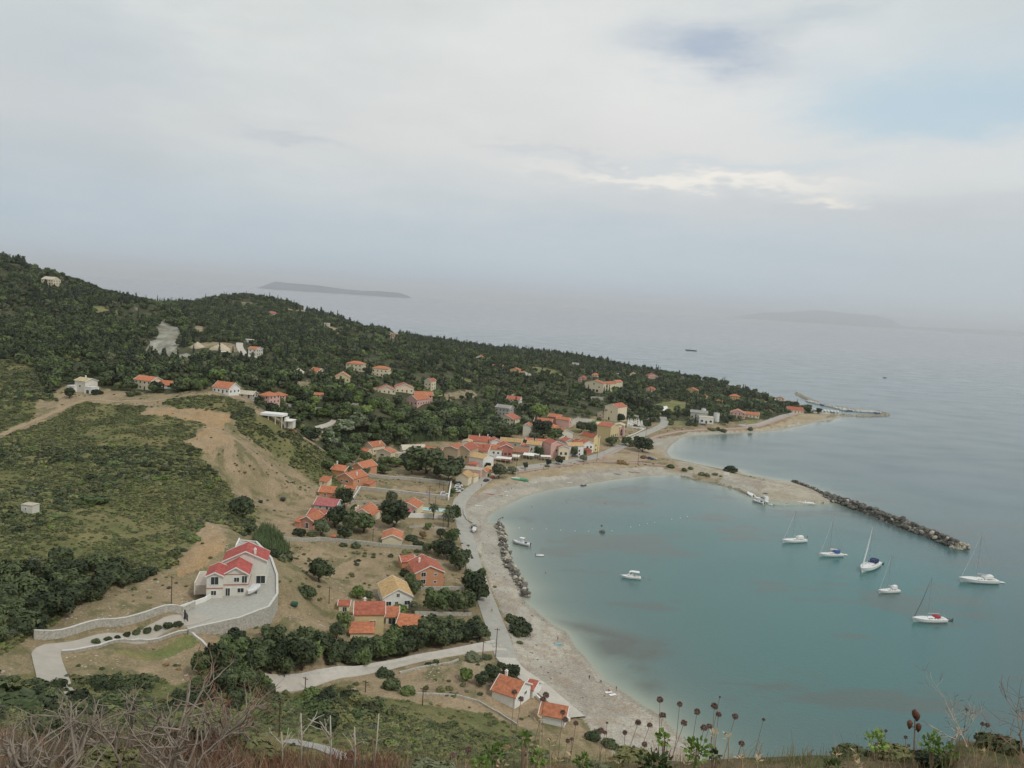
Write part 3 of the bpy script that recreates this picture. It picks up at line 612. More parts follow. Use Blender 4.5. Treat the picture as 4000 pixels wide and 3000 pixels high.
wall([(1620, 2403), (1841, 2406)], 1.2, .4, M_stonel, 'pale wall behind the parking yard of the yellow house', group=WL)
wall([(1113, 2648), (1250, 2634), (1452, 2603), (1700, 2556), (1931, 2511)], .8, .35, M_cap, 'long low pale wall along the upper side of the lane', group=WL)
wall([(1560, 2633), (1650, 2610), (1760, 2592), (1790, 2580)], .5, .4, M_stonel, 'low curved kerb wall below the lane above the bare plot', group=WL)
wall([(1560, 2710), (1690, 2715), (1790, 2722), (1870, 2745), (1950, 2790), (2020, 2835)], .5, .3, M_stonel, 'low curved stone edge between the bare plot and the green hillside', group=WL)
wall([(740, 2467), (790, 2510), (830, 2552)], .5, .5, M_cap, 'pale concrete kerb running down the slope from the terrace wall', name='kerb_wall', group=WL)
wall([(1811, 1992), (1813, 2012), (1826, 2034), (1848, 2046)], .7, .6, M_stonel, 'curved pale retaining wall where the coast road meets the sand', group=WL)
wall([(2225, 2818), (2150, 2775), (2095, 2725)], .8, .5, M_white, 'white wall along the inner edge of the promenade', group=WL)
wall([(2370, 1815), (2440, 1730), (2520, 1680)], .5, .4, M_white, 'low white wall along the inland side of the village road', group=WL, pts_=[hit(2436, 1712), hit(2480, 1695), hit(2525, 1672)])
for a_, b_, l_ in (([(1113, 1584), (1181, 1590)], 1.5, 'pale garden wall on the slope under the pink plateau house'), ([(1230, 1602), (1330, 1604), (1440, 1614)], 1.6, 'long pale terrace wall among the hillside trees'), ([(1340, 1580), (1400, 1583)], 1.4, 'short pale wall above the hillside terrace wall'), ([(1290, 1495), (1380, 1502)], 2.0, 'pale terrace wall under the bright yellow house'), ([(1400, 1605), (1440, 1612)], 2.4, 'stub of grey ruined wall at the right end of the terrace'), ([(2790, 1596), (2890, 1602)], 2.0, 'pale wall under the headland verandah houses'), ([(2520, 1540), (2570, 1545), (2590, 1560)], 1.0, 'thin white wall down the open slope near the crest')): wall(a_, b_, .5, M_stonel, l_, group=WL)
wall([(2435, 1665), (2470, 1672), (2520, 1678)], 1.5, .4, M_white, 'white cemetery wall facing the meadow', group=WL)
wall([(2432, 1630), (2480, 1628), (2535, 1640)], 1.8, .4, M_white, 'white cemetery wall on the uphill side under the trees', group=WL)
wall([(2255, 1560), (2300, 1562), (2400, 1565), (2460, 1580)], 3.5, .6, M_stonel, 'pale retaining wall under the long cream hotel', group=WL)
wall([(2460, 1575), (2530, 1562), (2560, 1558)], 2.5, .6, M_stonel, 'pale retaining wall among the trees right of the hotel', group=WL)
wall([(2890, 1652), (2920, 1662), (2960, 1666)], 1.0, .4, M_conc, 'low concrete wall in front of the headland beach houses', group=WL)
wall([(131, 2495), (203, 2497), (452, 2447), (714, 2399), (760, 2375)], 1.9, .5, M_stonel, 'tall pale stone wall on the uphill side of the driveway', cap=M_cap, group=WL)
wall([(242, 2553), (390, 2530), (542, 2508), (735, 2472)], .6, .5, M_stone, 'low stone wall on the downhill side of the driveway', cap=M_cap, group=WL, down=2.5)
tw = [Vector((x, y, TERR_Z)) for x, y in TERR]
wall(None, .45, .5, M_stonel, 'high curved stone retaining wall round the terrace of the red roofed villa', pts_=tw[4:14], level=TERR_Z, down=6, cap=M_cap, name='retaining_wall', seg=1.0)
wall(None, 1.2, .4, M_white, 'pale wall at the left corner of the villa terrace', pts_=[tw[0], tw[1], tw[2], tw[3], tw[4]], level=TERR_Z, down=2, name='terrace_wall', seg=1.0)

mb = MB(); mb.v = [(x, y, TERR_Z + .04) for x, y in TERR]; mb.f = [tuple(range(len(TERR)))]; mb.m = [0]; tag(mb.build('terrace_paving', mat('terrace_blocks', (.40, .385, .345), .9, .12, 1.2, .2)), kind='structure')
# ---------------------------------------------------------------- plants
def leaf_cloud(n, lumps, size, rng, flat=.35, up=.3):
    """n leaf-clump quads spread over the surfaces of the lumps [(x,y,z,r)]"""
    lumps = np.array(lumps); w = lumps[:, 3] ** 2; k = rng.choice(len(lumps), n, p=w / w.sum())
    d = rng.normal(size=(n, 3)); d /= np.linalg.norm(d, axis=1)[:, None]; d[:, 2] = np.where(d[:, 2] < -.35, -d[:, 2], d[:, 2])
    c = lumps[k, :3] + d * (lumps[k, 3] * rng.uniform(.7, 1.24, n))[:, None]
    nrm = d + rng.normal(size=(n, 3)) * .55; nrm[:, 2] += up; nrm /= np.linalg.norm(nrm, axis=1)[:, None]
    t = np.cross(nrm, rng.normal(size=(n, 3))); t /= np.linalg.norm(t, axis=1)[:, None]; b = np.cross(nrm, t)
    s = (size * rng.uniform(.6, 1.3, n))[:, None]
    q = np.stack([c - t * s, c - b * s * .7, c + t * s + nrm * s * flat, c + b * s * .7], 1)
    return q.reshape(-1, 3)
def quads_mesh(name, V, extra=None):
    me = bpy.data.meshes.new(name); v = [tuple(p) for p in V]; f = [(i, i + 1, i + 2, i + 3) for i in range(0, len(v), 4)]
    mi = [0] * len(f)
    if extra:
        b = len(v); v += extra.v; f += [tuple(b + i for i in g) for g in extra.f]; mi += [m for m in extra.m]
    me.from_pydata(v, [], f)
    if extra: me.polygons.foreach_set('material_index', mi)
    me.update(); return me
def core(lumps, mi=0, k=.78):
    mb = MB()
    for x, y, z, r in lumps:
        secs = []
        for a in (-.95, -.6, 0, .6, .95):
            rr = math.sqrt(1 - a * a) * r * k; secs.append([(x + rr * math.cos(t * 1.2566), y + rr * math.sin(t * 1.2566), z + a * r * k) for t in range(5)])
        mb.loft(secs, mi)
    return mb
def round_lumps(rng, R_, hgt_, n, z0=0):
    L_ = [(0, 0, z0 + hgt_ * .5, R_ * .62)]
    for i in range(n):
        a = i * 2.4 + rng.uniform(-.4, .4); rr = R_ * rng.uniform(.35, .68); L_.append((rr * math.cos(a), rr * math.sin(a), z0 + hgt_ * rng.uniform(.3, .85), R_ * rng.uniform(.26, .46)))
    return L_
LM = {'dark': leafmat('leaf_dark', (.030, .044, .019), (.092, .112, .048)), 'green': leafmat('leaf_green', (.058, .088, .030), (.130, .165, .058)),
      'olive': leafmat('leaf_olive', (.075, .085, .05), (.15, .16, .085)), 'scrub': leafmat('leaf_scrub', (.086, .098, .038), (.178, .176, .072), .35),
      'bright': leafmat('leaf_bright', (.10, .15, .035), (.18, .23, .07)), 'reed': leafmat('leaf_reed', (.14, .20, .09), (.24, .29, .14)), 'palm': leafmat('leaf_palm', (.05, .07, .03), (.13, .14, .07)),
      'pine': leafmat('leaf_pine', (.030, .045, .027), (.060, .078, .040)), 'dry': leafmat('leaf_dry', (.22, .14, .06), (.33, .22, .11)), 'haze_green': leafmat('leaf_silver', (.14, .17, .09), (.23, .26, .16))}
M_bark = mat('bark', (.10, .08, .06), .9, .25, 3, .1)
def crown_mesh(kind, seed, n=900, size=.30):
    """unit crown: radius 1, base at z=0"""
    rng = np.random.default_rng(seed)
    if kind == 'cone':
        L_ = [(rng.uniform(-.06, .06), rng.uniform(-.06, .06), z, .42 * (1 - z / 4.4) + .05) for z in np.linspace(.25, 3.9, 9)]
    elif kind == 'pine':
        L_ = [(rng.uniform(-.35, .35) * (1 - z / 3), rng.uniform(-.35, .35) * (1 - z / 3), z, .78 * (1 - z / 3.1) + .12) for z in np.linspace(.3, 2.6, 8)]
    elif kind == 'bush': L_ = round_lumps(rng, 1, .75, 8)
    elif kind == 'umbrella': L_ = round_lumps(rng, 1, .5, 9)
    else: L_ = round_lumps(rng, 1, 1.5, 14)
    V = leaf_cloud(n, L_, size, rng); me = quads_mesh('crown_' + kind, V, core(L_)); return me
def trunk_mesh(seed, h=1.0, r=.09):
    rng = random.Random(seed); mb = MB()
    bx, by = rng.uniform(-.12, .12), rng.uniform(-.12, .12)
    mb.tube([(0, 0, -.4), (bx * .3, by * .3, h * .4), (bx, by, h)], [r * 1.25, r, r * .8], 6)
    for i in range(5):
        a = i * 1.3 + rng.uniform(-.3, .3)
        mb.tube([(bx, by, h * .85), (bx + .3 * math.cos(a), by + .3 * math.sin(a), h + .35), (bx + .55 * math.cos(a), by + .55 * math.sin(a), h + .75)], [r * .55, r * .38, r * .15], 5)
    return mb.mesh('trunk')
CR = {}
for kd, cnt in (('round', 4), ('umbrella', 2), ('bush', 4), ('cone', 2), ('pine', 3)):
    CR[kd] = [crown_mesh(kd, 100 + 7 * i + len(kd), 1100 if kd in ('round', 'pine') else 800, .19 if kd in ('cone', 'pine') else .17) for i in range(cnt)]
TK = [trunk_mesh(i) for i in range(3)]
_cm = {}
def crown_with(kd, i, lm):
    k = (kd, i, lm)
    if k not in _cm: me = CR[kd][i].copy(); me.materials.clear(); me.materials.append(LM[lm]); _cm[k] = me
    return _cm[k]
for t_ in TK: t_.materials.append(M_bark)
def tree(px, py, wpx, kd='round', lm='dark', label=None, group=None, hk=1.0, name=None, p=None, cat='tree', wm=None):
    """individual tree: trunk foot at the photo pixel, crown about wpx photo pixels wide"""
    p = p or hit(px, py); r = (wm or wpx * p.y / F) / 2; rz = random.uniform(0, 6.28)
    th = {'round': .26, 'umbrella': .7, 'cone': .15, 'pine': .35, 'bush': .05}[kd] * r * hk
    nm = name or {'round': 'broadleaf_tree', 'umbrella': 'umbrella_tree', 'cone': 'cypress', 'pine': 'pine_tree', 'bush': 'bush'}[kd]
    i = random.randrange(len(CR[kd])); j = random.uniform(.9, 1.12)
    if kd == 'bush':
        o = bpy.data.objects.new(nm, crown_with(kd, i, lm)); COL.objects.link(o); o.location = p - Vector((0, 0, .12 * r)); o.scale = (r, r * j, r * hk); o.rotation_euler = (0, 0, rz)
        return tag(o, label, 'bush' if cat == 'tree' else cat, group)
    o = empty(nm, p, rz, label, cat, group)
    t = bpy.data.objects.new('trunk', TK[random.randrange(3)]); COL.objects.link(t); t.parent = o; t.scale = (r, r, th + .02)
    c_ = bpy.data.objects.new('crown', crown_with(kd, i, lm)); COL.objects.link(c_); c_.parent = o; c_.location = (0, 0, th * .8); c_.scale = (r, r * j, r * hk)
    return o
HOUSE_XY = []      # filled by the buildings; trees of the wood keep clear of them
def tree_poly(poly, n, wr, kds, lms, label, group, mind=.7, hk=1.0, name=None):
    hp = hpoly(poly); x0, y0 = hp.min(0); x1, y1 = hp.max(0); got = []; tr = 0
    while len(got) < n and tr < 60000:
        tr += 1; x, y = random.uniform(x0, x1), random.uniform(y0, y1)
        if not inpoly(np.array([x]), np.array([y]), hp)[0]: continue
        w = random.uniform(*wr)
        if any((x - a) ** 2 + (y - b) ** 2 < (mind * (w + c_) / 2) ** 2 for a, b, c_ in got): continue
        if any((x - a) ** 2 + (y - b) ** 2 < (c_ + w * .35) ** 2 for a, b, c_ in HOUSE_XY): continue
        got.append((x, y, w)); z = zat(x, y)
        tree(0, 0, 0, random.choice(kds), random.choice(lms), label, group, hk * random.uniform(.85, 1.15), name, p=Vector((x, y, z)), wm=w)
# geometry-node scattering for what nobody could count
def proto_coll(name, specs):
    c_ = bpy.data.collections.new(name)
    for k, (kd, i, lm) in enumerate(specs):
        o = bpy.data.objects.new('%s_%02d' % (name, k), crown_with(kd, i, lm)); c_.objects.link(o)
    return c_
def low_crowns():
    for kd, n, sz in (('lround', 300, .3), ('lpine', 320, .26), ('lbush', 170, .33), ('lcone', 150, .3)):
        CR[kd] = [crown_mesh(kd[1:], 300 + i * 5 + len(kd), n, sz) for i in range(3)]
low_crowns()
def scatter(name, P_, idx, sc, coll, label, cat):
    me = bpy.data.meshes.new(name); n = len(P_); me.vertices.add(n); me.vertices.foreach_set('co', np.asarray(P_, np.float32).ravel())
    a = me.attributes.new('pick', 'INT', 'POINT'); a.data.foreach_set('value', np.asarray(idx, np.int32))
    a = me.attributes.new('grow', 'FLOAT_VECTOR', 'POINT'); a.data.foreach_set('vector', np.asarray(sc, np.float32).ravel())
    a = me.attributes.new('turn', 'FLOAT_VECTOR', 'POINT'); rt = np.zeros((n, 3), np.float32); rt[:, 2] = RNG.uniform(0, 6.28, n); a.data.foreach_set('vector', rt.ravel())
    o = link(name, me); ng = bpy.data.node_groups.new(name + '_nodes', 'GeometryNodeTree')
    ng.interface.new_socket('Geometry', in_out='INPUT', socket_type='NodeSocketGeometry'); ng.interface.new_socket('Geometry', in_out='OUTPUT', socket_type='NodeSocketGeometry')
    gi = ng.nodes.new('NodeGroupInput'); go = ng.nodes.new('NodeGroupOutput'); ip = ng.nodes.new('GeometryNodeInstanceOnPoints'); ci = ng.nodes.new('GeometryNodeCollectionInfo')
    ci.inputs['Collection'].default_value = coll; ci.inputs['Separate Children'].default_value = True; ci.inputs['Reset Children'].default_value = True
    def att(nm, ty):
        q = ng.nodes.new('GeometryNodeInputNamedAttribute'); q.data_type = ty; q.inputs['Name'].default_value = nm; return q.outputs['Attribute']
    ip.inputs['Pick Instance'].default_value = True
    l = ng.links; l.new(gi.outputs[0], ip.inputs['Points']); l.new(ci.outputs[0], ip.inputs['Instance']); l.new(att('pick', 'INT'), ip.inputs['Instance Index'])
    l.new(att('grow', 'FLOAT_VECTOR'), ip.inputs['Scale']); l.new(att('turn', 'FLOAT_VECTOR'), ip.inputs['Rotation']); l.new(ip.outputs[0], go.inputs[0])
    md = o.modifiers.new('scatter', 'NODES'); md.node_group = ng
    tag(o, label, cat, kind='stuff'); return o
def covat(x, y):
    u = x / y; l = np.log(y); i = np.clip(((u - UMIN) / (UMAX - UMIN) * (NU - 1)).round().astype(int), 0, NU - 1); j = np.clip(((l - LMIN) / (LMAX - LMIN) * (NL - 1)).round().astype(int), 0, NL - 1)
    return COV[j, i], SD[j, i], Z[j, i]
def scatter_all():
    for nm_, rr_ in (('hill_track.002', 7), ('hill_track', 4), ('hill_track.001', 4)):
        for v in list(bpy.data.objects[nm_].data.vertices)[::11]: HOUSE_XY.append((v.co.x * .99, v.co.y * .985, rr_))
    HX = np.array(HOUSE_XY) if HOUSE_XY else np.zeros((0, 3))
    ROADS = []
    for nm in ('coast_road', 'village_road', 'lane', 'driveway', 'harbour_road', 'beach_promenade', 'promenade', 'dirt_track', 'hill_track', 'hill_track.001', 'hill_track.002', 'path'):
        o = bpy.data.objects.get(nm)
        if o: ROADS.append(np.array([tuple(v.co)[:2] for v in o.data.vertices])[::4])
    RD = np.concatenate(ROADS)
    rb = set(map(tuple, np.round(RD / 3).astype(int)))
    def clear(x, y, pad_=1.0):
        ok = np.ones(len(x), bool)
        for a, b, r in HX: ok &= (x - a) ** 2 + (y - b) ** 2 > (r + pad_) ** 2
        cell = np.round(np.c_[x, y] / 3).astype(int); ok &= np.array([tuple(c_) not in rb for c_ in cell])
        return ok
    # wood
    n = 200000; u = RNG.uniform(-.86, .42, n); Y = RNG.uniform(400 ** 2, 1750 ** 2, n) ** .5; x = u * Y
    c_, sd_, z_ = covat(x, Y); dn = fnoise(x, Y, 45, 4, 81)
    open_ = np.maximum(sm((u + .38) / .2) * (Y < 1250), .45 * (fnoise(x, Y, 110, 3, 84) > .5))         # the hamlet side is more open than the forest
    dens = np.where(dn < .34 + .12 * open_, .25, 1.0) * (.42 * (1 - open_) + .26 * open_)
    k = (c_ == 0) & (sd_ > 5) & (RNG.random(n) < dens); k[k] = clear(x[k], Y[k], 3.0)
    x, Y, z_, open_ = x[k], Y[k], z_[k], open_[k]; n = len(x); r = RNG.uniform(1.2, 3.3, n) * (.85 + .5 * fnoise(x, Y, 60, 3, 82))
    specs = [('lround', 0, 'dark'), ('lround', 1, 'dark'), ('lround', 2, 'green'), ('lpine', 0, 'pine'), ('lpine', 1, 'pine'), ('lpine', 2, 'dark'), ('lcone', 0, 'pine'), ('lbush', 0, 'scrub'), ('lbush', 1, 'green'), ('lround', 0, 'olive'), ('lround', 1, 'green'), ('lbush', 2, 'bright')]
    pr = RNG.random(n); typ = fnoise(x, Y, 80, 3, 83)
    idx = np.where(typ > .5, RNG.choice([0, 1, 2, 5, 0, 9, 4, 10, 6], n), RNG.choice([0, 1, 2, 0, 1, 7, 10], n)); idx = np.where(pr < open_ * .75, RNG.choice([2, 10, 8, 9, 0, 7, 11, 1, 10, 6], n), idx)
    sc = np.c_[r, r, r * RNG.uniform(.8, 1.2, n)]; cn = idx == 6; sc[cn] *= np.array((.75, .75, .8)); bu = np.isin(idx, [7, 8, 11]); sc[bu] *= .8
    scatter('wood', np.c_[x, Y, z_ - .2 + np.where(bu, 0, .9)], idx, sc, proto_coll('wood_kinds', specs), 'dense dark green wood covering the hills behind the village', 'wood')
    print('wood', n)
    # scrub
    n = 330000; u = RNG.uniform(-.95, .25, n); Y = RNG.uniform(45 ** 2, 560 ** 2, n) ** .5; x = u * Y
    c_, sd_, z_ = covat(x, Y); dn = fnoise(x, Y, 16, 4, 91)
    big = fnoise(x, Y, 40, 3, 92)
    k = (c_ == 1) & (RNG.random(n) < np.where(dn < .40, .12, np.where(dn < .47, .5, .9))); k[k] = clear(x[k], Y[k], .5)
    x, Y, z_, dn, big = x[k], Y[k], z_[k], dn[k], big[k]; n = len(x)
    r = RNG.uniform(.32, .95, n) * (.75 + .9 * np.clip((big - .35) * 2.5, 0, 1)); r = np.where(RNG.random(n) < .03, r * 2.2, r)
    specs = [('lbush', 0, 'scrub'), ('lbush', 1, 'scrub'), ('lbush', 2, 'scrub'), ('lbush', 0, 'dark'), ('lbush', 1, 'green'), ('lbush', 2, 'olive'), ('lbush', 0, 'dry'), ('lbush', 1, 'bright')]
    idx = RNG.choice([0, 1, 2, 0, 1, 2, 7, 4, 5, 0, 1, 2, 4], n); idx = np.where((big > .56) & (RNG.random(n) < .5), 3, idx); idx = np.where(RNG.random(n) < .008, 6, idx)
    scatter('scrub', np.c_[x, Y, z_ - .1 * r], idx, np.c_[r, r, r * RNG.uniform(.42, .75, n)], proto_coll('scrub_kinds', specs), 'low olive green scrub covering the hillsides', 'scrub')
    print('scrub', n)
    # weeds and small bushes on dry ground
    n = 60000; u = RNG.uniform(-.8, .4, n); Y = RNG.uniform(130 ** 2, 700 ** 2, n) ** .5; x = u * Y
    c_, sd_, z_ = covat(x, Y); dn = fnoise(x, Y, 12, 4, 95)
    k = np.isin(c_, [2, 9, 3]) & (sd_ > 8) & (dn > .56) & (RNG.random(n) < .3); k[k] = clear(x[k], Y[k], 1.2)
    k &= ~(((c_ == 3) & (RNG.random(n) < .9)))
    x, Y, z_ = x[k], Y[k], z_[k]; n = len(x); r = RNG.uniform(.25, .75, n)
    scatter('weeds', np.c_[x, Y, z_], RNG.choice([0, 1, 2, 3, 4], n), np.c_[r, r, r * .6], proto_coll('weed_kinds', [('lbush', 0, 'scrub'), ('lbush', 1, 'dry'), ('lbush', 2, 'olive'), ('lbush', 0, 'green'), ('lbush', 1, 'scrub')]), 'scattered weeds and tufts on the dry ground', 'weeds')
    print('weeds', n)

    # stones on the dry slopes, pebbles and wrack on the beaches
    for nm, codes, n, rr_, kinds, lab in (('stones', [2, 3, 9], 90000, (.08, .30), None, 'loose pale stones scattered over the dry slopes'), ('beach_debris', [4, 5, 11], 140000, (.08, .32), None, 'pebbles, seaweed and driftwood scattered on the beaches')):
        c_ = bpy.data.collections.new(nm + '_kinds'); ms = [M_rockl, M_stonel, M_stone] if nm == 'stones' else [mat('grey_pebble', (.30, .28, .24), .95, .3, 3, .1), mat('seaweed', (.13, .09, .06), .95, .3, 3, .1), M_stonel, mat('driftwood', (.30, .22, .15), .9, .3, 3, .1)]
        for i, m in enumerate(ms):
            me_ = RK[('l', i)].copy(); me_.materials.clear(); me_.materials.append(m); c_.objects.link(bpy.data.objects.new('%s_%02d' % (nm, i), me_))
        u = RNG.uniform(-.8, .45, n); Y = RNG.uniform(130 ** 2, 620 ** 2, n) ** .5; x = u * Y; cc, sd_, z_ = covat(x, Y); dn = fnoise(x, Y, 9, 4, 97)
        k = np.isin(cc, codes) & (sd_ > 1.0) & (dn > .53) & (RNG.random(n) < .5); k[k] = clear(x[k], Y[k], .5); x, Y, z_ = x[k], Y[k], z_[k]; n = len(x); r = RNG.uniform(*rr_, n)
        scatter(nm, np.c_[x, Y, z_], RNG.choice(len(ms), n), np.c_[r * RNG.uniform(.7, 2, n), r, r * .35], c_, lab, nm.replace('_', ' ')); print(nm, n)
# ---------------------------------------------------------------- buildings
def rmat(n, c_): return mat('roof_' + n, c_, .85, .32, 1.1, .2, rnd=.10, stripes=('X', 2.2, .16), bump=.03)
def wmat(n, c_): return mat('render_' + n, c_, .9, .08, .7, .2, rnd=.04)
RM = {'orange': rmat('orange', (.46, .175, .095)), 'red': rmat('red', (.40, .13, .085)), 'crimson': rmat('crimson', (.40, .10, .085)), 'tan': rmat('tan', (.50, .335, .165)), 'brown': rmat('brown', (.34, .17, .11)),
      'yellow': rmat('yellow', (.56, .47, .28)), 'rose': rmat('rose', (.38, .13, .125)), 'grey': rmat('grey', (.28, .27, .25)), 'pale': rmat('pale', (.52, .46, .36)), 'dark': rmat('dark', (.32, .10, .06)), 'white': rmat('white', (.62, .61, .58))}
WM = {'cream': wmat('cream', (.68, .60, .44)), 'white': wmat('white', (.74, .735, .70)), 'coral': wmat('coral', (.58, .29, .17)), 'pink': wmat('pink', (.62, .40, .35)), 'yellow': wmat('yellow', (.63, .52, .29)), 'tan': wmat('tan', (.43, .35, .24)),
      'grey': wmat('grey', (.42, .41, .38)), 'salmon': wmat('salmon', (.56, .29, .22)), 'pale': wmat('pale', (.64, .61, .53)), 'blue': wmat('blue', (.42, .47, .50)), 'stone': M_stonel, 'maroon': wmat('maroon', (.40, .17, .13)), 'ochre': wmat('ochre', (.58, .40, .20)), 'villa': wmat('villa', (.68, .66, .59))}
M_trim = mat('white_trim', (.76, .74, .70), .7, .05, 2, .3)
M_glass = mat('dark_glass', (.03, .04, .045), .15, .2, 1, .5)
M_shut = mat('dark_wood', (.10, .055, .04), .6, .2, 3, .3)
M_slab = mat('cast_concrete', (.47, .45, .41), .9, .2, 1, .2)
def prism(mb, w, d, h, rise, ax, o=.35, t=.16, mi=0):
    """tiled roof shell over a w x d block, its front wall on y=0"""
    if ax == 'y':
        s = rise / (w / 2); sec = [(-w / 2 - o, h - o * s), (0, h + rise), (w / 2 + o, h - o * s), (w / 2 + o, h - o * s - t), (0, h + rise - t * 1.2), (-w / 2 - o, h - o * s - t)]
        mb.loft([[(a, y, z + .05) for a, z in sec] for y in (-o, d + o)], mi)
    elif ax == 'x':
        s = rise / (d / 2); sec = [(-o, h - o * s), (d / 2, h + rise), (d + o, h - o * s), (d + o, h - o * s - t), (d / 2, h + rise - t * 1.2), (-o, h - o * s - t)]
        mb.loft([[(x, a, z + .05) for a, z in sec] for x in (-w / 2 - o, w / 2 + o)], mi)
    elif ax == 'hip':
        x, y0, y1 = w / 2 + o, -o, d + o; k = min(w, d) / 2; z = h + .06
        r0, r1 = ((-w / 2 + k, d / 2), (w / 2 - k, d / 2)) if w >= d else ((0, k), (0, d - k))
        if abs(r0[0] - r1[0]) + abs(r0[1] - r1[1]) < .2: r1 = (r0[0] + .1, r0[1] + .1)
        V = [(-x, y0, z), (x, y0, z), (x, y1, z), (-x, y1, z), (r0[0], r0[1], z + rise), (r1[0], r1[1], z + rise), (-x, y0, z - t), (x, y0, z - t), (x, y1, z - t), (-x, y1, z - t)]
        top = [(0, 1, 5, 4), (1, 2, 5), (2, 3, 4, 5), (3, 0, 4)] if w >= d else [(0, 1, 4), (1, 2, 5, 4), (2, 3, 5), (3, 0, 4, 5)]
        mb.add(V, top + [(0, 6, 7, 1), (1, 7, 8, 2), (2, 8, 9, 3), (3, 9, 6, 0), (9, 8, 7, 6)], mi)
    elif ax == 'shed':
        sec = [(-o, h), (d + .05, h + rise), (d + .05, h + rise - t), (-o, h - t)]
        mb.loft([[(x, a, z + .05) for a, z in sec] for x in (-w / 2 - o, w / 2 + o)], mi)
    else:
        mb.box(-w / 2 - .1, w / 2 + .1, -.1, d + .1, h + .003, h + .22, mi)
def wall_mesh(mb, w, d, h, rise, ax, down=3.0):
    x = w / 2
    if ax == 'y': sec = [(-x, -down), (x, -down), (x, h), (0, h + rise - .03), (-x, h)]; mb.loft([[(a, y, z) for a, z in sec] for y in (0, d)])
    elif ax == 'x': sec = [(0, -down), (d, -down), (d, h), (d / 2, h + rise - .03), (0, h)]; mb.loft([[(xx, a, z) for a, z in sec] for xx in (-x, x)])
    elif ax == 'shed': sec = [(0, -down), (d, -down), (d, h + rise - .03), (0, h)]; mb.loft([[(xx, a, z) for a, z in sec] for xx in (-x, x)])
    else: mb.box(-x, x, 0, d, -down, h)
def window(parent, face, a, z, ww, wh, w, d, near, door=False, trim=None):
    """opening centred at coordinate a along a face, sill height z"""
    def bx_(mb, e, dp0, dp1, zz0, zz1, aa0, aa1):
        if face == 'f': mb.box(aa0, aa1, -dp1, -dp0, zz0, zz1)
        elif face == 'r': mb.box(w / 2 + dp0, w / 2 + dp1, aa0, aa1, zz0, zz1)
        elif face == 'l': mb.box(-w / 2 - dp1, -w / 2 - dp0, aa0, aa1, zz0, zz1)
    if near:
        f = MB(); g = .14
        for q in ((a - ww / 2 - g, a - ww / 2, z - g, z + wh + g), (a + ww / 2, a + ww / 2 + g, z - g, z + wh + g), (a - ww / 2, a + ww / 2, z + wh, z + wh + g), (a - ww / 2, a + ww / 2, z - g, z)):
            bx_(f, 0, .003, .10, q[2], q[3], q[0], q[1])
        bx_(f, 0, .003, .06, z, z + wh, a - .03, a + .03)
        o = f.build('door' if door else 'window', trim or M_trim, parent)
        p_ = MB(); bx_(p_, 0, .004, .035, z, z + wh, a - ww / 2, a + ww / 2); p_.build('pane', M_glass, o)
    else:
        p_ = MB(); bx_(p_, 0, .004, .05, z, z + wh, a - ww / 2, a + ww / 2); p_.build('door' if door else 'window', M_shut if door else M_glass, parent)
def volume(root, loc, rz, w, d, h, rise, ax, wc, rc, win='', chim=None, near=True, trim=False, names=('wall', 'roof')):
    """one block of a building, parented to the root empty"""
    holder = Matrix.Translation(loc) @ Matrix.Rotation(rz, 4, 'Z')
    mb = MB(); wall_mesh(mb, w, d, h, rise, ax); wo = mb.build(names[0], WM[wc], root); wo.matrix_local = holder
    mb = MB(); prism(mb, w, d, h, rise, ax); ro = mb.build(names[1], RM[rc] if ax != 'flat' else RM[rc], root); ro.matrix_local = holder
    if trim and ax in 'xy':
        if ax == 'y':
            s = rise / (w / 2)
            for y in (-.50, d + .36):
                MB().loft([[(x_, yy, z_ + zz) for yy, zz in ((y, -.2), (y + .14, -.2), (y + .14, .12), (y, .12))] for x_, z_ in ((-w / 2 - .36, h - .36 * s), (0, h + rise), (w / 2 + .36, h - .36 * s))]).build('verge', M_trim, ro)
        else:
            s = rise / (d / 2)
            for x in (-w / 2 - .5, w / 2 + .36):
                MB().loft([[(x + a, y_, z_ + b) for a, b in ((0, -.2), (.14, -.2), (.14, .12), (0, .12))] for y_, z_ in ((-.36, h - .36 * s), (d / 2, h + rise), (d + .36, h - .36 * s))]).build('verge', M_trim, ro)
    if chim is not None:
        for cx_, cy_ in ([chim] if isinstance(chim, tuple) else chim):
            zz = h + (rise * (1 - abs(cx_) / (w / 2)) if ax == 'y' else rise * (1 - abs(cy_ - d / 2) / (d / 2)) if ax == 'x' else rise * .4)
            mb = MB(); mb.box(cx_ - .3, cx_ + .3, cy_ - .3, cy_ + .3, zz - .6, zz + 1.3); mb.box(cx_ - .4, cx_ + .4, cy_ - .4, cy_ + .4, zz + 1.303, zz + 1.45); mb.box(cx_ - .2, cx_ + .2, cy_ - .2, cy_ + .2, zz + 1.453, zz + 1.75)
            mb.build('chimney', M_trim, ro)
    for spec in win.split():
        face = spec[0]; v = [float(q) for q in spec[2:].split(',')]; dr = spec[1] == 'd'
        window(wo, face, v[0], v[1], v[2], v[3], w, d, near, dr)
    return wo, ro
def autowin(w, d, h, ax, sides='fr'):
    out = []; fl = 2 if h > 4.6 else 1
    for f in range(fl):
        z = .9 + f * 2.9
        if z + 1.2 > h - .1: z = max(.3, h - 1.5)
        for face in sides:
            L_ = w if face == 'f' else d; n = max(1, int(L_ / 2.9)); door_i = n // 2 if f == 0 and face == 'f' else -1
            for i in range(n):
                a = (i + .5) / n * L_ - (w / 2 if face == 'f' else 0)
                if i == door_i: out.append('%sd%.2f,0.05,1.0,2.0' % (face, a))
                else: out.append('%sw%.2f,%.2f,1.0,%.2f' % (face, a, z, min(1.15, h - z - .15)))
    return ' '.join(out)
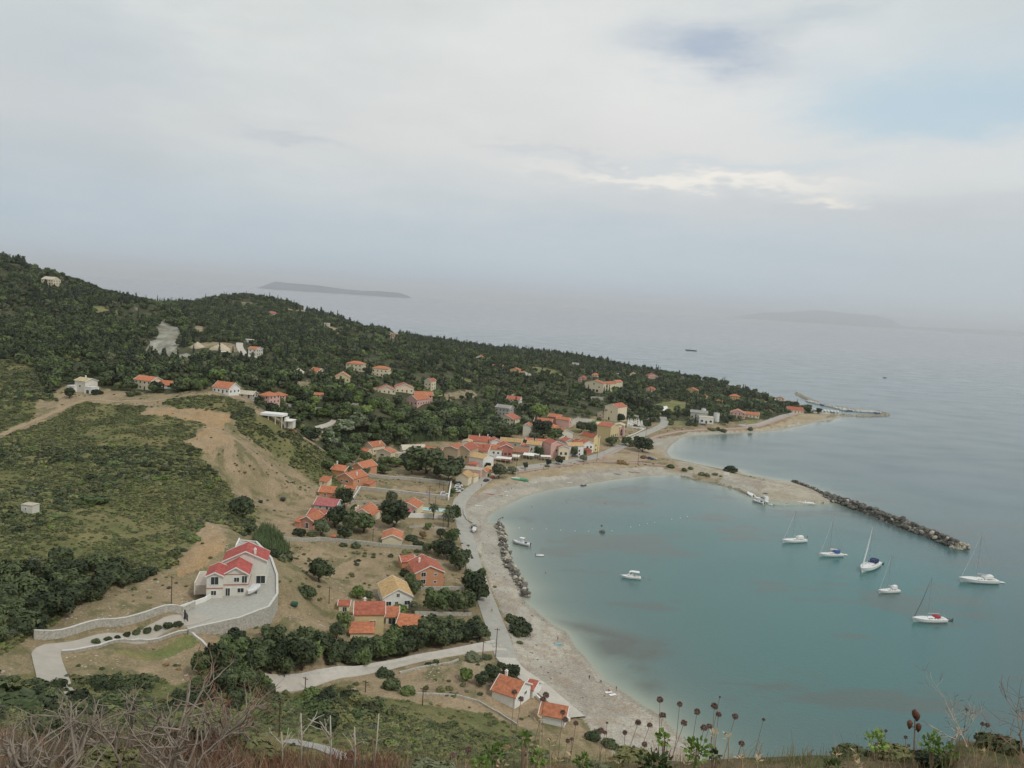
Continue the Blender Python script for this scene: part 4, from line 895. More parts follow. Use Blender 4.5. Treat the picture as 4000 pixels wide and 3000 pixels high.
def house(label, name, vols, group=None, cat='house'):
    """vols: (px, py, wpx, hpx, depth m, roof kind, roof rise m, degrees, wall, roof, options)"""
    root = None
    for v in vols:
        px, py, wpx, hpx, d, ax, rise, deg, wc, rc = v[:10]; op = v[10] if len(v) > 10 else {}
        p = hit(px, py) if 'at' not in op else None
        if root is None:
            P0 = p; near = p.y < 430
            a0 = R(deg) - math.atan2(0, 1); root = empty(name, p, a0, label, cat, group); inv = (Matrix.Translation(p) @ Matrix.Rotation(a0, 4, 'Z')).inverted()
        th = R(deg) - 0.0
        k = P0.y / F * (1.2 if 430 < P0.y < 800 else 1.0); w = wpx * k if wpx else op['w']; h = hpx * k * 1.05 if hpx else op['h']
        h = max(h, op.get('hmin', 2.3))
        if p is None: loc = Vector(op['at']); rz = th - a0
        else:
            if 'z' in op: p = Vector((p.x, p.y, op['z']))
            loc = inv @ p; rz = th - a0
        win = op.get('win', 'auto')
        if win == 'auto': win = autowin(w, d, h, ax, op.get('sides', 'f' + ('r' if deg <= 2 else 'l')))
        volume(root, loc, rz, w, d, h, rise, ax, wc, rc, win, op.get('chim'), near, op.get('trim', P0.y < 820 and ax in 'xy'))
        M_ = root.matrix_basis if False else None
        wp = Matrix.Translation(P0) @ Matrix.Rotation(a0, 4, 'Z') @ Matrix.Translation(loc) @ Matrix.Rotation(rz, 4, 'Z') @ Vector((0, d / 2, 0))
        HOUSE_XY.append((wp.x, wp.y, max(w, d) * .52))
        if max(w, d) > 1.6 * min(w, d):
            e = Matrix.Translation(P0) @ Matrix.Rotation(a0, 4, 'Z') @ Matrix.Translation(loc) @ Matrix.Rotation(rz, 4, 'Z')
        # keep the line of sight in front of the house open
        HOUSE_XY.append((wp.x * (1 - (d / 2 + 3) / wp.y), wp.y - d / 2 - 3, max(w, d) * .38))
    return root

# the villa on its terrace
vp = at_z(918, 2327, TERR_Z); vr = empty('villa', vp, R(13), 'large two storey villa with crimson tiled gables on the curved hillside terrace', 'villa')
volume(vr, Vector((0, 0, 0)), 0, 6.6, 8, 6.1, 1.9, 'y', 'villa', 'crimson', 'fw0.3,3.9,1.3,1.2 fd-1.9,0.05,1.1,2.1 fw1.4,0.9,1.6,1.2 fw2.3,3.6,1.3,1.9', trim=True)
volume(vr, Vector((-5.1, -1.6, 0)), 0, 4.1, 7.5, 6.3, .95, 'y', 'villa', 'crimson', 'fw0,3.8,1.9,2.1 fw-0.2,0.9,1.3,1.2 lw3,3.8,1.2,1.2', trim=True)
volume(vr, Vector((1.6, 8.35, 0)), 0, 11.6, 8.0, 7.0, 2.7, 'y', 'villa', 'crimson', 'fw4.3,0.3,2.4,2.2 rw3,3.6,1.2,1.2', chim=(2.5, 1.0), trim=True)
mb = MB()
mb.box(-3.3, 3.42, -.16, -.003, 3.05, 3.22); mb.box(3.303, 3.42, -.0, 7.9, 3.05, 3.22); mb.box(-7.3, -2.9, -1.76, -1.603, 2.75, 2.9); mb.box(-3.2, 3.2, -.12, -.003, 5.95, 6.08)
mb.build('cornice', mat('red_trim', (.42, .12, .09), .7, .1, 2, .3), vr)
mb = MB(); mb.box(-10.6, -7.25, 3.0, 11.5, -.6, 2.0); mb.build('side_terrace', mat('terrace_tiles', (.50, .42, .36), .8, .1, 1, .3), vr)
mb = MB(); mb.box(-10.9, -10.603, 2.7, 11.8, -.6, 2.8); mb.box(-10.6, -9.0, 11.503, 11.8, -.6, 2.8); mb.box(-7.24, -6.9, 5.9, 9.4, 2.0, 3.2); mb.build('parapet', WM['villa'], vr)
HOUSE_XY += [(vp.x, vp.y + 6, 12), (vp.x - 6, vp.y + 6, 9)]

H_ = house
# --- near houses, bottom right to top left
H_('two storey coral house with a red roof and white framed windows', 'coral_house', [
 (1676, 2288, 118, 54, 12, 'y', 2.3, 20, 'coral', 'red', dict(win='fw-2.2,3.4,1.6,1.5 fw2.1,3.5,.9,.8 fw-2.2,0.8,1.6,1.6 fw2.1,0.9,.9,.8', chim=(-2.2, 7))),
 (1595, 2225, 55, 34, 7, 'x', 1.2, 20, 'coral', 'red', dict(win='fd0.4,0.1,1.2,2'))])
H_('white single storey house with a broad ochre tiled roof behind the yellow house', 'white_house', [
 (1553, 2375, 118, 46, 12, 'y', 2.5, 18, 'white', 'tan', dict(win='fw0.0,3.6,.9,1.1 fw-3.0,0.9,1.7,1.3 fw3.0,0.9,1.7,1.3 fd-.4,0.05,.9,2 lw3,1,1.2,1.2'))])
H_('large yellow two storey house with red roofs and a long low right wing', 'yellow_house', [
 (1440, 2474, 117, 78, 8, 'x', 2.2, 10, 'yellow', 'red', dict(win='fw-2.6,2.3,.8,.8 fd1.0,2.0,1.6,1.8 lw4,3.2,1.0,1.1', chim=(-1.5, 7.2))),
 (1592, 2478, 96, 32, 9, 'x', 1.9, -6, 'yellow', 'orange', dict(win='fw-1.6,1.0,.9,.8 fw1.3,1,1.0,.9')),
 (1530, 2440, 50, 35, 8, 'x', 1.6, 8, 'pale', 'orange', dict(win='fd0,0.2,2.0,1.9')),
 (1412, 2502, 90, 18, 5, 'shed', 1.1, 10, 'cream', 'orange', dict(win='')),
 (1342, 2392, 42, 17, 4, 'x', .7, 6, 'cream', 'red', dict(win='fd0.3,0.1,1.2,1.5'))])
H_('small cream house with a plain gable wall and orange roof beside the long rubble wall', 'cream_house', [
 (1530, 2134, 78, 30, 9, 'y', 1.6, 6, 'cream', 'orange', dict(win='rw3,1,1,1', ))])
H_('cream gabled house with an orange roof and two white chimneys among the orchard trees', 'cream_house', [
 (1413, 2036, 84, 26, 11, 'y', 2.6, -8, 'cream', 'orange', dict(win='fw-1.5,1,1,1', chim=[(-4.6, 5), (-4.4, 7.2)]))])
H_('cream bungalow with a bright orange roof beside the swimming pool', 'cream_bungalow', [
 (1590, 2008, 80, 30, 9, 'y', 1.9, -12, 'cream', 'orange', dict(win='fw2.2,.6,1.5,1.9 fd3.4,0.1,1.1,2')),
 (1572, 2016, 66, 16, 4, 'shed', .9, -4, 'cream', 'rose', dict(win=''))])
H_('low rose roofed house with blue grey walls at the foot of the bank', 'rose_roof_house', [
 (1268, 1994, 90, 20, 9, 'x', 2.2, -8, 'blue', 'rose', dict(win='fw-2,0.8,1,1 fd1,0.1,1.1,1.9 fw3,0.8,1,1'))])
H_('house with a wide plain orange roof and white verges above the rose roofed house', 'orange_roof_house', [
 (1286, 1942, 84, 17, 8, 'x', 2.1, -4, 'coral', 'orange', dict(win='fw-2,.6,1,1 fw2,.6,1,1'))])
H_('little cream house with an orange lean-to roof uphill of the plain orange roof', 'garden_house', [
 (1262, 1898, 35, 16, 5, 'shed', 1.6, -12, 'cream', 'orange', dict(win='fw0,0.9,.8,.9'))])
H_('large coral villa with stacked orange gables and white chimneys among palms', 'coral_villa', [
 (1348, 1893, 80, 27, 12, 'y', 2.4, -26, 'coral', 'orange', dict(win='fw1.0,1.2,1.8,1.1 fw-2.2,1.2,1.2,1.1 rw4,1,1.2,1.5', chim=(3.2, 5))),
 (1395, 1848, 66, 24, 12, 'y', 2.6, -26, 'coral', 'orange', dict(win='fw0,1,1,1')),
 (1318, 1858, 60, 22, 8, 'x', 2.0, -20, 'coral', 'orange', dict(win='', chim=(-3, 4))),
 (1432, 1908, 30, 14, 5, 'shed', 1.2, -26, 'coral', 'orange', dict(win=''))])
H_('small garden pavilion with an orange roof in front of the stacked coral villa', 'garden_pavilion', [
 (1366, 1926, 42, 17, 4, 'x', .9, -8, 'cream', 'orange', dict(win=''))], cat='pavilion')
H_('salmon house with a white framed door and crossed orange roofs behind a rounded shrub', 'salmon_house', [
 (1197, 2064, 58, 33, 9, 'y', 1.6, -16, 'salmon', 'orange', dict(win='fd0.2,0.1,1.4,2.2')),
 (1230, 2042, 70, 26, 9, 'x', 2.0, -10, 'salmon', 'red', dict(win='')),
 (1160, 2060, 22, 18, 5, 'shed', 1, -16, 'salmon', 'orange', dict(win=''))])
H_('cream house with an orange roof and tall white chimney under the green bank', 'cream_house', [
 (1437, 1768, 46, 22, 10, 'y', 2.4, -38, 'cream', 'orange', dict(chim=(2.5, 7))),
 (1420, 1775, 34, 12, 5, 'x', 1.2, -30, 'cream', 'orange', dict(win=''))])
H_('cream house with a carport and a narrow orange roof right of its chimneyed neighbour', 'cream_house', [
 (1497, 1797, 58, 28, 6, 'y', 1.5, -25, 'cream', 'orange', dict(win='fw-1,2.6,2.4,.9 fw1,0.8,1,1')),
 (1537, 1796, 34, 20, 6, 'flat', .2, -25, 'cream', 'pale', dict(win='fd0,0.1,1.8,1.8'))])
H_('long low house with a pale weathered roof left of the pink house', 'pale_roof_house', [
 (1618, 1776, 76, 17, 7, 'x', 2.4, 24, 'pale', 'pale', dict(win='fw-2,1,1,1'))])
H_('tall plain pink house with an orange roof at the left end of the seafront', 'pink_house', [
 (1683, 1808, 64, 38, 7, 'x', 1.8, -20, 'pink', 'orange', dict(win='rw3,1,1,1.2 rw3,3.8,1,1.2'))])
H_('tan stone building with two gables, small red windows and broad orange roofs', 'stone_guesthouse', [
 (1757, 1812, 52, 50, 13, 'y', 1.4, -18, 'tan', 'orange', dict(win='fw-1,3.9,1.2,1.2 fw-1,1,1.2,1.2')),
 (1803, 1812, 52, 46, 15, 'y', 2.8, -18, 'tan', 'red', dict(win='fw-2.0,3.8,1.2,1.2 fw0,3.8,.8,1.2 fw2.6,3.8,1.2,1.2 fd0.6,0.1,1.2,2'))], cat='guesthouse')
H_('broad low block under a wide red roof left of the white row', 'broad_roof_house', [
 (1858, 1790, 78, 26, 14, 'x', 3.0, -12, 'pale', 'red', dict(win='fw-4,3,2,1 fw0,3,2,1 fw4,3,2,1'))])
H_('white seafront row with four dark upstairs windows in a line under an orange roof', 'white_seafront_row', [
 (1918, 1790, 68, 30, 8, 'x', 2.2, -8, 'white', 'orange', dict(win='fw-4.4,3.2,1.2,1.2 fw-1.5,3.2,1.2,1.2 fw1.5,3.2,1.2,1.2 fw4.4,3.2,1.2,1.2'))], cat='building')
H_('tavern with a steep red roof, glazed upper floor and white posts', 'tavern', [
 (1973, 1797, 46, 40, 12, 'y', 2.0, 8, 'maroon', 'red', dict(win='fw-2.6,3.2,1.5,1.4 fw0,3.2,1.6,1.4 fw2.6,3.2,1.5,1.4')),
 (1936, 1760, 36, 30, 9, 'y', 1.6, 12, 'white', 'red', dict(win=''))], cat='tavern')
H_('house with a plain orange roof and white chimney standing behind the seafront roofs', 'inland_house', [
 (1868, 1742, 66, 16, 9, 'x', 2.8, -4, 'cream', 'red', dict(win='fw4,.4,1.2,1.2', chim=[(0, 4), (5.6, 5)])),
 (1822, 1746, 30, 16, 7, 'y', 1, -4, 'pale', 'tan', dict(win=''))])
H_('old stone house with a long faded tan roof under the wood', 'old_stone_house', [
 (1995, 1745, 70, 16, 8, 'x', 2.0, -6, 'stone', 'tan', dict(win='fw-3,1,1,1 fw3,1,1,1'))])
H_('low shed with a patched brown and tan roof right of the glazed tavern', 'tavern_shed', [
 (2028, 1783, 58, 14, 9, 'x', 2.4, -10, 'tan', 'brown', dict(win=''))], cat='shed')
H_('pale house with two arched brown doors upstairs and a small orange roof', 'pale_house', [
 (2082, 1777, 46, 33, 9, 'x', 1.8, -12, 'pale', 'tan', dict(win='fd-1.2,3.0,.9,1.7 fd1.2,3.0,.9,1.7 fw0,.6,1,1')),
 (2050, 1772, 28, 26, 8, 'x', 1, -12, 'grey', 'orange', dict(win=''))])
H_('grey sided house with a bright orange roof and white front beside the pink porch', 'grey_white_house', [
 (2125, 1772, 52, 32, 9, 'x', 2.4, 8, 'white', 'orange', dict(win='fw3,3.2,1,1 fd0,.1,2.2,2')),
 (2150, 1780, 26, 16, 4, 'shed', .8, 8, 'pink', 'red', dict(win=''))])
H_('pink seafront house with a cream two storey porch under a small red gable', 'pink_porch_house', [
 (2172, 1790, 46, 46, 10, 'y', 2.0, 30, 'pink', 'red', dict(win='fw0,4.6,1,1.1')),
 (2200, 1797, 34, 40, 4, 'y', 1.2, 8, 'cream', 'red', dict(win='fw-1.8,3.4,1.4,1.8 fw1.4,3.4,1.6,1.8 fd0,.1,2.6,2.3'))])
H_('white house with a faded tan roof behind the round seafront tree', 'white_house', [
 (2250, 1783, 52, 34, 8, 'x', 1.6, 22, 'white', 'tan', dict(win='fw2.2,3.2,1,1.3 fw2.4,.8,1,1.2 fd-1,.1,1.6,2.2'))])
H_('grey gabled cottage with a bright red roof behind the tan roof', 'grey_cottage', [
 (2230, 1748, 44, 20, 8, 'y', 1.8, 30, 'grey', 'red', dict(win='')),
 (2275, 1755, 44, 20, 8, 'y', 1.8, 34, 'pale', 'red', dict(win='fw0,1,1,1'))])
H_('small house with a red gabled balcony and glazed ground floor porch', 'balcony_house', [
 (2298, 1768, 36, 30, 8, 'y', 1.6, 26, 'white', 'red', dict(win='fw-1,3.2,1.5,1.4 fw1.8,3.2,1.5,1.4 fd0,.1,3,2')),
 (2290, 1775, 40, 12, 4, 'shed', .9, 26, 'maroon', 'dark', dict(win=''))])
H_('tall yellow house with a dark red roof and narrow gable on the village road', 'tall_yellow_house', [
 (2328, 1765, 30, 46, 13, 'y', 2.0, 42, 'yellow', 'dark', dict(win='fw-.6,1,1,1.2 fw-.6,4,1,1.2'))])
H_('big yellow block with a blank end wall, red roof and balconies on the right', 'yellow_block', [
 (2355, 1726, 50, 50, 14, 'x', 1.8, -34, 'yellow', 'red', dict(win='rw2.5,1,1.2,1.8 rw5.5,1,1.2,1.8 rw8.5,1,1.2,1.8 rw11.5,1,1.2,1.8 rw2.5,4.2,1.2,1.8 rw5.5,4.2,1.2,1.8 rw8.5,4.2,1.2,1.8 rw11.5,4.2,1.2,1.8'))], cat='building')
H_('long pink building with a pale yellow roof behind the big yellow block', 'long_pink_building', [
 (2372, 1700, 84, 30, 9, 'x', 1.4, -22, 'pink', 'yellow', dict(sides='fr')),
 (2415, 1705, 34, 36, 8, 'y', 1.2, -14, 'pink', 'yellow', dict(win='fw-2,4,1.6,1.6 fw2,4,1.6,1.6 fw-2,1,1.6,1.8 fw2,1,1.6,1.8'))], cat='building')
H_('maroon walled house with a long dark orange roof beside the bright green tree', 'maroon_house', [
 (2118, 1668, 58, 16, 9, 'x', 2.6, -14, 'maroon', 'orange', dict(win='fw-4,.8,1.2,1.2 fw0,.8,1.2,1.2'))])
H_('pink ended house with stepped dark orange roofs next to the meadow', 'stepped_roof_house', [
 (2196, 1668, 46, 24, 7, 'x', 1.6, -24, 'pink', 'orange', dict(win='rw3,3.4,1,1.2')),
 (2162, 1655, 40, 22, 8, 'x', 2, -20, 'maroon', 'orange', dict(win=''))])
H_('pale yellow house with an orange hipped roof behind the rounded village trees', 'hipped_house', [
 (2130, 1695, 62, 22, 12, 'hip', 2.8, -18, 'yellow', 'orange', dict(win='fw3,1,1,1'))])
H_('long orange roofed house running down towards the road right of the village trees', 'long_orange_house', [
 (2210, 1712, 52, 18, 16, 'y', 2.4, 24, 'pale', 'orange', dict(win='fw0,1,1,1'))])
H_('small orange roofed house at the left behind the village roofs, half hidden by bushes', 'half_hidden_house', [
 (2056, 1706, 26, 34, 9, 'y', 1.8, -8, 'pale', 'orange', dict(win='')), (2068, 1735, 22, 10, 6, 'x', 1.6, 6, 'pale', 'orange', dict(win=''))])
H_('white store with a flat ochre gable roof near the shore end of the village', 'white_store', [
 (1858, 1824, 56, 30, 12, 'x', 1.8, -30, 'white', 'tan', dict(win='')), (1880, 1822, 26, 26, 6, 'y', 1, -30, 'white', 'red', dict(win='fd0,.1,1.6,2'))], cat='store')
H_('low house with two crossed ochre roofs half hidden in trees', 'ochre_roof_house', [
 (1752, 1838, 62, 14, 8, 'hip', 2.0, -14, 'ochre', 'tan', dict(win=''))])
H_('flat roofed pink and white store with one blue shutter', 'flat_store', [
 (1838, 1862, 66, 22, 8, 'flat', .2, -12, 'pink', 'pale', dict(win='fw2,1.2,1.2,1.1')), (1842, 1838, 30, 20, 6, 'hip', 1.4, -12, 'pink', 'red', dict(win=''))], cat='store')
H_('cream corner house with a faceted ochre roof beside the row of parked cars', 'cream_corner_house', [
 (1803, 1894, 52, 32, 10, 'y', 2.0, -14, 'cream', 'tan', dict(win='fw-1.2,1.0,.9,1 rd7,.1,1.2,2', trim=False)), (1838, 1886, 26, 24, 7, 'hip', 1.2, -20, 'cream', 'tan', dict(win='fd0,.1,2.0,2'))])
H_('little cream kiosk with an orange roof on the bend of the shore road', 'kiosk', [
 (1886, 1862, 28, 18, 5, 'y', 1.2, -28, 'cream', 'orange', dict(win='rd2,.1,2,1.8')), (1900, 1850, 24, 14, 5, 'shed', 1.2, -28, 'ochre', 'tan', dict(win=''))], cat='kiosk')
H_('tall cream church with a red roof and stepped bell gable', 'church', [
 (2385, 1643, 48, 44, 17, 'y', 2.6, -36, 'cream', 'red', dict(win='fd-2,.1,1.6,2.6 fw0,7,1,1.3 rw5,4,1,2 rw11,4,1,2'))], cat='church')
cr_ = [o for o in COL.objects if o.name.startswith('church')][0]
mb = MB(); mb.loft([[(-7.0, -1.2, -2), (-2.8, -1.2, -2), (-2.8, -.02, -2), (-7.0, -.02, -2)], [(-6.2, -1.0, 9.6), (-3.0, -1.0, 9.6), (-3.0, -.02, 9.6), (-6.2, -.02, 9.6)], [(-6.0, -.9, 12.2), (-3.2, -.9, 12.2), (-3.2, -.02, 12.2), (-6.0, -.02, 12.2)]]); bg_ = mb.build('bell_gable', WM['cream'], cr_)
mb = MB(); [mb.box(a, a + .7, -1.1, -1.0, 8.0, 9.6) for a in (-5.6, -4.2)]; mb.build('bell_opening', M_glass, bg_)
H_('tiny cream chapel with a brown roof left of the church', 'chapel', [(2344, 1629, 18, 12, 5, 'y', 1.2, -20, 'cream', 'brown', dict(win='fw0,1,1,1'))], cat='chapel')
H_('long cream hotel with a blank gable end and a row of red roofs', 'hotel', [
 (2318, 1531, 76, 34, 12, 'y', 3.0, -22, 'cream', 'orange', dict(win='fw0,8.0,1.4,1.6 fw6,5,1.4,1.4 fw-8,.3,2.4,2.6 fw-4,.3,2.4,2.6 fw0,.3,2.4,2.6 fw4,.3,2.4,2.6')),
 (2356, 1528, 44, 30, 16, 'y', 2.0, -40, 'cream', 'orange', dict(win='fw-4,1,2,2 fw0,1,2,2 fw4,1,2,2 fw-4,5,2,2 fw0,5,2,2 fw4,5,2,2')), (2395, 1515, 26, 24, 14, 'y', 2.0, -40, 'cream', 'orange', dict(win='fw0,1,2,2'))], cat='hotel')
FAR = [
 ('small orange roofed house alone among the trees below the ridge', 1943, 1440, 42, 9, 8, 'x', 1.8, -10, 'cream', 'orange'),
 ('ochre house with an orange roof left of the white bungalow on the upper slope', 2008, 1457, 40, 13, 9, 'y', 2, -14, 'ochre', 'orange'),
 ('white bungalow with an orange gable on the upper slope', 2050, 1472, 50, 12, 9, 'y', 2.4, 12, 'white', 'orange'),
 ('narrow pink house just left of the long hotel', 2270, 1492, 24, 16, 9, 'y', 2, -24, 'pink', 'red'),
 ('orange roof showing over the trees behind the hotel', 2328, 1472, 30, 6, 8, 'hip', 2.4, 0, 'cream', 'orange'),
 ('white flat topped house behind the hotel trees', 2412, 1474, 22, 13, 8, 'flat', .2, 10, 'white', 'pale'),
 ('yellowish gabled house on the crest left of the pink one', 2470, 1482, 22, 20, 9, 'y', 2.6, -12, 'cream', 'tan'),
 ('pink house with a white terrace on the crest against the sea', 2550, 1484, 46, 14, 10, 'y', 4, 6, 'pink', 'red'),
 ('small pink house with a red roof on the open slope below the crest', 2540, 1531, 30, 11, 9, 'hip', 2.6, -20, 'pink', 'red'),
 ('grey roofed farmhouse on the crest', 2246, 1432, 26, 8, 9, 'x', 2.6, -16, 'pale', 'grey'),
 ('grey stone house with a dark roof and white balcony above the village', 1960, 1622, 50, 24, 10, 'x', 2, -24, 'stone', 'grey'),
 ('cream house with a large red roof below the grey stone house', 1972, 1660, 62, 22, 12, 'y', 2.8, -26, 'cream', 'red'),
 ('small red roofed house with a white chimney deep in the trees', 2004, 1572, 44, 10, 9, 'x', 2.4, -14, 'white', 'red'),
 ('orange yellow two storey house high on the headland', 2700, 1541, 44, 17, 11, 'y', 2.6, -22, 'ochre', 'orange'),
 ('small pale gabled house right of the high headland house', 2746, 1559, 28, 9, 9, 'y', 2, -24, 'cream', 'orange'),
 ('white verandah house with a wide orange hipped roof on the headland', 2806, 1588, 36, 16, 10, 'hip', 2.6, -10, 'pale', 'orange'),
 ('low orange hipped house adjoining the verandah house', 2846, 1590, 34, 14, 9, 'hip', 2.2, -10, 'pale', 'orange'),
 ('square orange plastered house with a hipped roof above the verandah houses', 2872, 1563, 40, 14, 10, 'hip', 2.4, -8, 'ochre', 'orange'),
 ('pink bungalow with an orange roof near the harbour road', 2880, 1633, 48, 16, 12, 'y', 3, -16, 'pink', 'orange'),
 ('orange roofed bungalow with a white chimney right of the pink bungalow', 2938, 1632, 44, 10, 9, 'x', 2.2, -10, 'cream', 'orange'),
 ('tiny orange gabled hut in the headland bushes', 3006, 1614, 22, 7, 6, 'y', 1.4, -10, 'cream', 'orange'),
 ('pale house with a red roof at the head of the harbour', 3045, 1574, 32, 16, 9, 'y', 2, -18, 'cream', 'red'),
 ('low red roofed harbour house beside the pale one', 3080, 1583, 38, 8, 9, 'x', 2, -8, 'white', 'red'),
 ('long harbour tavern with a red roof at the end of the shore road', 3106, 1613, 62, 11, 12, 'x', 3.0, -10, 'cream', 'red'),
 ('cream two storey house with an orange hipped roof and shaded balcony', 1382, 1448, 54, 22, 10, 'hip', 2, -8, 'cream', 'orange'),
 ('square pale yellow house with columns and an orange hipped roof', 1482, 1470, 54, 24, 10, 'hip', 2, -6, 'cream', 'orange'),
 ('bright yellow house with a high orange gable', 1338, 1492, 48, 16, 10, 'y', 3.2, 12, 'yellow', 'orange'),
 ('cream house with red roofs at the left end of the stepped row', 1510, 1537, 58, 12, 10, 'y', 2.8, 12, 'cream', 'red'),
 ('cream house with a white gable at the right end of the stepped row', 1580, 1534, 60, 16, 10, 'y', 2.8, 14, 'cream', 'red'),
 ('pink gabled house with broad orange roofs below the stepped row', 1608, 1582, 44, 18, 16, 'y', 3.0, -30, 'pink', 'orange'),
 ('long orange roof behind the pink gable', 1655, 1556, 58, 10, 8, 'x', 2.4, 10, 'pink', 'orange'),
 ('slim tall cream house alone right of the stepped row', 1670, 1522, 26, 28, 8, 'y', 2, -24, 'cream', 'red'),
 ('pink two storey house with a double orange roof on the edge of the plateau', 1028, 1578, 48, 26, 10, 'hip', 2, -20, 'pink', 'orange'),
 ('low orange hipped annexe half behind a tree beside the pink plateau house', 1076, 1560, 46, 10, 8, 'hip', 2, -10, 'pink', 'orange'),
 ('small white and orange house high on the far slope', 1872, 1406, 28, 10, 8, 'y', 2.6, -12, 'white', 'orange'),
 ('lone house with a faded red roof near the top of the second hill', 1059, 1234, 38, 9, 9, 'hip', 3, 0, 'pale', 'rose'),
 ('small orange roof in the trees right of the unfinished building', 1243, 1556, 26, 5, 6, 'x', 1.2, 0, 'cream', 'orange'),
 ('long orange roof slanting down behind a round tree', 1224, 1462, 36, 8, 8, 'x', 2.6, -34, 'cream', 'orange'),
 ('plain grey gabled barn among the trees', 1162, 1468, 34, 8, 9, 'y', 2.4, 10, 'pale', 'pale'),
 ('cream house with a pale roof on its own terrace high on the left hill', 184, 1112, 56, 20, 11, 'x', 3, -14, 'cream', 'pale'),
 ('cream house with an orange roof, white chimney and arched porch on the plateau edge', 556, 1522, 74, 30, 9, 'x', 2.2, -22, 'cream', 'orange'),
 ('small white ended cottage with a low orange roof half in bushes', 638, 1518, 52, 12, 8, 'x', 2.2, -10, 'white', 'orange'),
 ('white bungalow with an orange roof and small gable window on the plateau', 862, 1536, 70, 18, 9, 'x', 3.0, -24, 'white', 'orange'),
 ('ruined grey building with a sagging pale roof at the plateau end', 958, 1555, 46, 8, 8, 'x', 1.6, -6, 'stone', 'pale'),
 ('stone house with a brick lower floor beside the quarry road', 985, 1390, 30, 22, 10, 'x', 1.6, -14, 'pale', 'orange'),
 ('white farm building beside the steep track above the quarry', 961, 1336, 34, 8, 6, 'flat', .2, -14, 'white', 'white'),
 ('long grey sheds under the quarry heaps', 866, 1388, 36, 10, 8, 'flat', .2, -6, 'grey', 'white'),
 ('ruined brown walls near the top of the second hill', 960, 1190, 40, 7, 8, 'flat', .2, 0, 'tan', 'pale'),
 ('pale house scattered with white walls on the side of the second hill', 1270, 1272, 30, 9, 8, 'flat', .2, 0, 'pale', 'pale'),
 ('brick shell of a house on a bare patch of the far ridge', 1540, 1318, 30, 11, 8, 'y', 1.6, 0, 'tan', 'brown'),
]
for f in FAR: H_(f[0], 'far_house', [f[1:]], cat='house')
H_('greenish roofed white two storey house with porches on the left plateau', 'porch_house', [
 (312, 1532, 50, 36, 8, 'x', 1.6, -24, 'pale', 'yellow', dict(win='fw0,3,1,1 rw3,3,1,1', chim=(-3, 6))), (342, 1538, 34, 20, 5, 'flat', .2, -24, 'white', 'white', dict(win='fd0,.1,2.2,2')), (276, 1530, 34, 18, 5, 'flat', .2, -24, 'white', 'white', dict(win=''))])
H_('small roofless white ruin with one window in the scrub', 'ruined_hut', [(104, 2005, 52, 30, 3, 'flat', .1, -10, 'pale', 'pale', dict(win='fw-.3,1,.5,.7'))], cat='ruin')
H_('white seaside house with a broad orange roof beside the promenade', 'white_seaside_house', [
 (1965, 2748, 108, 42, 8.5, 'x', 2.3, -28, 'white', 'orange', dict(win='rw2.2,1,1.2,.9 rw5.6,1,1.2,.9', chim=(-3.2, 7))), (2066, 2722, 34, 32, 5, 'x', 1.2, -28, 'white', 'red', dict(win=''))])
H_('low outbuilding with a plain orange roof nearest the camera on the promenade', 'beach_outbuilding', [
 (2155, 2832, 104, 18, 6, 'x', 1.5, -14, 'white', 'orange', dict(win=''))], cat='outbuilding')
H_('white power station hall with dark windows behind the far beach', 'power_station', [
 (2758, 1655, 46, 19, 12, 'flat', .2, -10, 'white', 'pale', dict(win='fw-4,1.4,2,1.8 fd0,.1,1.6,2.6 fw4,1.4,2,1.8')), (2728, 1644, 54, 26, 18, 'x', 1.4, -14, 'grey', 'grey', dict(win='fw-6,2.6,1.4,1.6 fd5,.1,2.6,4'))], cat='industrial building')
# the unfinished concrete frame
p = hit(1060, 1650); fr = empty('concrete_frame', p, R(-8), 'unfinished white concrete building with open bays on the plateau edge', 'building')
mb = MB()
for a, b in ((-6.5, 6.0), (7.2, 11)):
    zz = 3.2 if a < 0 else 1.0
    mb.box(a, b, 0, 7, zz, zz + (1.2 if a < 0 else .5))
mb.build('slab', WM['white'], fr); mb = MB()
for a in (-6.3, -2.2, 1.8, 5.5):
    for b in (.3, 6.4): mb.box(a, a + .35, b, b + .35, -3, 3.197)
mb.box(6.3, 7.1, 2, 6.5, -3, 2.6); mb.box(8, 10.8, 3, 6.5, -3, .997); mb.build('column', WM['pale'], fr); HOUSE_XY.append((p.x, p.y + 3, 9))
# storage tanks, chimney pipe of the power station
def tank(px, py, wpx, hpx, label):
    p = hit(px, py); k = p.y / F; r = wpx * k / 2; h = hpx * k; o = empty('storage_tank', p, 0, label, 'tank', 'storage tanks of the power station')
    mb = MB(); cs = [[(r * math.cos(t * math.pi / 12), r * math.sin(t * math.pi / 12), z) for t in range(24)] for z in (-2, h)]; mb.loft(cs); mb.build('shell', WM['white'], o)
    mb = MB(); mb.loft([[(q * math.cos(t * math.pi / 12), q * math.sin(t * math.pi / 12), z) for t in range(24)] for q, z in ((r * 1.02, h), (r * 1.02, h + .25), (.3, h + .9))]); mb.build('lid', M_slab, o)
    mb = MB()
    for t in range(16): a = t * math.pi / 8; mb.tube([(r * math.cos(a), r * math.sin(a), h + .2), (r * math.cos(a), r * math.sin(a), h + 1.2)], .04, 4)
    mb.tube([(r * math.cos(t * math.pi / 8), r * math.sin(t * math.pi / 8), h + 1.2) for t in range(17)], .04, 4); mb.build('railing', M_slab, o); HOUSE_XY.append((p.x, p.y, r + 2))
tank(2797, 1646, 23, 31, 'tall white storage tank right of the power station hall'); tank(2746, 1632, 18, 34, 'white storage tank standing behind the power station roof')
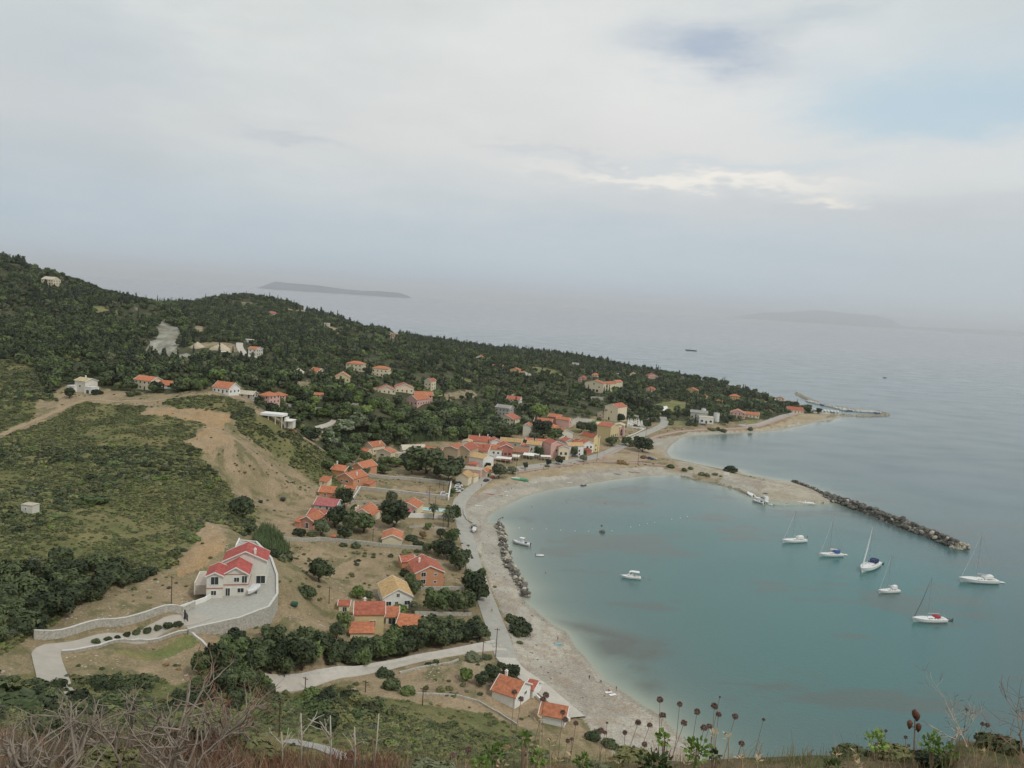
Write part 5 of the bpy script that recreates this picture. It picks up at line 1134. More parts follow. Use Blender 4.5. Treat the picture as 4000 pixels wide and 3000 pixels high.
# canopies of the seafront taverns
def canopy(px, py, wpx, dm, label, deg=-8, tilt=.3):
    p = hit(px, py); w = wpx * p.y / F; o = empty('canopy', p, R(deg), label, 'canopy', 'tavern canopies on the seafront'); mb = MB()
    mb.loft([[(-w / 2, -.2, 2.6), (w / 2, -.2, 2.6), (w / 2, -.2, 2.7), (-w / 2, -.2, 2.7)], [(-w / 2, dm, 2.6 + tilt), (w / 2, dm, 2.6 + tilt), (w / 2, dm, 2.7 + tilt), (-w / 2, dm, 2.7 + tilt)]]); mb.build('awning', M_trim, o)
    for i in range(4):
        for y in (0, dm - .3): MB().tube([(-w / 2 + .2 + i * (w - .4) / 3, y, -.3), (-w / 2 + .2 + i * (w - .4) / 3, y, 2.6 + tilt * y / dm)], .06, 5).build('post', M_trim, o)
    mb = MB()
    for i in range(int(w / 1.6)):
        for y in (1.2, 3.4):
            if y < dm - .6: x = -w / 2 + .9 + i * 1.6; mb.box(x - .4, x + .4, y - .35, y + .35, .7, .76); mb.box(x - .06, x + .06, y - .06, y + .06, -.2, .70); mb.box(x - .65, x - .5, y - .2, y + .2, -.2, .85); mb.box(x + .5, x + .65, y - .2, y + .2, -.2, .85)
    mb.build('seating', M_shut, o)
canopy(1965, 1808, 62, 5.5, 'large white canopy over tables in front of the glazed tavern'); canopy(2010, 1800, 34, 6, 'whitish canopy right of the large one, under a pole'); canopy(2062, 1795, 44, 5.5, 'long white awning with a stone base in front of the shed', -12, .8)
canopy(1892, 1812, 40, 4, 'white canopy over the terrace of the white row'); canopy(1760, 1818, 20, 2.5, 'small sloping white awning on the tan stone building', -18, .9); canopy(2132, 1800, 40, 4, 'pale canopy beside the pink porch house', 4); canopy(2092, 1792, 26, 4, 'cream awning beside the dark round tree', -8, .7)
# cemetery
rng_ = random.Random(3); cem = hpoly([(2440, 1640), (2520, 1645), (2528, 1672), (2440, 1660)])
proto = None; k = 0
x0, y0 = cem.min(0); x1, y1 = cem.max(0)
while k < 60:
    x, y = rng_.uniform(x0, x1), rng_.uniform(y0, y1)
    if not inpoly(np.array([x]), np.array([y]), cem)[0]: continue
    if proto is None:
        proto = empty('tomb', (x, y, zat(x, y)), 0, 'white marble tomb with a cross in the walled cemetery below the church', 'tomb', 'tombs in the cemetery')
        MB().box(-.6, .6, -1.2, 1.2, -.4, .7).build('slab', M_white, proto); MB().box(-.1, .1, 1.0, 1.15, .7, 2.4).box(-.5, -.1, 1.0, 1.15, 1.7, 1.9).box(.1, .5, 1.0, 1.15, 1.7, 1.9).build('cross', M_white, proto)
    else:
        o = copy_tree(proto); o.location = (x, y, zat(x, y))
    k += 1
# gateway, pool
p = hit(1300, 2115); g = empty('gateway', p, R(-5), 'red timber gateway with a small tiled roof in the rubble wall', 'gateway'); mb = MB()
for a in (-.9, .75): mb.box(a, a + .25, 0, .25, -.3, 2.2)
mb.build('post', M_shut, g); mb = MB(); prism(mb, 2.2, .8, 2.2, .5, 'x', .2); mb.build('roof', RM['orange'], g); MB().box(-.6, .7, .08, .14, .1, 1.9).build('gate_leaf', mat('gate_red', (.35, .10, .08)), g)
p = hit(1678, 2004); pr = empty('swimming_pool', p, R(-4), 'turquoise garden pool with a yellow terrace beside the cream bungalow', 'pool')
zp = .35
MB().box(-8.5, 8.5, -.5, 7.5, -2.5, zp).build('terrace', mat('yellow_deck', (.60, .50, .26), .8, .08, 1), pr)
MB().box(-4.2, 7.0, 3.0, 6.8, zp + .004, zp + .03).build('water', mat('pool_water', (.22, .52, .52), .1, .1, .6, .5), pr)
mb = MB(); mb.box(-4.6, 7.4, 2.5, 2.99, zp + .004, zp + .22); mb.box(-4.6, 7.4, 6.81, 7.2, zp + .004, zp + .22); mb.build('coping', M_white, pr); MB().box(-8, 7, .4, .9, zp + .004, zp + .6).build('low_wall', WM['grey'], pr); HOUSE_XY.append((p.x, p.y + 3, 9))
# villa gate, white tent, quarry heaps
def heap(px, py, wpx, hpx, label):
    p = hit(px, py, ymin=300); k = p.y / F; w, h = wpx * k, hpx * k; n = 26; V = []; Fc = []
    for j in range(9):
        for i in range(n):
            a = 2 * math.pi * i / n; t = j / 8; rr = (1 - t) * (1 + .12 * math.sin(3 * a + wpx)); V.append((w / 2 * rr * math.cos(a), w / 3.2 * rr * math.sin(a), h * (t ** .8) * (1 + .1 * math.sin(2 * a)) - 1 * (j == 0)))
    for j in range(8):
        for i in range(n): Fc.append((j * n + i, j * n + (i + 1) % n, (j + 1) * n + (i + 1) % n, (j + 1) * n + i))
    o = MB().add(V, Fc).build('gravel_heap', mat('quarry_gravel', (.50, .42, .31), .95, .15, .5, .1), smooth=True); o.location = p; tag(o, label, 'gravel heap', 'gravel heaps in the quarry'); HOUSE_XY.append((p.x, p.y, w * .55)); HOUSE_XY.append((p.x * .985, p.y * .985, w * .5))
heap(772, 1358, 56, 22, 'left of the two pale gravel heaps in the hillside quarry'); heap(864, 1366, 86, 24, 'larger right hand pale gravel heap in the hillside quarry')
p = hit(2580, 1606); o = MB().add([(-9, 0, 1.5), (9, 0, .5), (7, 6, 5), (-6, 6, 2), (-9, .0, 1.3), (9, .0, .3), (7, 6, 4.8), (-6, 6, 1.8)], [(0, 1, 2, 3), (7, 6, 5, 4), (0, 4, 5, 1), (1, 5, 6, 2), (2, 6, 7, 3), (3, 7, 4, 0)]).build('shade_sail', M_trim); o.location = p; tag(o, 'white pointed shade sail in the trees above the village road', 'shade sail')
# ---------------------------------------------------------------- boats
M_gel = mat('white_hull', (.74, .74, .72), .35, .04, 2, .5); M_navy = mat('navy_cloth', (.03, .04, .10), .8, .1, 3, .2); M_blue = mat('blue_cloth', (.06, .13, .34), .8, .1, 3, .2); M_redc = mat('red_cloth', (.36, .05, .06), .8, .1, 3, .2)
M_mast = mat('aluminium', (.42, .43, .45), .4, .05, 3, .5, metal=.3); M_tube = mat('grey_tube', (.42, .43, .44), .6, .05, 3, .3); M_eng = mat('engine_black', (.03, .03, .035), .4, .1, 3, .5); M_deck = mat('deck', (.56, .52, .45), .7, .08, 2, .3)
M_hullb = mat('dark_hull', (.05, .055, .07), .5, .1, 1, .4); M_rust = mat('red_hull', (.30, .07, .04), .6, .2, 1, .3)
def hull_secs(L_, B, fb, bow=.12, stern=.78, dr=.3, n=12):
    """bow at +x; returns hull sections closed over the deck"""
    secs = []
    for i in range(n + 1):
        t = i / n; x = -L_ / 2 + L_ * t
        b = B / 2 * (stern + (1 - stern) * math.sin(min(1, t / .45) * math.pi / 2)) if t < .45 else B / 2 * math.cos(((t - .45) / .55) ** 1.6 * math.pi / 2 * .985)
        b = max(b, .03); f = fb * (1 + .35 * t ** 2); k = dr * (1 - t ** 3)
        xo = .06 * L_ * t ** 6
        secs.append([(x, -b * .55, -k), (x, b * .55, -k), (x, b * .93, f * .35), (x + xo, b, f), (x + xo, b * .93, f + .03), (x + xo, 0, f + .10), (x + xo, -b * .93, f + .03), (x + xo, -b, f), (x, -b * .93, f * .35)])
    return secs
def head(px, py, qx, qy):
    """bow and stern at two waterline pixels -> centre, heading, length"""
    a, b = at_z(px, py, 0), at_z(qx, qy, 0); d = a - b; return (a + b) / 2, math.atan2(d.y, d.x), d.length
def mast_h(c_, px, py):
    """height above the water at which the ray through a pixel passes the mast"""
    r = ray(px, py); t = c_.y / r.y; return H + r.z * t
def sailboat(bow, stern, top, label, cover=None, fur='thin', dodger=None, flag=False, mk=.02, boom=True, Lmin=8.0):
    c_, hd, L_ = head(*bow, *stern); L_ = max(L_, Lmin); B = L_ * .31; fb = L_ * .085 + .15; o = empty('sailing_yacht', c_, hd, label, 'sailing yacht', 'yachts at anchor in the bay')
    MB().loft(hull_secs(L_, B, fb)).build('hull', M_gel, o, smooth=False)
    mb = MB(); mb.loft([[(x, -w, fb * 1.03 + .05), (x, w, fb * 1.03 + .05), (x, w * .8, fb * 1.03 + h), (x, -w * .8, fb * 1.03 + h)] for x, w, h in ((-L_ * .16, B * .3, .55), (L_ * .08, B * .28, .5), (L_ * .28, B * .12, .2))]); cb = mb.build('coachroof', M_gel, o)
    mb = MB(); [mb.box(x, x + L_ * .05, s * B * .285 - .03, s * B * .285 + .03, fb * 1.03 + .22, fb * 1.03 + .40) for x in (-L_ * .12, -L_ * .03, L_ * .05) for s in (-1, 1)]; mb.build('cabin_window', M_glass, cb)
    MB().box(-L_ * .42, -L_ * .18, -B * .22, B * .22, fb + .06, fb + .12).build('cockpit', M_deck, o)
    mx = L_ * .08; mh = mast_h(Matrix.Translation(c_) @ Matrix.Rotation(hd, 4, 'Z') @ Vector((mx, 0, 0)), *top); mh = min(max(mh, L_ * 1.15), L_ * 1.6)
    m_ = MB().tube([(mx, 0, fb), (mx, 0, mh)], [.11, .07], 6).build('mast', M_mast, o)
    mb = MB(); [mb.tube([(mx, -w, z), (mx, w, z)], .035, 4) for z, w in ((mh * .45, B * .28), (mh * .72, B * .2))]; mb.build('spreader', M_mast, m_)
    w_ = .026; mb = MB()
    for a, b in (((-L_ * .49, 0, fb + .2), (mx, 0, mh)), ((mx, B * .46, fb + .1), (mx, B * .28, mh * .45)), ((mx, -B * .46, fb + .1), (mx, -B * .28, mh * .45)), ((mx, B * .28, mh * .45), (mx, 0, mh * .97)), ((mx, -B * .28, mh * .45), (mx, 0, mh * .97))): mb.tube([a, b], w_, 4)
    mb.build('rigging', M_mast, m_)
    r = {'thin': .06, 'dark': .10, 'wide': .30}[fur]
    MB().tube([(L_ * .49, 0, fb * 1.35 + .4), (L_ * .3, 0, fb + (mh - fb) * .45), (mx + .25, 0, mh * .96)], [r, r * .85, .03], 6).build('furled_sail', {'thin': M_gel, 'dark': M_hullb, 'wide': M_gel}[fur], o)
    if boom:
        bm_ = MB().tube([(mx, 0, fb + 1.9), (-L_ * .28, 0, fb + 1.75)], .08, 5).build('boom', M_mast, o)
        if cover: MB().tube([(mx - .1, 0, fb + 2.15), (-L_ * .1, 0, fb + 2.1), (-L_ * .27, 0, fb + 1.9)], [.26, .22, .1], 6).build('sail_cover', cover, bm_)
    if dodger: ds = .62 if dodger is M_redc else 1; MB().loft([[(x, -B * .3, fb + .5), (x, -B * .28, fb + h), (x, 0, fb + h + .15), (x, B * .28, fb + h), (x, B * .3, fb + .5)] for x, h in ((-L_ * .10, .8 * ds), (-L_ * .16, 1.6 * ds), (-L_ * (.16 + .18 * ds), 1.8 * ds))], caps=False).build('sun_cover', dodger, o)
    mb = MB(); pts_ = []
    for i in range(0, 13):
        t = i / 12; x = -L_ * .49 + L_ * .97 * t; b = B / 2 * (.78 if t < .05 else 1) * (1 if t < .45 else math.cos(((t - .45) / .55) ** 1.6 * math.pi / 2 * .97)) * .93
        pts_.append((x, b, fb * (1 + .35 * t * t)))
    for s in (-1, 1):
        q = [(a, s * b, c2 + .6) for a, b, c2 in pts_]; mb.tube(q, .015, 3)
        for a, b, c2 in pts_[::2]: mb.tube([(a, s * b, c2), (a, s * b, c2 + .6)], .02, 3)
    mb.build('guard_rail', M_mast, o)
    if flag: fl = MB().tube([(-L_ * .49, .4, fb), (-L_ * .52, .4, fb + 1.6)], .03, 4).build('flagstaff', M_mast, o); MB().box(-L_ * .52 - .7, -L_ * .52, .38, .42, fb + .9, fb + 1.5).build('flag', M_redc, fl)
    return o
sailboat((3059, 2120), (3146, 2116), (3104, 2003), 'small yacht with a red ensign at the left end of the anchored row', dodger=M_gel, flag=True)
sailboat((3203, 2173), (3289, 2172), (3259, 2022), 'yacht with a bright blue cockpit cover, second in the anchored row', M_gel, dodger=M_blue)
sailboat((3366, 2236), (3426, 2206), (3402, 2056), 'yacht with a white furled headsail and navy covers, pointing at the camera', M_navy, 'wide', M_navy, Lmin=11)
sailboat((3434, 2316), (3510, 2312), (3490, 2163), 'short yacht with a white cockpit hood below the pointing yacht', dodger=M_gel)
sailboat((3569, 2428), (3692, 2428), (3641, 2252), 'largest near yacht, with a dark furled headsail and red cover', None, 'dark', M_redc)
sailboat((3752, 2272), (3893, 2278), (3838, 2082), 'long white yacht furthest right with a white bimini', M_tube, 'thin', M_gel)
def dinghy(px, py, L_, label, deg=0, m=None, eng=True, name='dinghy', z=0, grp=None):
    p = at_z(px, py, z) if z == 0 else hit(px, py); o = empty(name, p, R(deg), label, 'dinghy', grp); r = L_ * .065
    pts_ = [(-L_ / 2, -L_ * .2, r), (L_ * .2, -L_ * .2, r), (L_ * .42, -L_ * .1, r * 1.3), (L_ / 2, 0, r * 1.5), (L_ * .42, L_ * .1, r * 1.3), (L_ * .2, L_ * .2, r), (-L_ / 2, L_ * .2, r)]
    MB().tube(pts_, r, 7).build('side_tube', m or M_tube, o, smooth=True); MB().box(-L_ * .45, L_ * .33, -L_ * .16, L_ * .16, r * .3, r * .8).build('floor', M_deck, o)
    if eng: mb = MB(); mb.loft([[(-L_ / 2 - a, -.16, z_), (-L_ / 2 - a, .16, z_), (-L_ / 2 + .15 - a, .16, z_), (-L_ / 2 + .15 - a, -.16, z_)] for a, z_ in ((.1, -.2), (.15, .5), (.2, .9), (.12, 1.0))]); mb.build('outboard', M_eng, o)
    return o
DG = 'dinghies trailing behind the yachts'
dinghy(3298, 2168, 2.8, 'pale dinghy trailing behind the blue covered yacht', 175, M_gel, False, grp=DG); dinghy(3437, 2202, 3.0, 'navy dinghy trailing behind the yacht with navy covers', 160, M_navy, grp=DG)
dinghy(3703, 2423, 3.0, 'dark dinghy trailing behind the red covered yacht', 172, M_eng, grp=DG); dinghy(3910, 2276, 2.8, 'white dinghy trailing behind the long yacht furthest right', 176, M_gel, False, grp=DG)
dinghy(2108, 2171, 3.4, 'little white dinghy with a dark engine beyond the jetty rocks', 4, M_gel)
def motorboat(bow, stern, label, kind='cabin', name='motor_boat', m=None, z=0, cat='motor boat', grp=None, Lm=None):
    c_, hd, L_ = head(*bow, *stern); L_ = Lm or L_; B = L_ * .36; fb = L_ * .09 + .15; o = empty(name, Vector((c_.x, c_.y, z)), hd, label, cat, grp)
    MB().loft(hull_secs(L_, B, fb, stern=.9)).build('hull', m or M_gel, o)
    if kind == 'cabin':
        MB().loft([[(x, -w, fb * 1.1), (x, w, fb * 1.1), (x, w * .8, fb * 1.1 + h), (x, -w * .8, fb * 1.1 + h)] for x, w, h in ((-L_ * .1, B * .36, .9), (L_ * .12, B * .34, .85), (L_ * .3, B * .15, .2))]).build('cabin', M_gel, o)
        MB().loft([[(x, -w, fb * 1.1 + a), (x, w, fb * 1.1 + a), (x, w, fb * 1.1 + a + .12), (x, -w, fb * 1.1 + a + .12)] for x, w, a in ((-L_ * .42, B * .4, 1.75), (L_ * .0, B * .38, 1.9), (L_ * .12, B * .3, 1.5))]).build('hard_top', M_gel, o)
        for x in (-L_ * .4, -L_ * .15):
            for s in (-1, 1): MB().tube([(x, s * B * .36, fb), (x, s * B * .36, fb * 1.1 + 1.76)], .05, 5).build('top_post', M_mast, o)
        MB().loft([[(L_ * .06, -B * .3, fb * 1.1 + .86), (L_ * .06, B * .3, fb * 1.1 + .86), (L_ * .05, B * .3, fb * 1.1 + .88)], [(-L_ * .02, -B * .33, fb * 1.1 + 1.8), (-L_ * .02, B * .33, fb * 1.1 + 1.8), (-L_ * .03, B * .33, fb * 1.1 + 1.82)]]).build('windscreen', M_glass, o)
        MB().box(-L_ * .44, -L_ * .12, -B * .3, B * .3, fb + .05, fb + .1).build('cockpit', M_deck, o)
    elif kind == 'fly':
        MB().loft([[(x, -w, fb * 1.1), (x, w, fb * 1.1), (x, w * .85, fb * 1.1 + h), (x, -w * .85, fb * 1.1 + h)] for x, w, h in ((-L_ * .28, B * .4, 1.7), (L_ * .08, B * .38, 1.7), (L_ * .22, B * .3, .7), (L_ * .34, B * .12, .1))]).build('cabin', M_gel, o)
        MB().loft([[(x, -w, fb * 1.1 + 1.0), (x, w, fb * 1.1 + 1.0), (x, w, fb * 1.1 + 1.45), (x, -w, fb * 1.1 + 1.45)] for x, w in ((-L_ * .2, B * .39), (L_ * .1, B * .375))]).build('window_band', M_glass, o)
        MB().box(-L_ * .26, L_ * .02, -B * .32, B * .32, fb * 1.1 + 1.703, fb * 1.1 + 2.3).build('flybridge', M_gel, o); MB().loft([[(x, -B * .3, fb + 3.9), (x, B * .3, fb + 3.9), (x, B * .3, fb + 4.0), (x, -B * .3, fb + 4.0)] for x in (-L_ * .24, -L_ * .02)]).build('sun_cover', M_navy, o)
        for x in (-L_ * .22, -L_ * .04):
            for s in (-1, 1): MB().tube([(x, s * B * .28, fb + 2.2), (x, s * B * .28, fb + 3.9)], .04, 4).build('top_post', M_mast, o)
    elif kind == 'open':
        MB().box(-L_ * .42, L_ * .2, -B * .33, B * .33, fb + .03, fb + .09).build('cockpit', M_deck, o); MB().loft([[(L_ * .02, -B * .2, fb + .1), (L_ * .02, B * .2, fb + .1), (L_ * .10, B * .2, fb + .1), (L_ * .10, -B * .2, fb + .1)], [(L_ * .02, -B * .15, fb + .8), (L_ * .02, B * .15, fb + .8), (L_ * .06, B * .15, fb + .8), (L_ * .06, -B * .15, fb + .8)]]).build('console', M_gel, o)
        MB().box(-L_ * .5 - .25, -L_ * .5 + .1, -.18, .18, -.1, fb + .5).build('outboard', M_eng, o)
    elif kind == 'rib':
        r = L_ * .05; MB().tube([(-L_ / 2, -B * .48, fb), (L_ * .2, -B * .48, fb), (L_ * .4, -B * .28, fb * 1.2), (L_ * .5, 0, fb * 1.35), (L_ * .4, B * .28, fb * 1.2), (L_ * .2, B * .48, fb), (-L_ / 2, B * .48, fb)], r, 8).build('side_tube', M_tube, o, smooth=True)
        MB().box(-L_ * .1, L_ * .04, -.4, .4, fb, fb + 1.1).build('console', M_gel, o); MB().box(-L_ * .3, -L_ * .2, -.5, .5, fb, fb + .6).build('seat', M_eng, o)
        MB().box(-L_ * .16, L_ * .1, -B * .3, B * .3, fb + 2.1, fb + 2.18).build('canopy', M_trim, o)
        for x in (-L_ * .12, L_ * .06):
            for s in (-1, 1): MB().tube([(x, s * B * .25, fb), (x, s * B * .25, fb + 2.1)], .035, 4).build('top_post', M_mast, o)
        MB().loft([[(-L_ * .5 - a, -.28, z_), (-L_ * .5 - a, .28, z_), (-L_ * .5 + .3 - a, .28, z_), (-L_ * .5 + .3 - a, -.28, z_)] for a, z_ in ((.1, -.3), (.3, .7), (.45, 1.4), (.3, 1.6))]).build('outboard', M_eng, o)
    return o
motorboat((2004, 2120), (2070, 2134), 'grey and white inflatable boat with a white canopy beside the jetty rocks', 'rib', 'inflatable_boat')
motorboat((2428, 2256), (2502, 2262), 'white cabin motor boat with a hard top anchored alone in the bay', 'cabin')
motorboat((2950, 1950), (3008, 1968), 'white and navy cruiser with a flying bridge moored at the spit', 'fly', 'motor_cruiser')
motorboat((2940, 1958), (2985, 1970), 'grey inflatable moored outside the navy cruiser', 'rib', 'inflatable_boat')
motorboat((2920, 1928), (2943, 1942), 'small white boat moored at the rocks left of the cruiser', 'open')
motorboat((3115, 1967), (3180, 1971), 'white open day boat moored along the middle of the quay', 'open')
motorboat((3187, 1966), (3216, 1968), 'short orange rowing boat at the right end of the quay', 'open', 'rowing_boat', M_rust, cat='rowing boat')
motorboat((3053, 1968), (3073, 1971), 'low white skiff at the middle of the quay wall', 'open', 'skiff', cat='skiff'); motorboat((3003, 1972), (3022, 1976), 'low white skiff just right of the moored cruiser', 'open', 'skiff', cat='skiff')
motorboat((2268, 1899), (2288, 1897), 'dark skiff drawn up at the waterline of the village beach', 'open', 'skiff', M_hullb, cat='skiff')
# far ships
p = at_z(2700, 1370, 0); L_ = 42 * p.y / F; o = empty('cargo_ship', p, R(175), 'dark cargo ship far out on the open sea', 'ship'); MB().loft(hull_secs(L_, L_ * .13, L_ * .07)).build('hull', M_hullb, o); MB().box(-L_ * .42, -L_ * .3, -1.5, 1.5, L_ * .07, L_ * .16).build('bridge', M_gel, o); MB().tube([(L_ * .1, 0, 2), (L_ * .1, 0, L_ * .2)], .3, 5).build('mast', M_hullb, o)
p = at_z(3456, 1476, 0); L_ = 12 * p.y / F * 1.2; o = empty('fishing_boat', p, R(10), 'tiny dark fishing boat beyond the harbour', 'fishing boat'); MB().loft(hull_secs(L_, L_ * .3, L_ * .14)).build('hull', M_hullb, o); MB().box(-L_ * .3, L_ * .05, -.8, .8, L_ * .1, L_ * .3).build('wheelhouse', M_gel, o)
# ---- breakwaters and boulders
M_rock = mat('dark_boulder', (.14, .13, .115), .95, .35, 1.2, .15, rnd=.35, bump=.05); M_rockl = mat('pale_boulder', (.42, .38, .30), .95, .25, 1.2, .15, rnd=.25, bump=.05)
RK = {}
for nm, m in (('d', M_rock), ('l', M_rockl)):
    for i in range(5):
        rr = random.Random(40 + i); import bmesh
        bm = bmesh.new(); bmesh.ops.create_icosphere(bm, subdivisions=2, radius=1)
        pl = [(Vector((rr.uniform(-1, 1), rr.uniform(-1, 1), rr.uniform(-1, 1))).normalized(), rr.uniform(.55, .85)) for _ in range(9)]
        for v in bm.verts:
            for d_, c_ in pl:
                e = v.co.dot(d_) - c_
                if e > 0: v.co -= d_ * e
            v.co *= 1 + rr.uniform(-.04, .04)
        me_ = bpy.data.meshes.new('boulder'); bm.to_mesh(me_); bm.free(); me_.materials.append(m); RK[(nm, i)] = me_
def boulder(p, r, nm, label, grp):
    o = bpy.data.objects.new('boulder', RK[(nm, random.randrange(5))]); COL.objects.link(o); o.location = p; o.scale = (r * random.uniform(.8, 1.3), r * random.uniform(.8, 1.2), r * random.uniform(.6, .95)); o.rotation_euler = (random.uniform(-.5, .5), random.uniform(-.5, .5), random.uniform(0, 6.28)); return tag(o, label, 'boulder', grp)
def riprap(line, width, hgt_, n, nm, label, grp, r=(.7, 1.4), light=0.0, rubble=700, name='rubble', lab2='loose rubble', indiv=True, base=-1.0):
    P_ = [at_z(a, b, 0) for a, b in line] if not isinstance(line[0], Vector) else line
    seg = [(b - a).length for a, b in zip(P_[:-1], P_[1:])]; T = sum(seg)
    def at(s):
        for a, b, l in zip(P_[:-1], P_[1:], seg):
            if s <= l: return a.lerp(b, s / l), (b - a).normalized()
            s -= l
        return P_[-1], (P_[-1] - P_[-2]).normalized()
    def one(s, k):
        p, d = at(s); e = random.uniform(-1, 1); e = e * (1 - .15 * k); q = p + Vector((-d.y, d.x, 0)) * e * width / 2; zz = base + (hgt_ - base) * (1 - abs(e) ** 1.5); return Vector((q.x, q.y, zz * random.uniform(.75, 1.05)))
    # rubble body
    xs = []; 
    mb = MB()
    for i in range(int(T / 1.5) + 1):
        p, d = at(min(T, i * 1.5)); s = Vector((-d.y, d.x, 0)); sec = []
        for e in (-1, -.6, 0, .6, 1): q = p + s * e * width / 2 * random.uniform(.9, 1.05); sec.append((q.x, q.y, base - .3 + (hgt_ - .5 - base) * (1 - abs(e) ** 1.5) + random.uniform(-.25, .25)))
        mb.loft([sec, sec], caps=False) if False else xs.append(sec)
    if len(xs) > 1: mb.loft(xs, close=True); o = mb.build(name, M_rock if nm == 'd' else M_rockl)
    for _ in range(rubble):
        p = one(random.uniform(0, T), 0); rr = random.uniform(.35, .8) * r[0]; k = 'l' if random.random() < light else nm; src = RK[(k, random.randrange(5))]
        R3 = Matrix.Rotation(random.uniform(0, 6.28), 3, 'Z') @ Matrix.Rotation(random.uniform(-.5, .5), 3, 'X'); bb = len(mb.v)
        mb.v += [tuple(p + R3 @ (v.co * rr)) for v in src.vertices]; mb.f += [tuple(bb + i for i in f.vertices) for f in src.polygons]; mb.m += [1 if k == 'l' else 0] * len(src.polygons)
    me_ = mb.mesh(name); o.data = me_; me_.materials.append(M_rock if nm == 'd' else M_rockl); me_.materials.append(M_rockl if nm == 'd' else M_rock) if nm == 'd' else None
    tag(o, lab2, 'rubble', kind='stuff')
    for i in range(n if indiv else 0):
        s = (i + random.random()) / n * T; k = 'l' if random.random() < light else nm
        boulder(one(s, 1), random.uniform(*r), k, label, grp)
riprap([(3225, 1945), (3307, 1972), (3397, 2004), (3510, 2048), (3620, 2090), (3700, 2122), (3738, 2138)], 10.5, 3.4, 190, 'd', 'dark grey boulder of the long breakwater', 'dark boulders of the long breakwater', (1.0, 1.8), .12, 600, 'breakwater_rubble', 'dark rubble filling the long breakwater')
riprap([(3732, 2134), (3776, 2148)], 10, 2.4, 22, 'l', 'pale tan boulder at the seaward tip of the long breakwater', 'pale boulders at the breakwater tip', (.8, 1.4), 0, 40, 'tip_rubble', 'pale rubble at the tip of the breakwater')
riprap([(1945, 2050), (1962, 2110), (1974, 2180), (1995, 2225), (2022, 2265), (2040, 2300), (2045, 2335)], 6, 1.9, 75, 'd', 'boulder in the short jetty of rocks beside the coast road', 'jetty boulders beside the coast road', (.7, 1.3), .3, 260, 'jetty_rubble', 'rubble of the short jetty beside the road')
riprap([(3095, 1880), (3178, 1912), (3230, 1942)], 4, 1.8, 0, 'd', '', '', (.6, 1.0), .5, 200, 'spit_rubble', 'rubble edge along the seaward side of the spit', indiv=False)
riprap([(2660, 1862), (2726, 1878), (2795, 1890), (2884, 1915), (2920, 1933)], 2.6, 1.5, 0, 'l', '', '', (.5, .9), .4, 220, 'shore_rubble', 'rubble edging along the bay side of the spit', indiv=False)
riprap([(3250, 1622), (3330, 1624), (3400, 1626), (3470, 1622)], 6, 2.2, 0, 'l', '', '', (.8, 1.4), .4, 240, 'harbour_mole', 'pale rock mole closing the small harbour on the near side', indiv=False)
riprap([(3470, 1621), (3430, 1612), (3359, 1606), (3268, 1594), (3200, 1578), (3150, 1558), (3110, 1537)], 7, 3, 0, 'l', '', '', (.9, 1.5), .4, 420, 'outer_mole', 'long curved outer rock mole of the harbour', indiv=False)
for a, b, r in ((1955, 2025, .6), (1948, 2030, .5), (1962, 2022, .6), (2368, 1899, .8)): boulder(at_z(a, b, .0), r, 'd', 'small dark rock awash off the head of the jetty', 'rocks awash by the jetty') if b > 2000 else None
boulder(at_z(2351, 2078, .1), 1.5, 'd', 'lone dark rock standing in the middle of the swimming bay', None); boulder(at_z(2350, 2054, 0), .6, 'd', 'small low rock just beyond the lone dark rock', None)
riprap([(3205, 1648), (3225, 1648), (3243, 1645)], 3, .7, 0, 'd', '', '', (.5, .9), .2, 40, 'headland_rocks', 'dark rocks awash off the far grassy point', indiv=False)
# ---- harbour boats
HB = []
for i in range(16): t = i / 15; HB.append((3158 + 125 * t, 1570 + 28 * t, -60))
for i in range(18): t = i / 17; HB.append((3290 + 150 * t, 1604 + 11 * t, -75))
for i in range(8): t = i / 7; HB.append((3180 + 90 * t, 1603 + 8 * t, 100))
HLAB = 'small moored boat in the crowded harbour'
hb0 = None
for i, (a, b, dg) in enumerate(HB):
    p = at_z(a + random.uniform(-4, 4), b + random.uniform(-1, 1), 0)
    if hb0 is None or i % 3 == 0:
        L_ = random.uniform(6, 10); o = empty('moored_boat', p, R(dg), HLAB, 'boat', 'boats moored in the harbour')
        MB().loft(hull_secs(L_, L_ * .33, L_ * .1 + .2, n=6)).build('hull', [M_gel, M_gel, M_blue, M_gel][i % 4], o); MB().box(-L_ * .25, L_ * .15, -.8, .8, L_ * .12, L_ * .12 + 1.2).build('cabin', M_gel, o)
        if i % 2 == 0: MB().tube([(L_ * .05, 0, 1), (L_ * .05, 0, L_ * 1.25)], .09, 4).build('mast', M_mast, o)
        hb0 = o
    else:
        o = copy_tree(hb0); o.location = p; o.rotation_euler = (0, 0, R(dg + random.uniform(-12, 12)))
o = strip('harbour_quay', [(3100, 1600), (3140, 1608), (3200, 1614), (3290, 1620)], 7, M_conc, .9)[0]
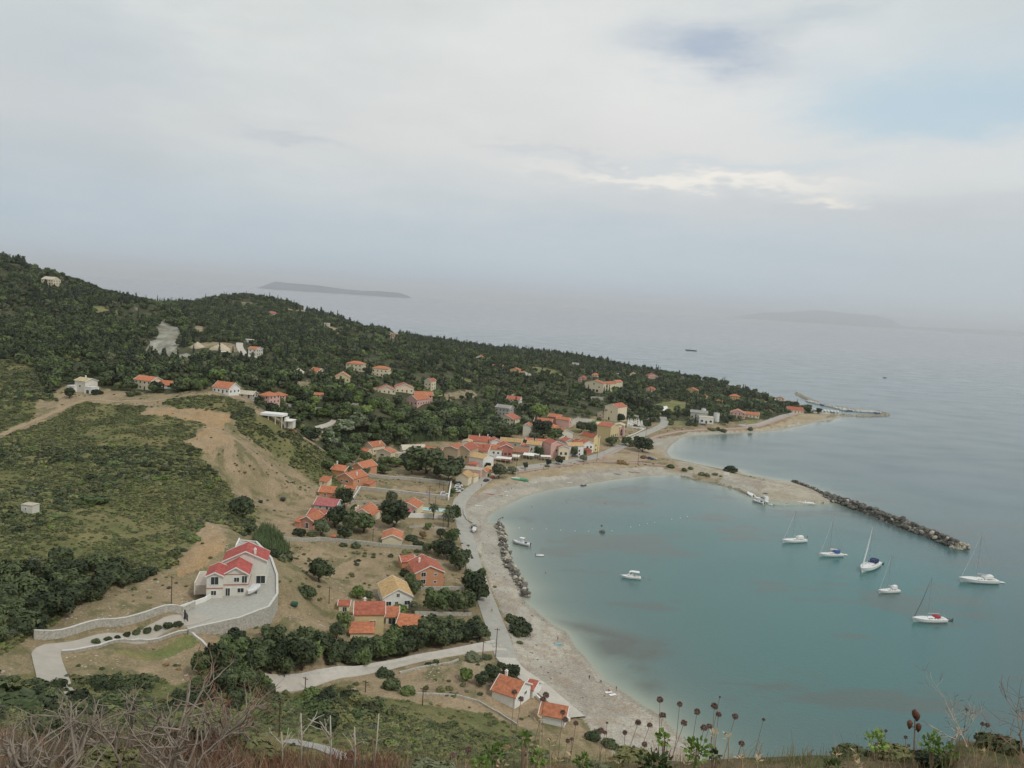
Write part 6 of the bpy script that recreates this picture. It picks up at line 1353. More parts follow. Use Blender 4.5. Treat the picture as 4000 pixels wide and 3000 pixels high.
# ---- floats, boards
flp = None
for a, b in ((2028, 2063), (2079, 2067), (2133, 2067), (2190, 2071), (2246, 2075), (2299, 2076), (2390, 2074), (2464, 2059), (2498, 2052), (2528, 2046), (2557, 2041), (2624, 2028), (2658, 2024), (2685, 2019)):
    if flp is None:
        mb = MB(); mb.loft([[(r * math.cos(t * .785), r * math.sin(t * .785), z) for t in range(8)] for r, z in ((.05, -.2), (.2, -.08), (.25, .06), (.18, .18), (.05, .24))]); flp = mb.build('marker_buoy', M_trim)
        flp.location = at_z(a, b, 0); tag(flp, 'white float in the line of floats closing the swimming area', 'buoy', 'floats round the swimming area')
    else: o = flp.copy(); COL.objects.link(o); o.location = at_z(a, b, 0)
def board(px, py, L_, deg, m, label, nm='surfboard'):
    p = hit(px, py); mb = MB(); mb.loft([[(x, -w, .03), (x, w, .03), (x, w * .8, .16), (x, -w * .8, .16)] for x, w in ((-L_ / 2, .1), (-L_ * .3, .33), (L_ * .1, .36), (L_ * .38, .2), (L_ / 2, .04))]); o = mb.build(nm, m); o.location = p + Vector((0, 0, .08)); o.rotation_euler = (0, 0, R(deg)); tag(o, label, 'board'); return o
board(1867, 1977, 5.5, -8, M_gel, 'long white board lying on the sand nearest the road bend'); board(1979, 1923, 4.2, -14, M_gel, 'white board on the upper beach near the red canoe'); board(1912, 1931, 6.0, -14, M_redc, 'red canoe lying on the upper beach', 'canoe'); board(1934, 1940, 4.0, -20, M_tube, 'grey upturned canoe at the foot of the red one', 'canoe')
board(2463, 1845, 5.0, -30, M_redc, 'bright red pedal float on the far sand', 'kayak'); board(2485, 1846, 5.5, -25, M_rust, 'slim orange kayak right of the bright red float', 'kayak'); board(2410, 1853, 5, -12, M_navy, 'blue upturned boat on the far sand', 'kayak'); board(2226, 1887, 3.5, 0, M_gel, 'white board near the waterline below the village'); board(1957, 1938, 2.4, 20, M_rust, 'small orange float on the sand among the boards', 'float'); board(1981, 1937, 2.2, 60, M_gel, 'small white float on the sand among the boards', 'float')
# small sailing dinghy on a green tarpaulin
p = hit(2027, 1874); o = MB().loft([[(-4, -2, .05), (6, -2.6, .05), (6.2, -2.5, .12), (-4, -1.9, .12)], [(-6, 2, .05), (4.5, 2.2, .05), (4.5, 2.3, .12), (-6, 2.1, .12)]]).build('tarpaulin', mat('green_tarp', (.03, .26, .13), .8, .2, 2, .2)); o.location = p + Vector((0, 0, .15)); tag(o, 'bright green tarpaulin spread on the upper beach', 'tarpaulin')
p = hit(2013, 1872) + Vector((0, 0, .32)); o = empty('sailing_dinghy', p, R(-10), 'small white sailing dinghy with a bare mast on the green tarpaulin', 'sailing dinghy'); MB().loft(hull_secs(4.6, 1.7, .5)).build('hull', M_gel, o); MB().tube([(.6, 0, .4), (.6, 0, 7.2)], .09, 5).build('mast', M_gel, o)
# ---- cars
def car_parts(L_=4.2, W=1.75, Hh=1.45, wagon=False):
    b = MB(); prof = [(-L_ / 2, .35), (-L_ / 2, .85), (-L_ * .42, .92)] + ([(-L_ * .40, Hh - .05)] if wagon else [(-L_ * .30, Hh - .12)]) + [(-L_ * .12, Hh), (L_ * .06, Hh - .03), (L_ * .22, .95), (L_ * .46, .82), (L_ / 2, .68), (L_ / 2, .35)]
    b.loft([[(x, y * (1 if z < 1 else .84), z) for x, z in prof] for y in (-W / 2, W / 2)])
    g = MB(); gp = [(-L_ * .36, .98), (-L_ * .28, Hh - .1), (L_ * .04, Hh - .1), (L_ * .18, .98)]
    g.loft([[(x, y * (1 if z < 1 else .90), z) for x, z in gp] for y in (-W / 2 - .005, W / 2 + .005)])
    g.add([(L_ * .215, -W * .40, .99), (L_ * .215, W * .40, .99), (L_ * .075, W * .37, Hh - .06), (L_ * .075, -W * .37, Hh - .06)], [(0, 1, 2, 3)])
    return b.mesh('body'), g.mesh('windows')
CARM = [car_parts(), car_parts(4.5, 1.8, 1.65, True), car_parts(3.7, 1.62, 1.5, True)]
wm_ = MB().loft([[(r * math.cos(t * .628), y, r * math.sin(t * .628)) for t in range(10)] for r, y in ((.3, -.11), (.32, 0), (.3, .11))]).mesh('wheel')
hl_ = MB().box(0, .04, -.18, .18, -.08, .08).mesh('headlight')
for me_ in (wm_,): me_.materials.append(M_eng)
hl_.materials.append(mat('lamp_glass', (.7, .7, .68), .2, .05, 2, .6))
PAINT = {k: mat('paint_' + k, c_, .3, .03, 1, .6) for k, c_ in dict(white=(.72, .73, .74), black=(.03, .03, .035), blue=(.16, .21, .30), navy=(.06, .08, .16), red=(.30, .04, .03), silver=(.45, .46, .47), violet=(.10, .11, .35), tan=(.40, .36, .28)).items()}
def car(px, py, deg, paint, label, k=0, grp=None, p=None):
    p = p or hit(px, py); a, b = CARM[k]; o = empty('parked_car', p + Vector((0, 0, .16)), R(deg), label, 'car', grp); a = a.copy(); a.materials.append(PAINT[paint]); L_ = (4.2, 4.5, 3.7)[k]
    for nm, me_, loc, m in (('body', a, (0, 0, 0), None), ('window', b, (0, 0, 0), M_glass)):
        c_ = bpy.data.objects.new(nm, me_); COL.objects.link(c_); c_.parent = o; c_.location = loc
        if m and not me_.materials: me_.materials.append(m)
    for x in (-.3, .3):
        for y in (-.8, .8): c_ = bpy.data.objects.new('wheel', wm_); COL.objects.link(c_); c_.parent = o; c_.location = (x * L_, y, .32)
    for y in (-.6, .6): c_ = bpy.data.objects.new('headlight', hl_); COL.objects.link(c_); c_.parent = o; c_.location = (L_ / 2 - .02, y, .66)
    return o
CG = 'cars parked by the cream corner house'
car(1788, 1893, 12, 'black', 'black hatchback, furthest of the row by the cream corner house', 2, CG); car(1806, 1893, 8, 'navy', 'dark car tucked against the cream corner house', 0, CG)
car(1793, 1902, 6, 'white', 'white car, second from the house in the parked row', 0, CG); car(1788, 1909, 6, 'white', 'white car in the middle of the parked row', 2, CG); car(1797, 1916, 4, 'silver', 'silver car, second nearest in the parked row', 0, CG); car(1785, 1924, 2, 'white', 'white car nearest the camera in the parked row', 0, CG)
car(1862, 1873, 68, 'blue', 'blue estate car parked against the cream kiosk', 1); car(1900, 1881, 60, 'black', 'dark car on the seaward side of the road bend', 0); car(1925, 1869, 75, 'red', 'dark red car under the large shore tree', 2)
car(1673, 1937, 8, 'violet', 'bright blue car standing in the fallow field'); car(1735, 1935, 10, 'white', 'white van by the whitewashed field wall', 1); car(2246, 1784, 20, 'navy', 'dark car outside the white house on the seafront', 0)
car(2528, 1791, -30, 'silver', 'silver car, left of three on the waste ground behind the spit', 0); car(2541, 1795, -25, 'navy', 'dark car, middle of three on the waste ground behind the spit', 1); car(2555, 1796, -15, 'silver', 'grey car, right of three on the waste ground behind the spit', 0)
car(2380, 1533, 10, 'white', 'white car outside the long hotel', 0); car(2737, 1657, 0, 'silver', 'silver car left of the power station hall', 0); car(2748, 1661, -4, 'navy', 'dark car in front of the power station hall', 0); car(1452, 1478, 0, 'white', 'white car beside the square yellow house on the slope', 0)
for i, (a, b) in enumerate(((3165, 1611), (3185, 1615), (3205, 1613), (3232, 1617), (3250, 1616), (3180, 1617), (3145, 1607))): car(a, b, 10 + i * 7, ['silver', 'white', 'navy', 'white', 'black', 'tan', 'silver'][i], 'car parked on the harbour quay', i % 3, 'cars on the harbour quay')
car(1856, 2492, 20, 'white', 'white car in the yard behind the hedge by the coast road', 2)
# tractor towing a covered boat, covered boat at the villa
p = hit(1852, 2066); o = empty('tractor', p + Vector((0, 0, .15)), R(85), 'green tractor parked at the roadside by the jetty rocks', 'tractor'); MB().loft([[(x, -w, .7), (x, w, .7), (x, w * .9, h), (x, -w * .9, h)] for x, w, h in ((-.2, .45, 1.5), (1.6, .38, 1.35))]).build('bonnet', mat('tractor_green', (.08, .16, .12), .6, .2), o)
MB().box(-1.5, -.25, -.7, .7, .9, 1.2).box(-1.5, -1.4, -.7, -.6, 1.2, 2.5).box(-1.5, -1.4, .6, .7, 1.2, 2.5).box(-.35, -.25, -.7, -.6, 1.2, 2.5).box(-.35, -.25, .6, .7, 1.2, 2.5).box(-1.6, -.15, -.8, .8, 2.503, 2.65).build('cab', M_mast, o)
for x, y, s in ((-.9, -.9, 2.4), (-.9, .9, 2.4), (1.2, -.7, 1.4), (1.2, .7, 1.4)): c_ = bpy.data.objects.new('wheel', wm_); COL.objects.link(c_); c_.parent = o; c_.location = (x, y, .32 * s - .05); c_.scale = (s, s * 1.3, s)
def covered_boat(p, deg, L_, label):
    o = empty('boat_on_trailer', p, R(deg), label, 'boat'); MB().loft(hull_secs(L_, L_ * .4, .75, dr=.2)).build('hull', M_gel, o).location = (0, 0, .75)
    MB().loft([[(x, -w, 1.5), (x, -w * .6, 1.5 + h), (x, w * .6, 1.5 + h), (x, w, 1.5)] for x, w, h in ((-L_ * .48, L_ * .17, .3), (-L_ * .1, L_ * .2, .8), (L_ * .25, L_ * .14, .5), (L_ * .5, .05, .1))]).build('cover', mat('silver_cover', (.60, .60, .60), .6, .1, 2, .3), o)
    MB().box(-L_ * .4, L_ * .45, -.4, -.3, .35, .45).box(-L_ * .4, L_ * .45, .3, .4, .35, .45).box(-.1, .1, -.9, .9, .3, .4).build('trailer_frame', M_mast, o)
    for y in (-.95, .95): c_ = bpy.data.objects.new('wheel', wm_); COL.objects.link(c_); c_.parent = o; c_.location = (0, y, .32)
covered_boat(hit(1851, 2080) + Vector((0, 0, .15)), -95, 5.0, 'white boat on a trailer behind the green tractor'); covered_boat(Vector(tuple(at_z(988, 2318, TERR_Z))) + Vector((0, 0, .05)), -98, 5.6, 'boat under a silver cover on a trailer beside the villa')
# ---- poles
PG = 'wooden utility poles'
def pole(px, py, ytop, label, arm=True, lamp=False, r=.13):
    p = hit(px, py); h = (py - ytop) * p.y / F * 1.06; o = empty('utility_pole', p, R(random.uniform(-40, 40)), label, 'pole', PG); MB().tube([(0, 0, -.5), (0, 0, h)], [r, r * .7], 7).build('shaft', M_shut, o)
    if arm: MB().box(-.8, .8, -.06, .06, h - .5, h - .38).build('crossarm', M_shut, o)
    if lamp: MB().tube([(0, 0, h - .3), (.8, 0, h + .1), (1.4, 0, h)], .05, 5).box(1.2, 1.8, -.12, .12, h - .1, h + .02).build('lamp_arm', M_mast, o)
    return o, h
POL = {}
for k, v in dict(a=(1192, 2693, 2643, 'short pole on the lower edge of the lane near its left end'), b=(1427, 2704, 2656, 'short pole in the rough grass left of the bushes by the lane'), c=(1650, 2756, 2680, 'pole beside a small tree on the bare plot below the lane'), d=(1090, 2878, 2725, 'tall pole in the scrub nearest the camera at the lower left'),
    e=(1884, 2582, 2500, 'tall pole at the right end of the lane'), f=(1936, 2566, 2451, 'tallest pole, standing where the lane meets the coast road'), g=(1285, 2358, 2290, 'pole with a street lamp on the dry slope left of the yellow house', True, True), h=(669, 2372, 2248, 'tall thin pole above the driveway left of the villa'),
    i=(1676, 1967, 1898, 'pole in the field left of the palm trees'), j=(1699, 2007, 1940, 'pole between the swimming pool and the palms'), k=(1717, 1908, 1855, 'pole with a street lamp in front of the dark trees', True, True), l=(1731, 1932, 1884, 'pole beside the whitewashed wall'), m=(1456, 2112, 2065, 'pole in the orchard left of the small cream house'),
    n=(1886, 1790, 1740, 'pole in front of the white seafront row'), o=(1985, 1804, 1747, 'pole in front of the glazed tavern'), p=(2018, 1822, 1772, 'pole at the seafront awnings'), q=(2331, 1803, 1700, 'tallest village pole, at the seafront path junction'), r=(2492, 1812, 1763, 'lamp pole at the start of the spit', True, True), s=(2170, 1780, 1738, 'pole in front of the pink porch house'),
    t=(2522, 1713, 1677, 'pole on the village road near the cemetery', True, True), u=(2233, 1656, 1622, 'pole at the edge of the gravel pitch'), v=(1818, 2230, 2180, 'pole among the roadside trees by the coral house'), w=(1728, 2105, 2010, 'pole among the gardens by the road'), x=(1267, 1580, 1550, 'white lamp post among trees on the slope', False, True), y=(1819, 1823, 1775, 'pole left of the white store'), z=(2288, 1790, 1750, 'pole in front of the balcony house')).items(): POL[k] = pole(*v)
def wire(a, b, sag=.8, lab='black overhead wire'):
    (oa, ha), (ob, hb) = POL[a], POL[b]; A, B = oa.location + Vector((0, 0, ha - .3)), ob.location + Vector((0, 0, hb - .3)); pts_ = [A.lerp(B, t / 10) - Vector((0, 0, sag * 4 * (t / 10) * (1 - t / 10))) for t in range(11)]
    o = MB().tube(pts_, .022, 3).build('overhead_wire', M_eng); tag(o, lab, 'wire', 'overhead wires')
wire('e', 'v', 2, 'long black overhead wire along the roadside trees'); wire('i', 'j', .4, 'short overhead wire between the two poles by the pool'); wire('n', 'o', .5, 'overhead wire in front of the seafront row'); wire('o', 'p', .3, 'overhead wire above the white canopies')
# signboard on the spit, tower masts at headland
p = hit(2836, 1876); o = empty('signboard', p, R(-8), 'white signboard on a post on the spit', 'signboard'); MB().tube([(0, 0, -.3), (0, 0, 3.4)], .08, 5).build('post', M_mast, o); MB().box(-1.6, 1.6, -.06, .06, 3.2, 5.2).build('panel', M_trim, o)
p = hit(2989, 1556, ymin=400); o = empty('utility_mast', p, 0, 'dark mast on the crest of the headland', 'mast'); MB().tube([(0, 0, -1), (0, 0, 9)], [.35, .2], 6).build('shaft', M_shut, o); MB().box(-1, 1, -.1, .1, 7.6, 7.9).build('crossarm', M_shut, o)
# iron gate of the driveway, barrels
p = hit(722, 2420); o = empty('iron_gate', p + Vector((0, 0, .2)), R(-52), 'dark iron gate standing open across the driveway', 'gate'); mb = MB(); [mb.box(x, x + .05, 0, .05, .1, 1.9) for x in np.arange(0, 2.6, .25)]; mb.box(0, 2.6, -.01, .06, .3, .4); mb.box(0, 2.6, -.01, .06, 1.5, 1.6); mb.build('leaf', M_eng, o); MB().box(-.3, -.02, -.15, .15, -.3, 2.2).build('post', M_eng, o)
def barrel(px, py, r, L_, label, m):
    p = hit(px, py); o = MB().loft([[(x, q * math.cos(t * .524), r + q * math.sin(t * .524)) for t in range(12)] for x, q in ((-L_ / 2, r * .8), (-L_ / 2 + .1, r), (L_ / 2 - .1, r), (L_ / 2, r * .8))]).build('water_tank', m, smooth=False); o.location = p; tag(o, label, 'water tank')
barrel(1150, 2370, .75, 1.7, 'dark green plastic tank lying on the dry slope below the terrace', mat('tank_green', (.03, .10, .07), .6)); barrel(1105, 1957, .9, 2.0, 'black plastic tank lying on the dry bank', M_eng); barrel(1018, 1965, .7, 1.6, 'smaller black tank left of the black tank on the bank', M_eng)
# ---- people
def person_mesh(name, pose='stand'):
    """one continuous skinned body: pelvis root, legs, spine, head, arms"""
    if pose == 'sit': J = dict(pel=(0, 0, .12), sp=(0, .05, .42), nk=(0, .06, .62), hd=(0, .03, .80), kl=(-.12, -.42, .36), kr=(.14, -.40, .30), fl=(-.13, -.62, .04), fr=(.18, -.72, .04), sl=(-.19, .06, .56), sr=(.19, .06, .56), el=(-.26, .14, .34), er=(.26, .12, .34), hl=(-.24, .22, .06), hr=(.2, -.12, .30))
    else:
        g = .16 if pose == 'walk' else .03
        J = dict(pel=(0, 0, .95), sp=(0, 0, 1.22), nk=(0, 0, 1.46), hd=(0, -.02, 1.64), kl=(-.10, -g * .8, .50), kr=(.10, g * .3, .50), fl=(-.11, -g * 1.2, .05), fr=(.11, g * 1.6, .07), sl=(-.19, 0, 1.40), sr=(.19, 0, 1.40), el=(-.25, g * .5 + .03, 1.12), er=(.25, -g * .5 + .03, 1.12), hl=(-.25, g * .2 - .06, .86), hr=(.25, -g - .06, .88))
    ks = list(J); E = [('pel', 'sp'), ('sp', 'nk'), ('nk', 'hd'), ('pel', 'kl'), ('kl', 'fl'), ('pel', 'kr'), ('kr', 'fr'), ('nk', 'sl'), ('nk', 'sr'), ('sl', 'el'), ('el', 'hl'), ('sr', 'er'), ('er', 'hr')]
    RD = dict(pel=.15, sp=.14, nk=.07, hd=.11, kl=.065, kr=.065, fl=.05, fr=.05, sl=.07, sr=.07, el=.042, er=.042, hl=.03, hr=.03)
    me_ = bpy.data.meshes.new(name); me_.from_pydata([J[k] for k in ks], [(ks.index(a), ks.index(b)) for a, b in E], []); o = bpy.data.objects.new(name, me_); COL.objects.link(o)
    md = o.modifiers.new('skin', 'SKIN'); sv = me_.skin_vertices[0].data if me_.skin_vertices else None
    if sv is None: bpy.context.view_layer.objects.active = o; return o
    for k, v in zip(ks, sv): v.radius = (RD[k], RD[k] * (.8 if k in ('pel', 'sp') else 1)); v.use_root = (k == 'pel')
    sb = o.modifiers.new('sub', 'SUBSURF'); sb.levels = sb.render_levels = 1; dg = bpy.context.evaluated_depsgraph_get(); m2 = bpy.data.meshes.new_from_object(o.evaluated_get(dg)); bpy.data.objects.remove(o)
    return m2
M_skin = mat('skin', (.42, .25, .17), .6, .05, 4, .3); CL = {'dark': mat('cloth_dark', (.05, .05, .07), .9), 'white': mat('cloth_white', (.6, .6, .6), .9), 'red': mat('cloth_red', (.30, .05, .05), .9), 'blue': mat('cloth_blue', (.08, .14, .30), .9)}
PM = {}
for ps in ('stand', 'walk', 'sit'):
    PM[ps] = person_mesh('person_' + ps, ps)
def person(px, py, pose, shirt, label, z=None, legs='skin', grp=None, sink=0):
    p = hit(px, py) if z is None else at_z(px, py, z); src = PM[pose]; k = ('pm', pose, shirt, legs)
    if k not in _cm:
        m2 = src.copy(); m2.materials.clear(); [m2.materials.append(q) for q in (M_skin, CL.get(shirt, M_skin), CL.get(legs, M_skin), CL['dark'])]
        for f in m2.polygons:
            c_ = f.center; zz = c_.z + (.83 if pose == 'sit' else 0)
            f.material_index = 3 if zz > 1.68 and c_.y > -.08 else (1 if 1.0 < zz < 1.47 and abs(c_.x) < .27 else (2 if (.55 if legs != 'skin' else .82) < zz <= 1.0 and abs(c_.x) < .2 else 0))
        _cm[k] = m2
    o = bpy.data.objects.new('person', _cm[k]); COL.objects.link(o); o.location = p + Vector((0, 0, (.12 if z is None else 0) - sink)); o.rotation_euler = (0, 0, random.uniform(0, 6.28)); return tag(o, label, 'person', grp)
person(1796, 2002, 'walk', 'red', 'person in red walking up the middle of the coast road'); person(1921, 2392, 'walk', 'white', 'person in a white top walking along the coast road near the hedge', legs='dark'); person(1787, 1941, 'stand', 'dark', 'person in dark clothes standing at the end of the parked cars', legs='dark'); person(1880, 1903, 'walk', 'dark', 'person walking on the seaward side of the road bend')
person(2998 - 820, 2505, 'stand', 'dark', 'person standing alone on the upper sand by a blue towel', legs='dark'); person(2407, 2703, 'stand', 'skin', 'bather standing at the water edge at the near end of the beach'); person(2377, 2704, 'sit', 'red', 'person sitting on the sand beside a white towel'); person(2347, 2668, 'sit', 'blue', 'person sitting close to the waterline on the near beach'); person(2301, 2660, 'stand', 'dark', 'dark clothed person standing back from the waterline', legs='dark')
person(1998, 1915, 'stand', 'dark', 'person standing beside the white board on the village beach'); person(2112, 1823, 'walk', 'dark', 'person in dark clothes strolling on the seafront path'); person(2122, 1835, 'walk', 'red', 'person in red strolling on the seafront path'); person(2465, 1720, 'walk', 'dark', 'left of two people walking up the village road'); person(2470, 1719, 'walk', 'white', 'right of two people walking up the village road'); person(2579, 1647, 'walk', 'white', 'person on the village road beyond the cemetery'); person(2639, 1680, 'stand', 'dark', 'person on the far beach promenade left of the bushes'); person(1954, 1965, 'sit', 'white', 'person sitting on the wet sand in the middle of the village beach')
for i, (a, b) in enumerate(((2067, 1982), (2077, 1980), (2199, 1961), (2212, 1958), (2217, 1965), (2307, 1984), (2364, 1965), (2370, 1966), (2480, 2013), (2132, 2238), (2513, 2256), (2536, 2263))):
    person(a, b, 'stand', 'skin', 'bather up to the chest in the shallow bay', z=0, grp='bathers in the bay', sink=1.15)
for a, b, c_, l in ((2183, 2518, 'blue', 'turquoise towel on the near beach beside a standing person'), (2377, 2707, 'white', 'white towel beside the sitting person in red'), (2393, 2716, 'white', 'white towel right of the sitting person')):
    p = hit(a, b); o = MB().box(-1, 1, -.5, .5, .03, .06).build('towel', {'blue': mat('towel_blue', (.15, .45, .50), .9), 'white': M_trim}[c_]); o.location = p + Vector((0, 0, .15)); o.rotation_euler = (0, 0, .4); tag(o, l, 'towel')
# beached bushes, distant land
def island(name, prof, Y, depth, kind_label):
    """prof: [(px, top_py, base_py)] silhouette given for distance Y, built as a real ridge"""
    secs = []
    for px, ty in prof:
        r = ray(px, ty); t = Y / r.y; x = r.x * t; z = max(H + r.z * t, 0) + 1; zz = z
        secs.append([(x, Y - depth / 2, -5), (x, Y - depth * .28, z * .42), (x, Y, z), (x, Y + depth * .3, z * .5), (x, Y + depth / 2, -5)])
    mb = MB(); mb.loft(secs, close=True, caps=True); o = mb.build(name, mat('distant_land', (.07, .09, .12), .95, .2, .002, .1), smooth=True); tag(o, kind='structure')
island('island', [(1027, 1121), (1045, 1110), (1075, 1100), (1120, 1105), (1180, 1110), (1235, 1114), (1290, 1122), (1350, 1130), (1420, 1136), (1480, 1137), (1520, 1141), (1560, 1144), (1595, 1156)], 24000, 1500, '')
island('far_coast', [(2750, 1250), (2850, 1240), (2980, 1222), (3100, 1219), (3180, 1212), (3230, 1214), (3330, 1226), (3430, 1234), (3490, 1252), (3530, 1276), (3700, 1282), (3850, 1288), (3930, 1290), (4000, 1298), (4200, 1330)], 46000, 3600, '')
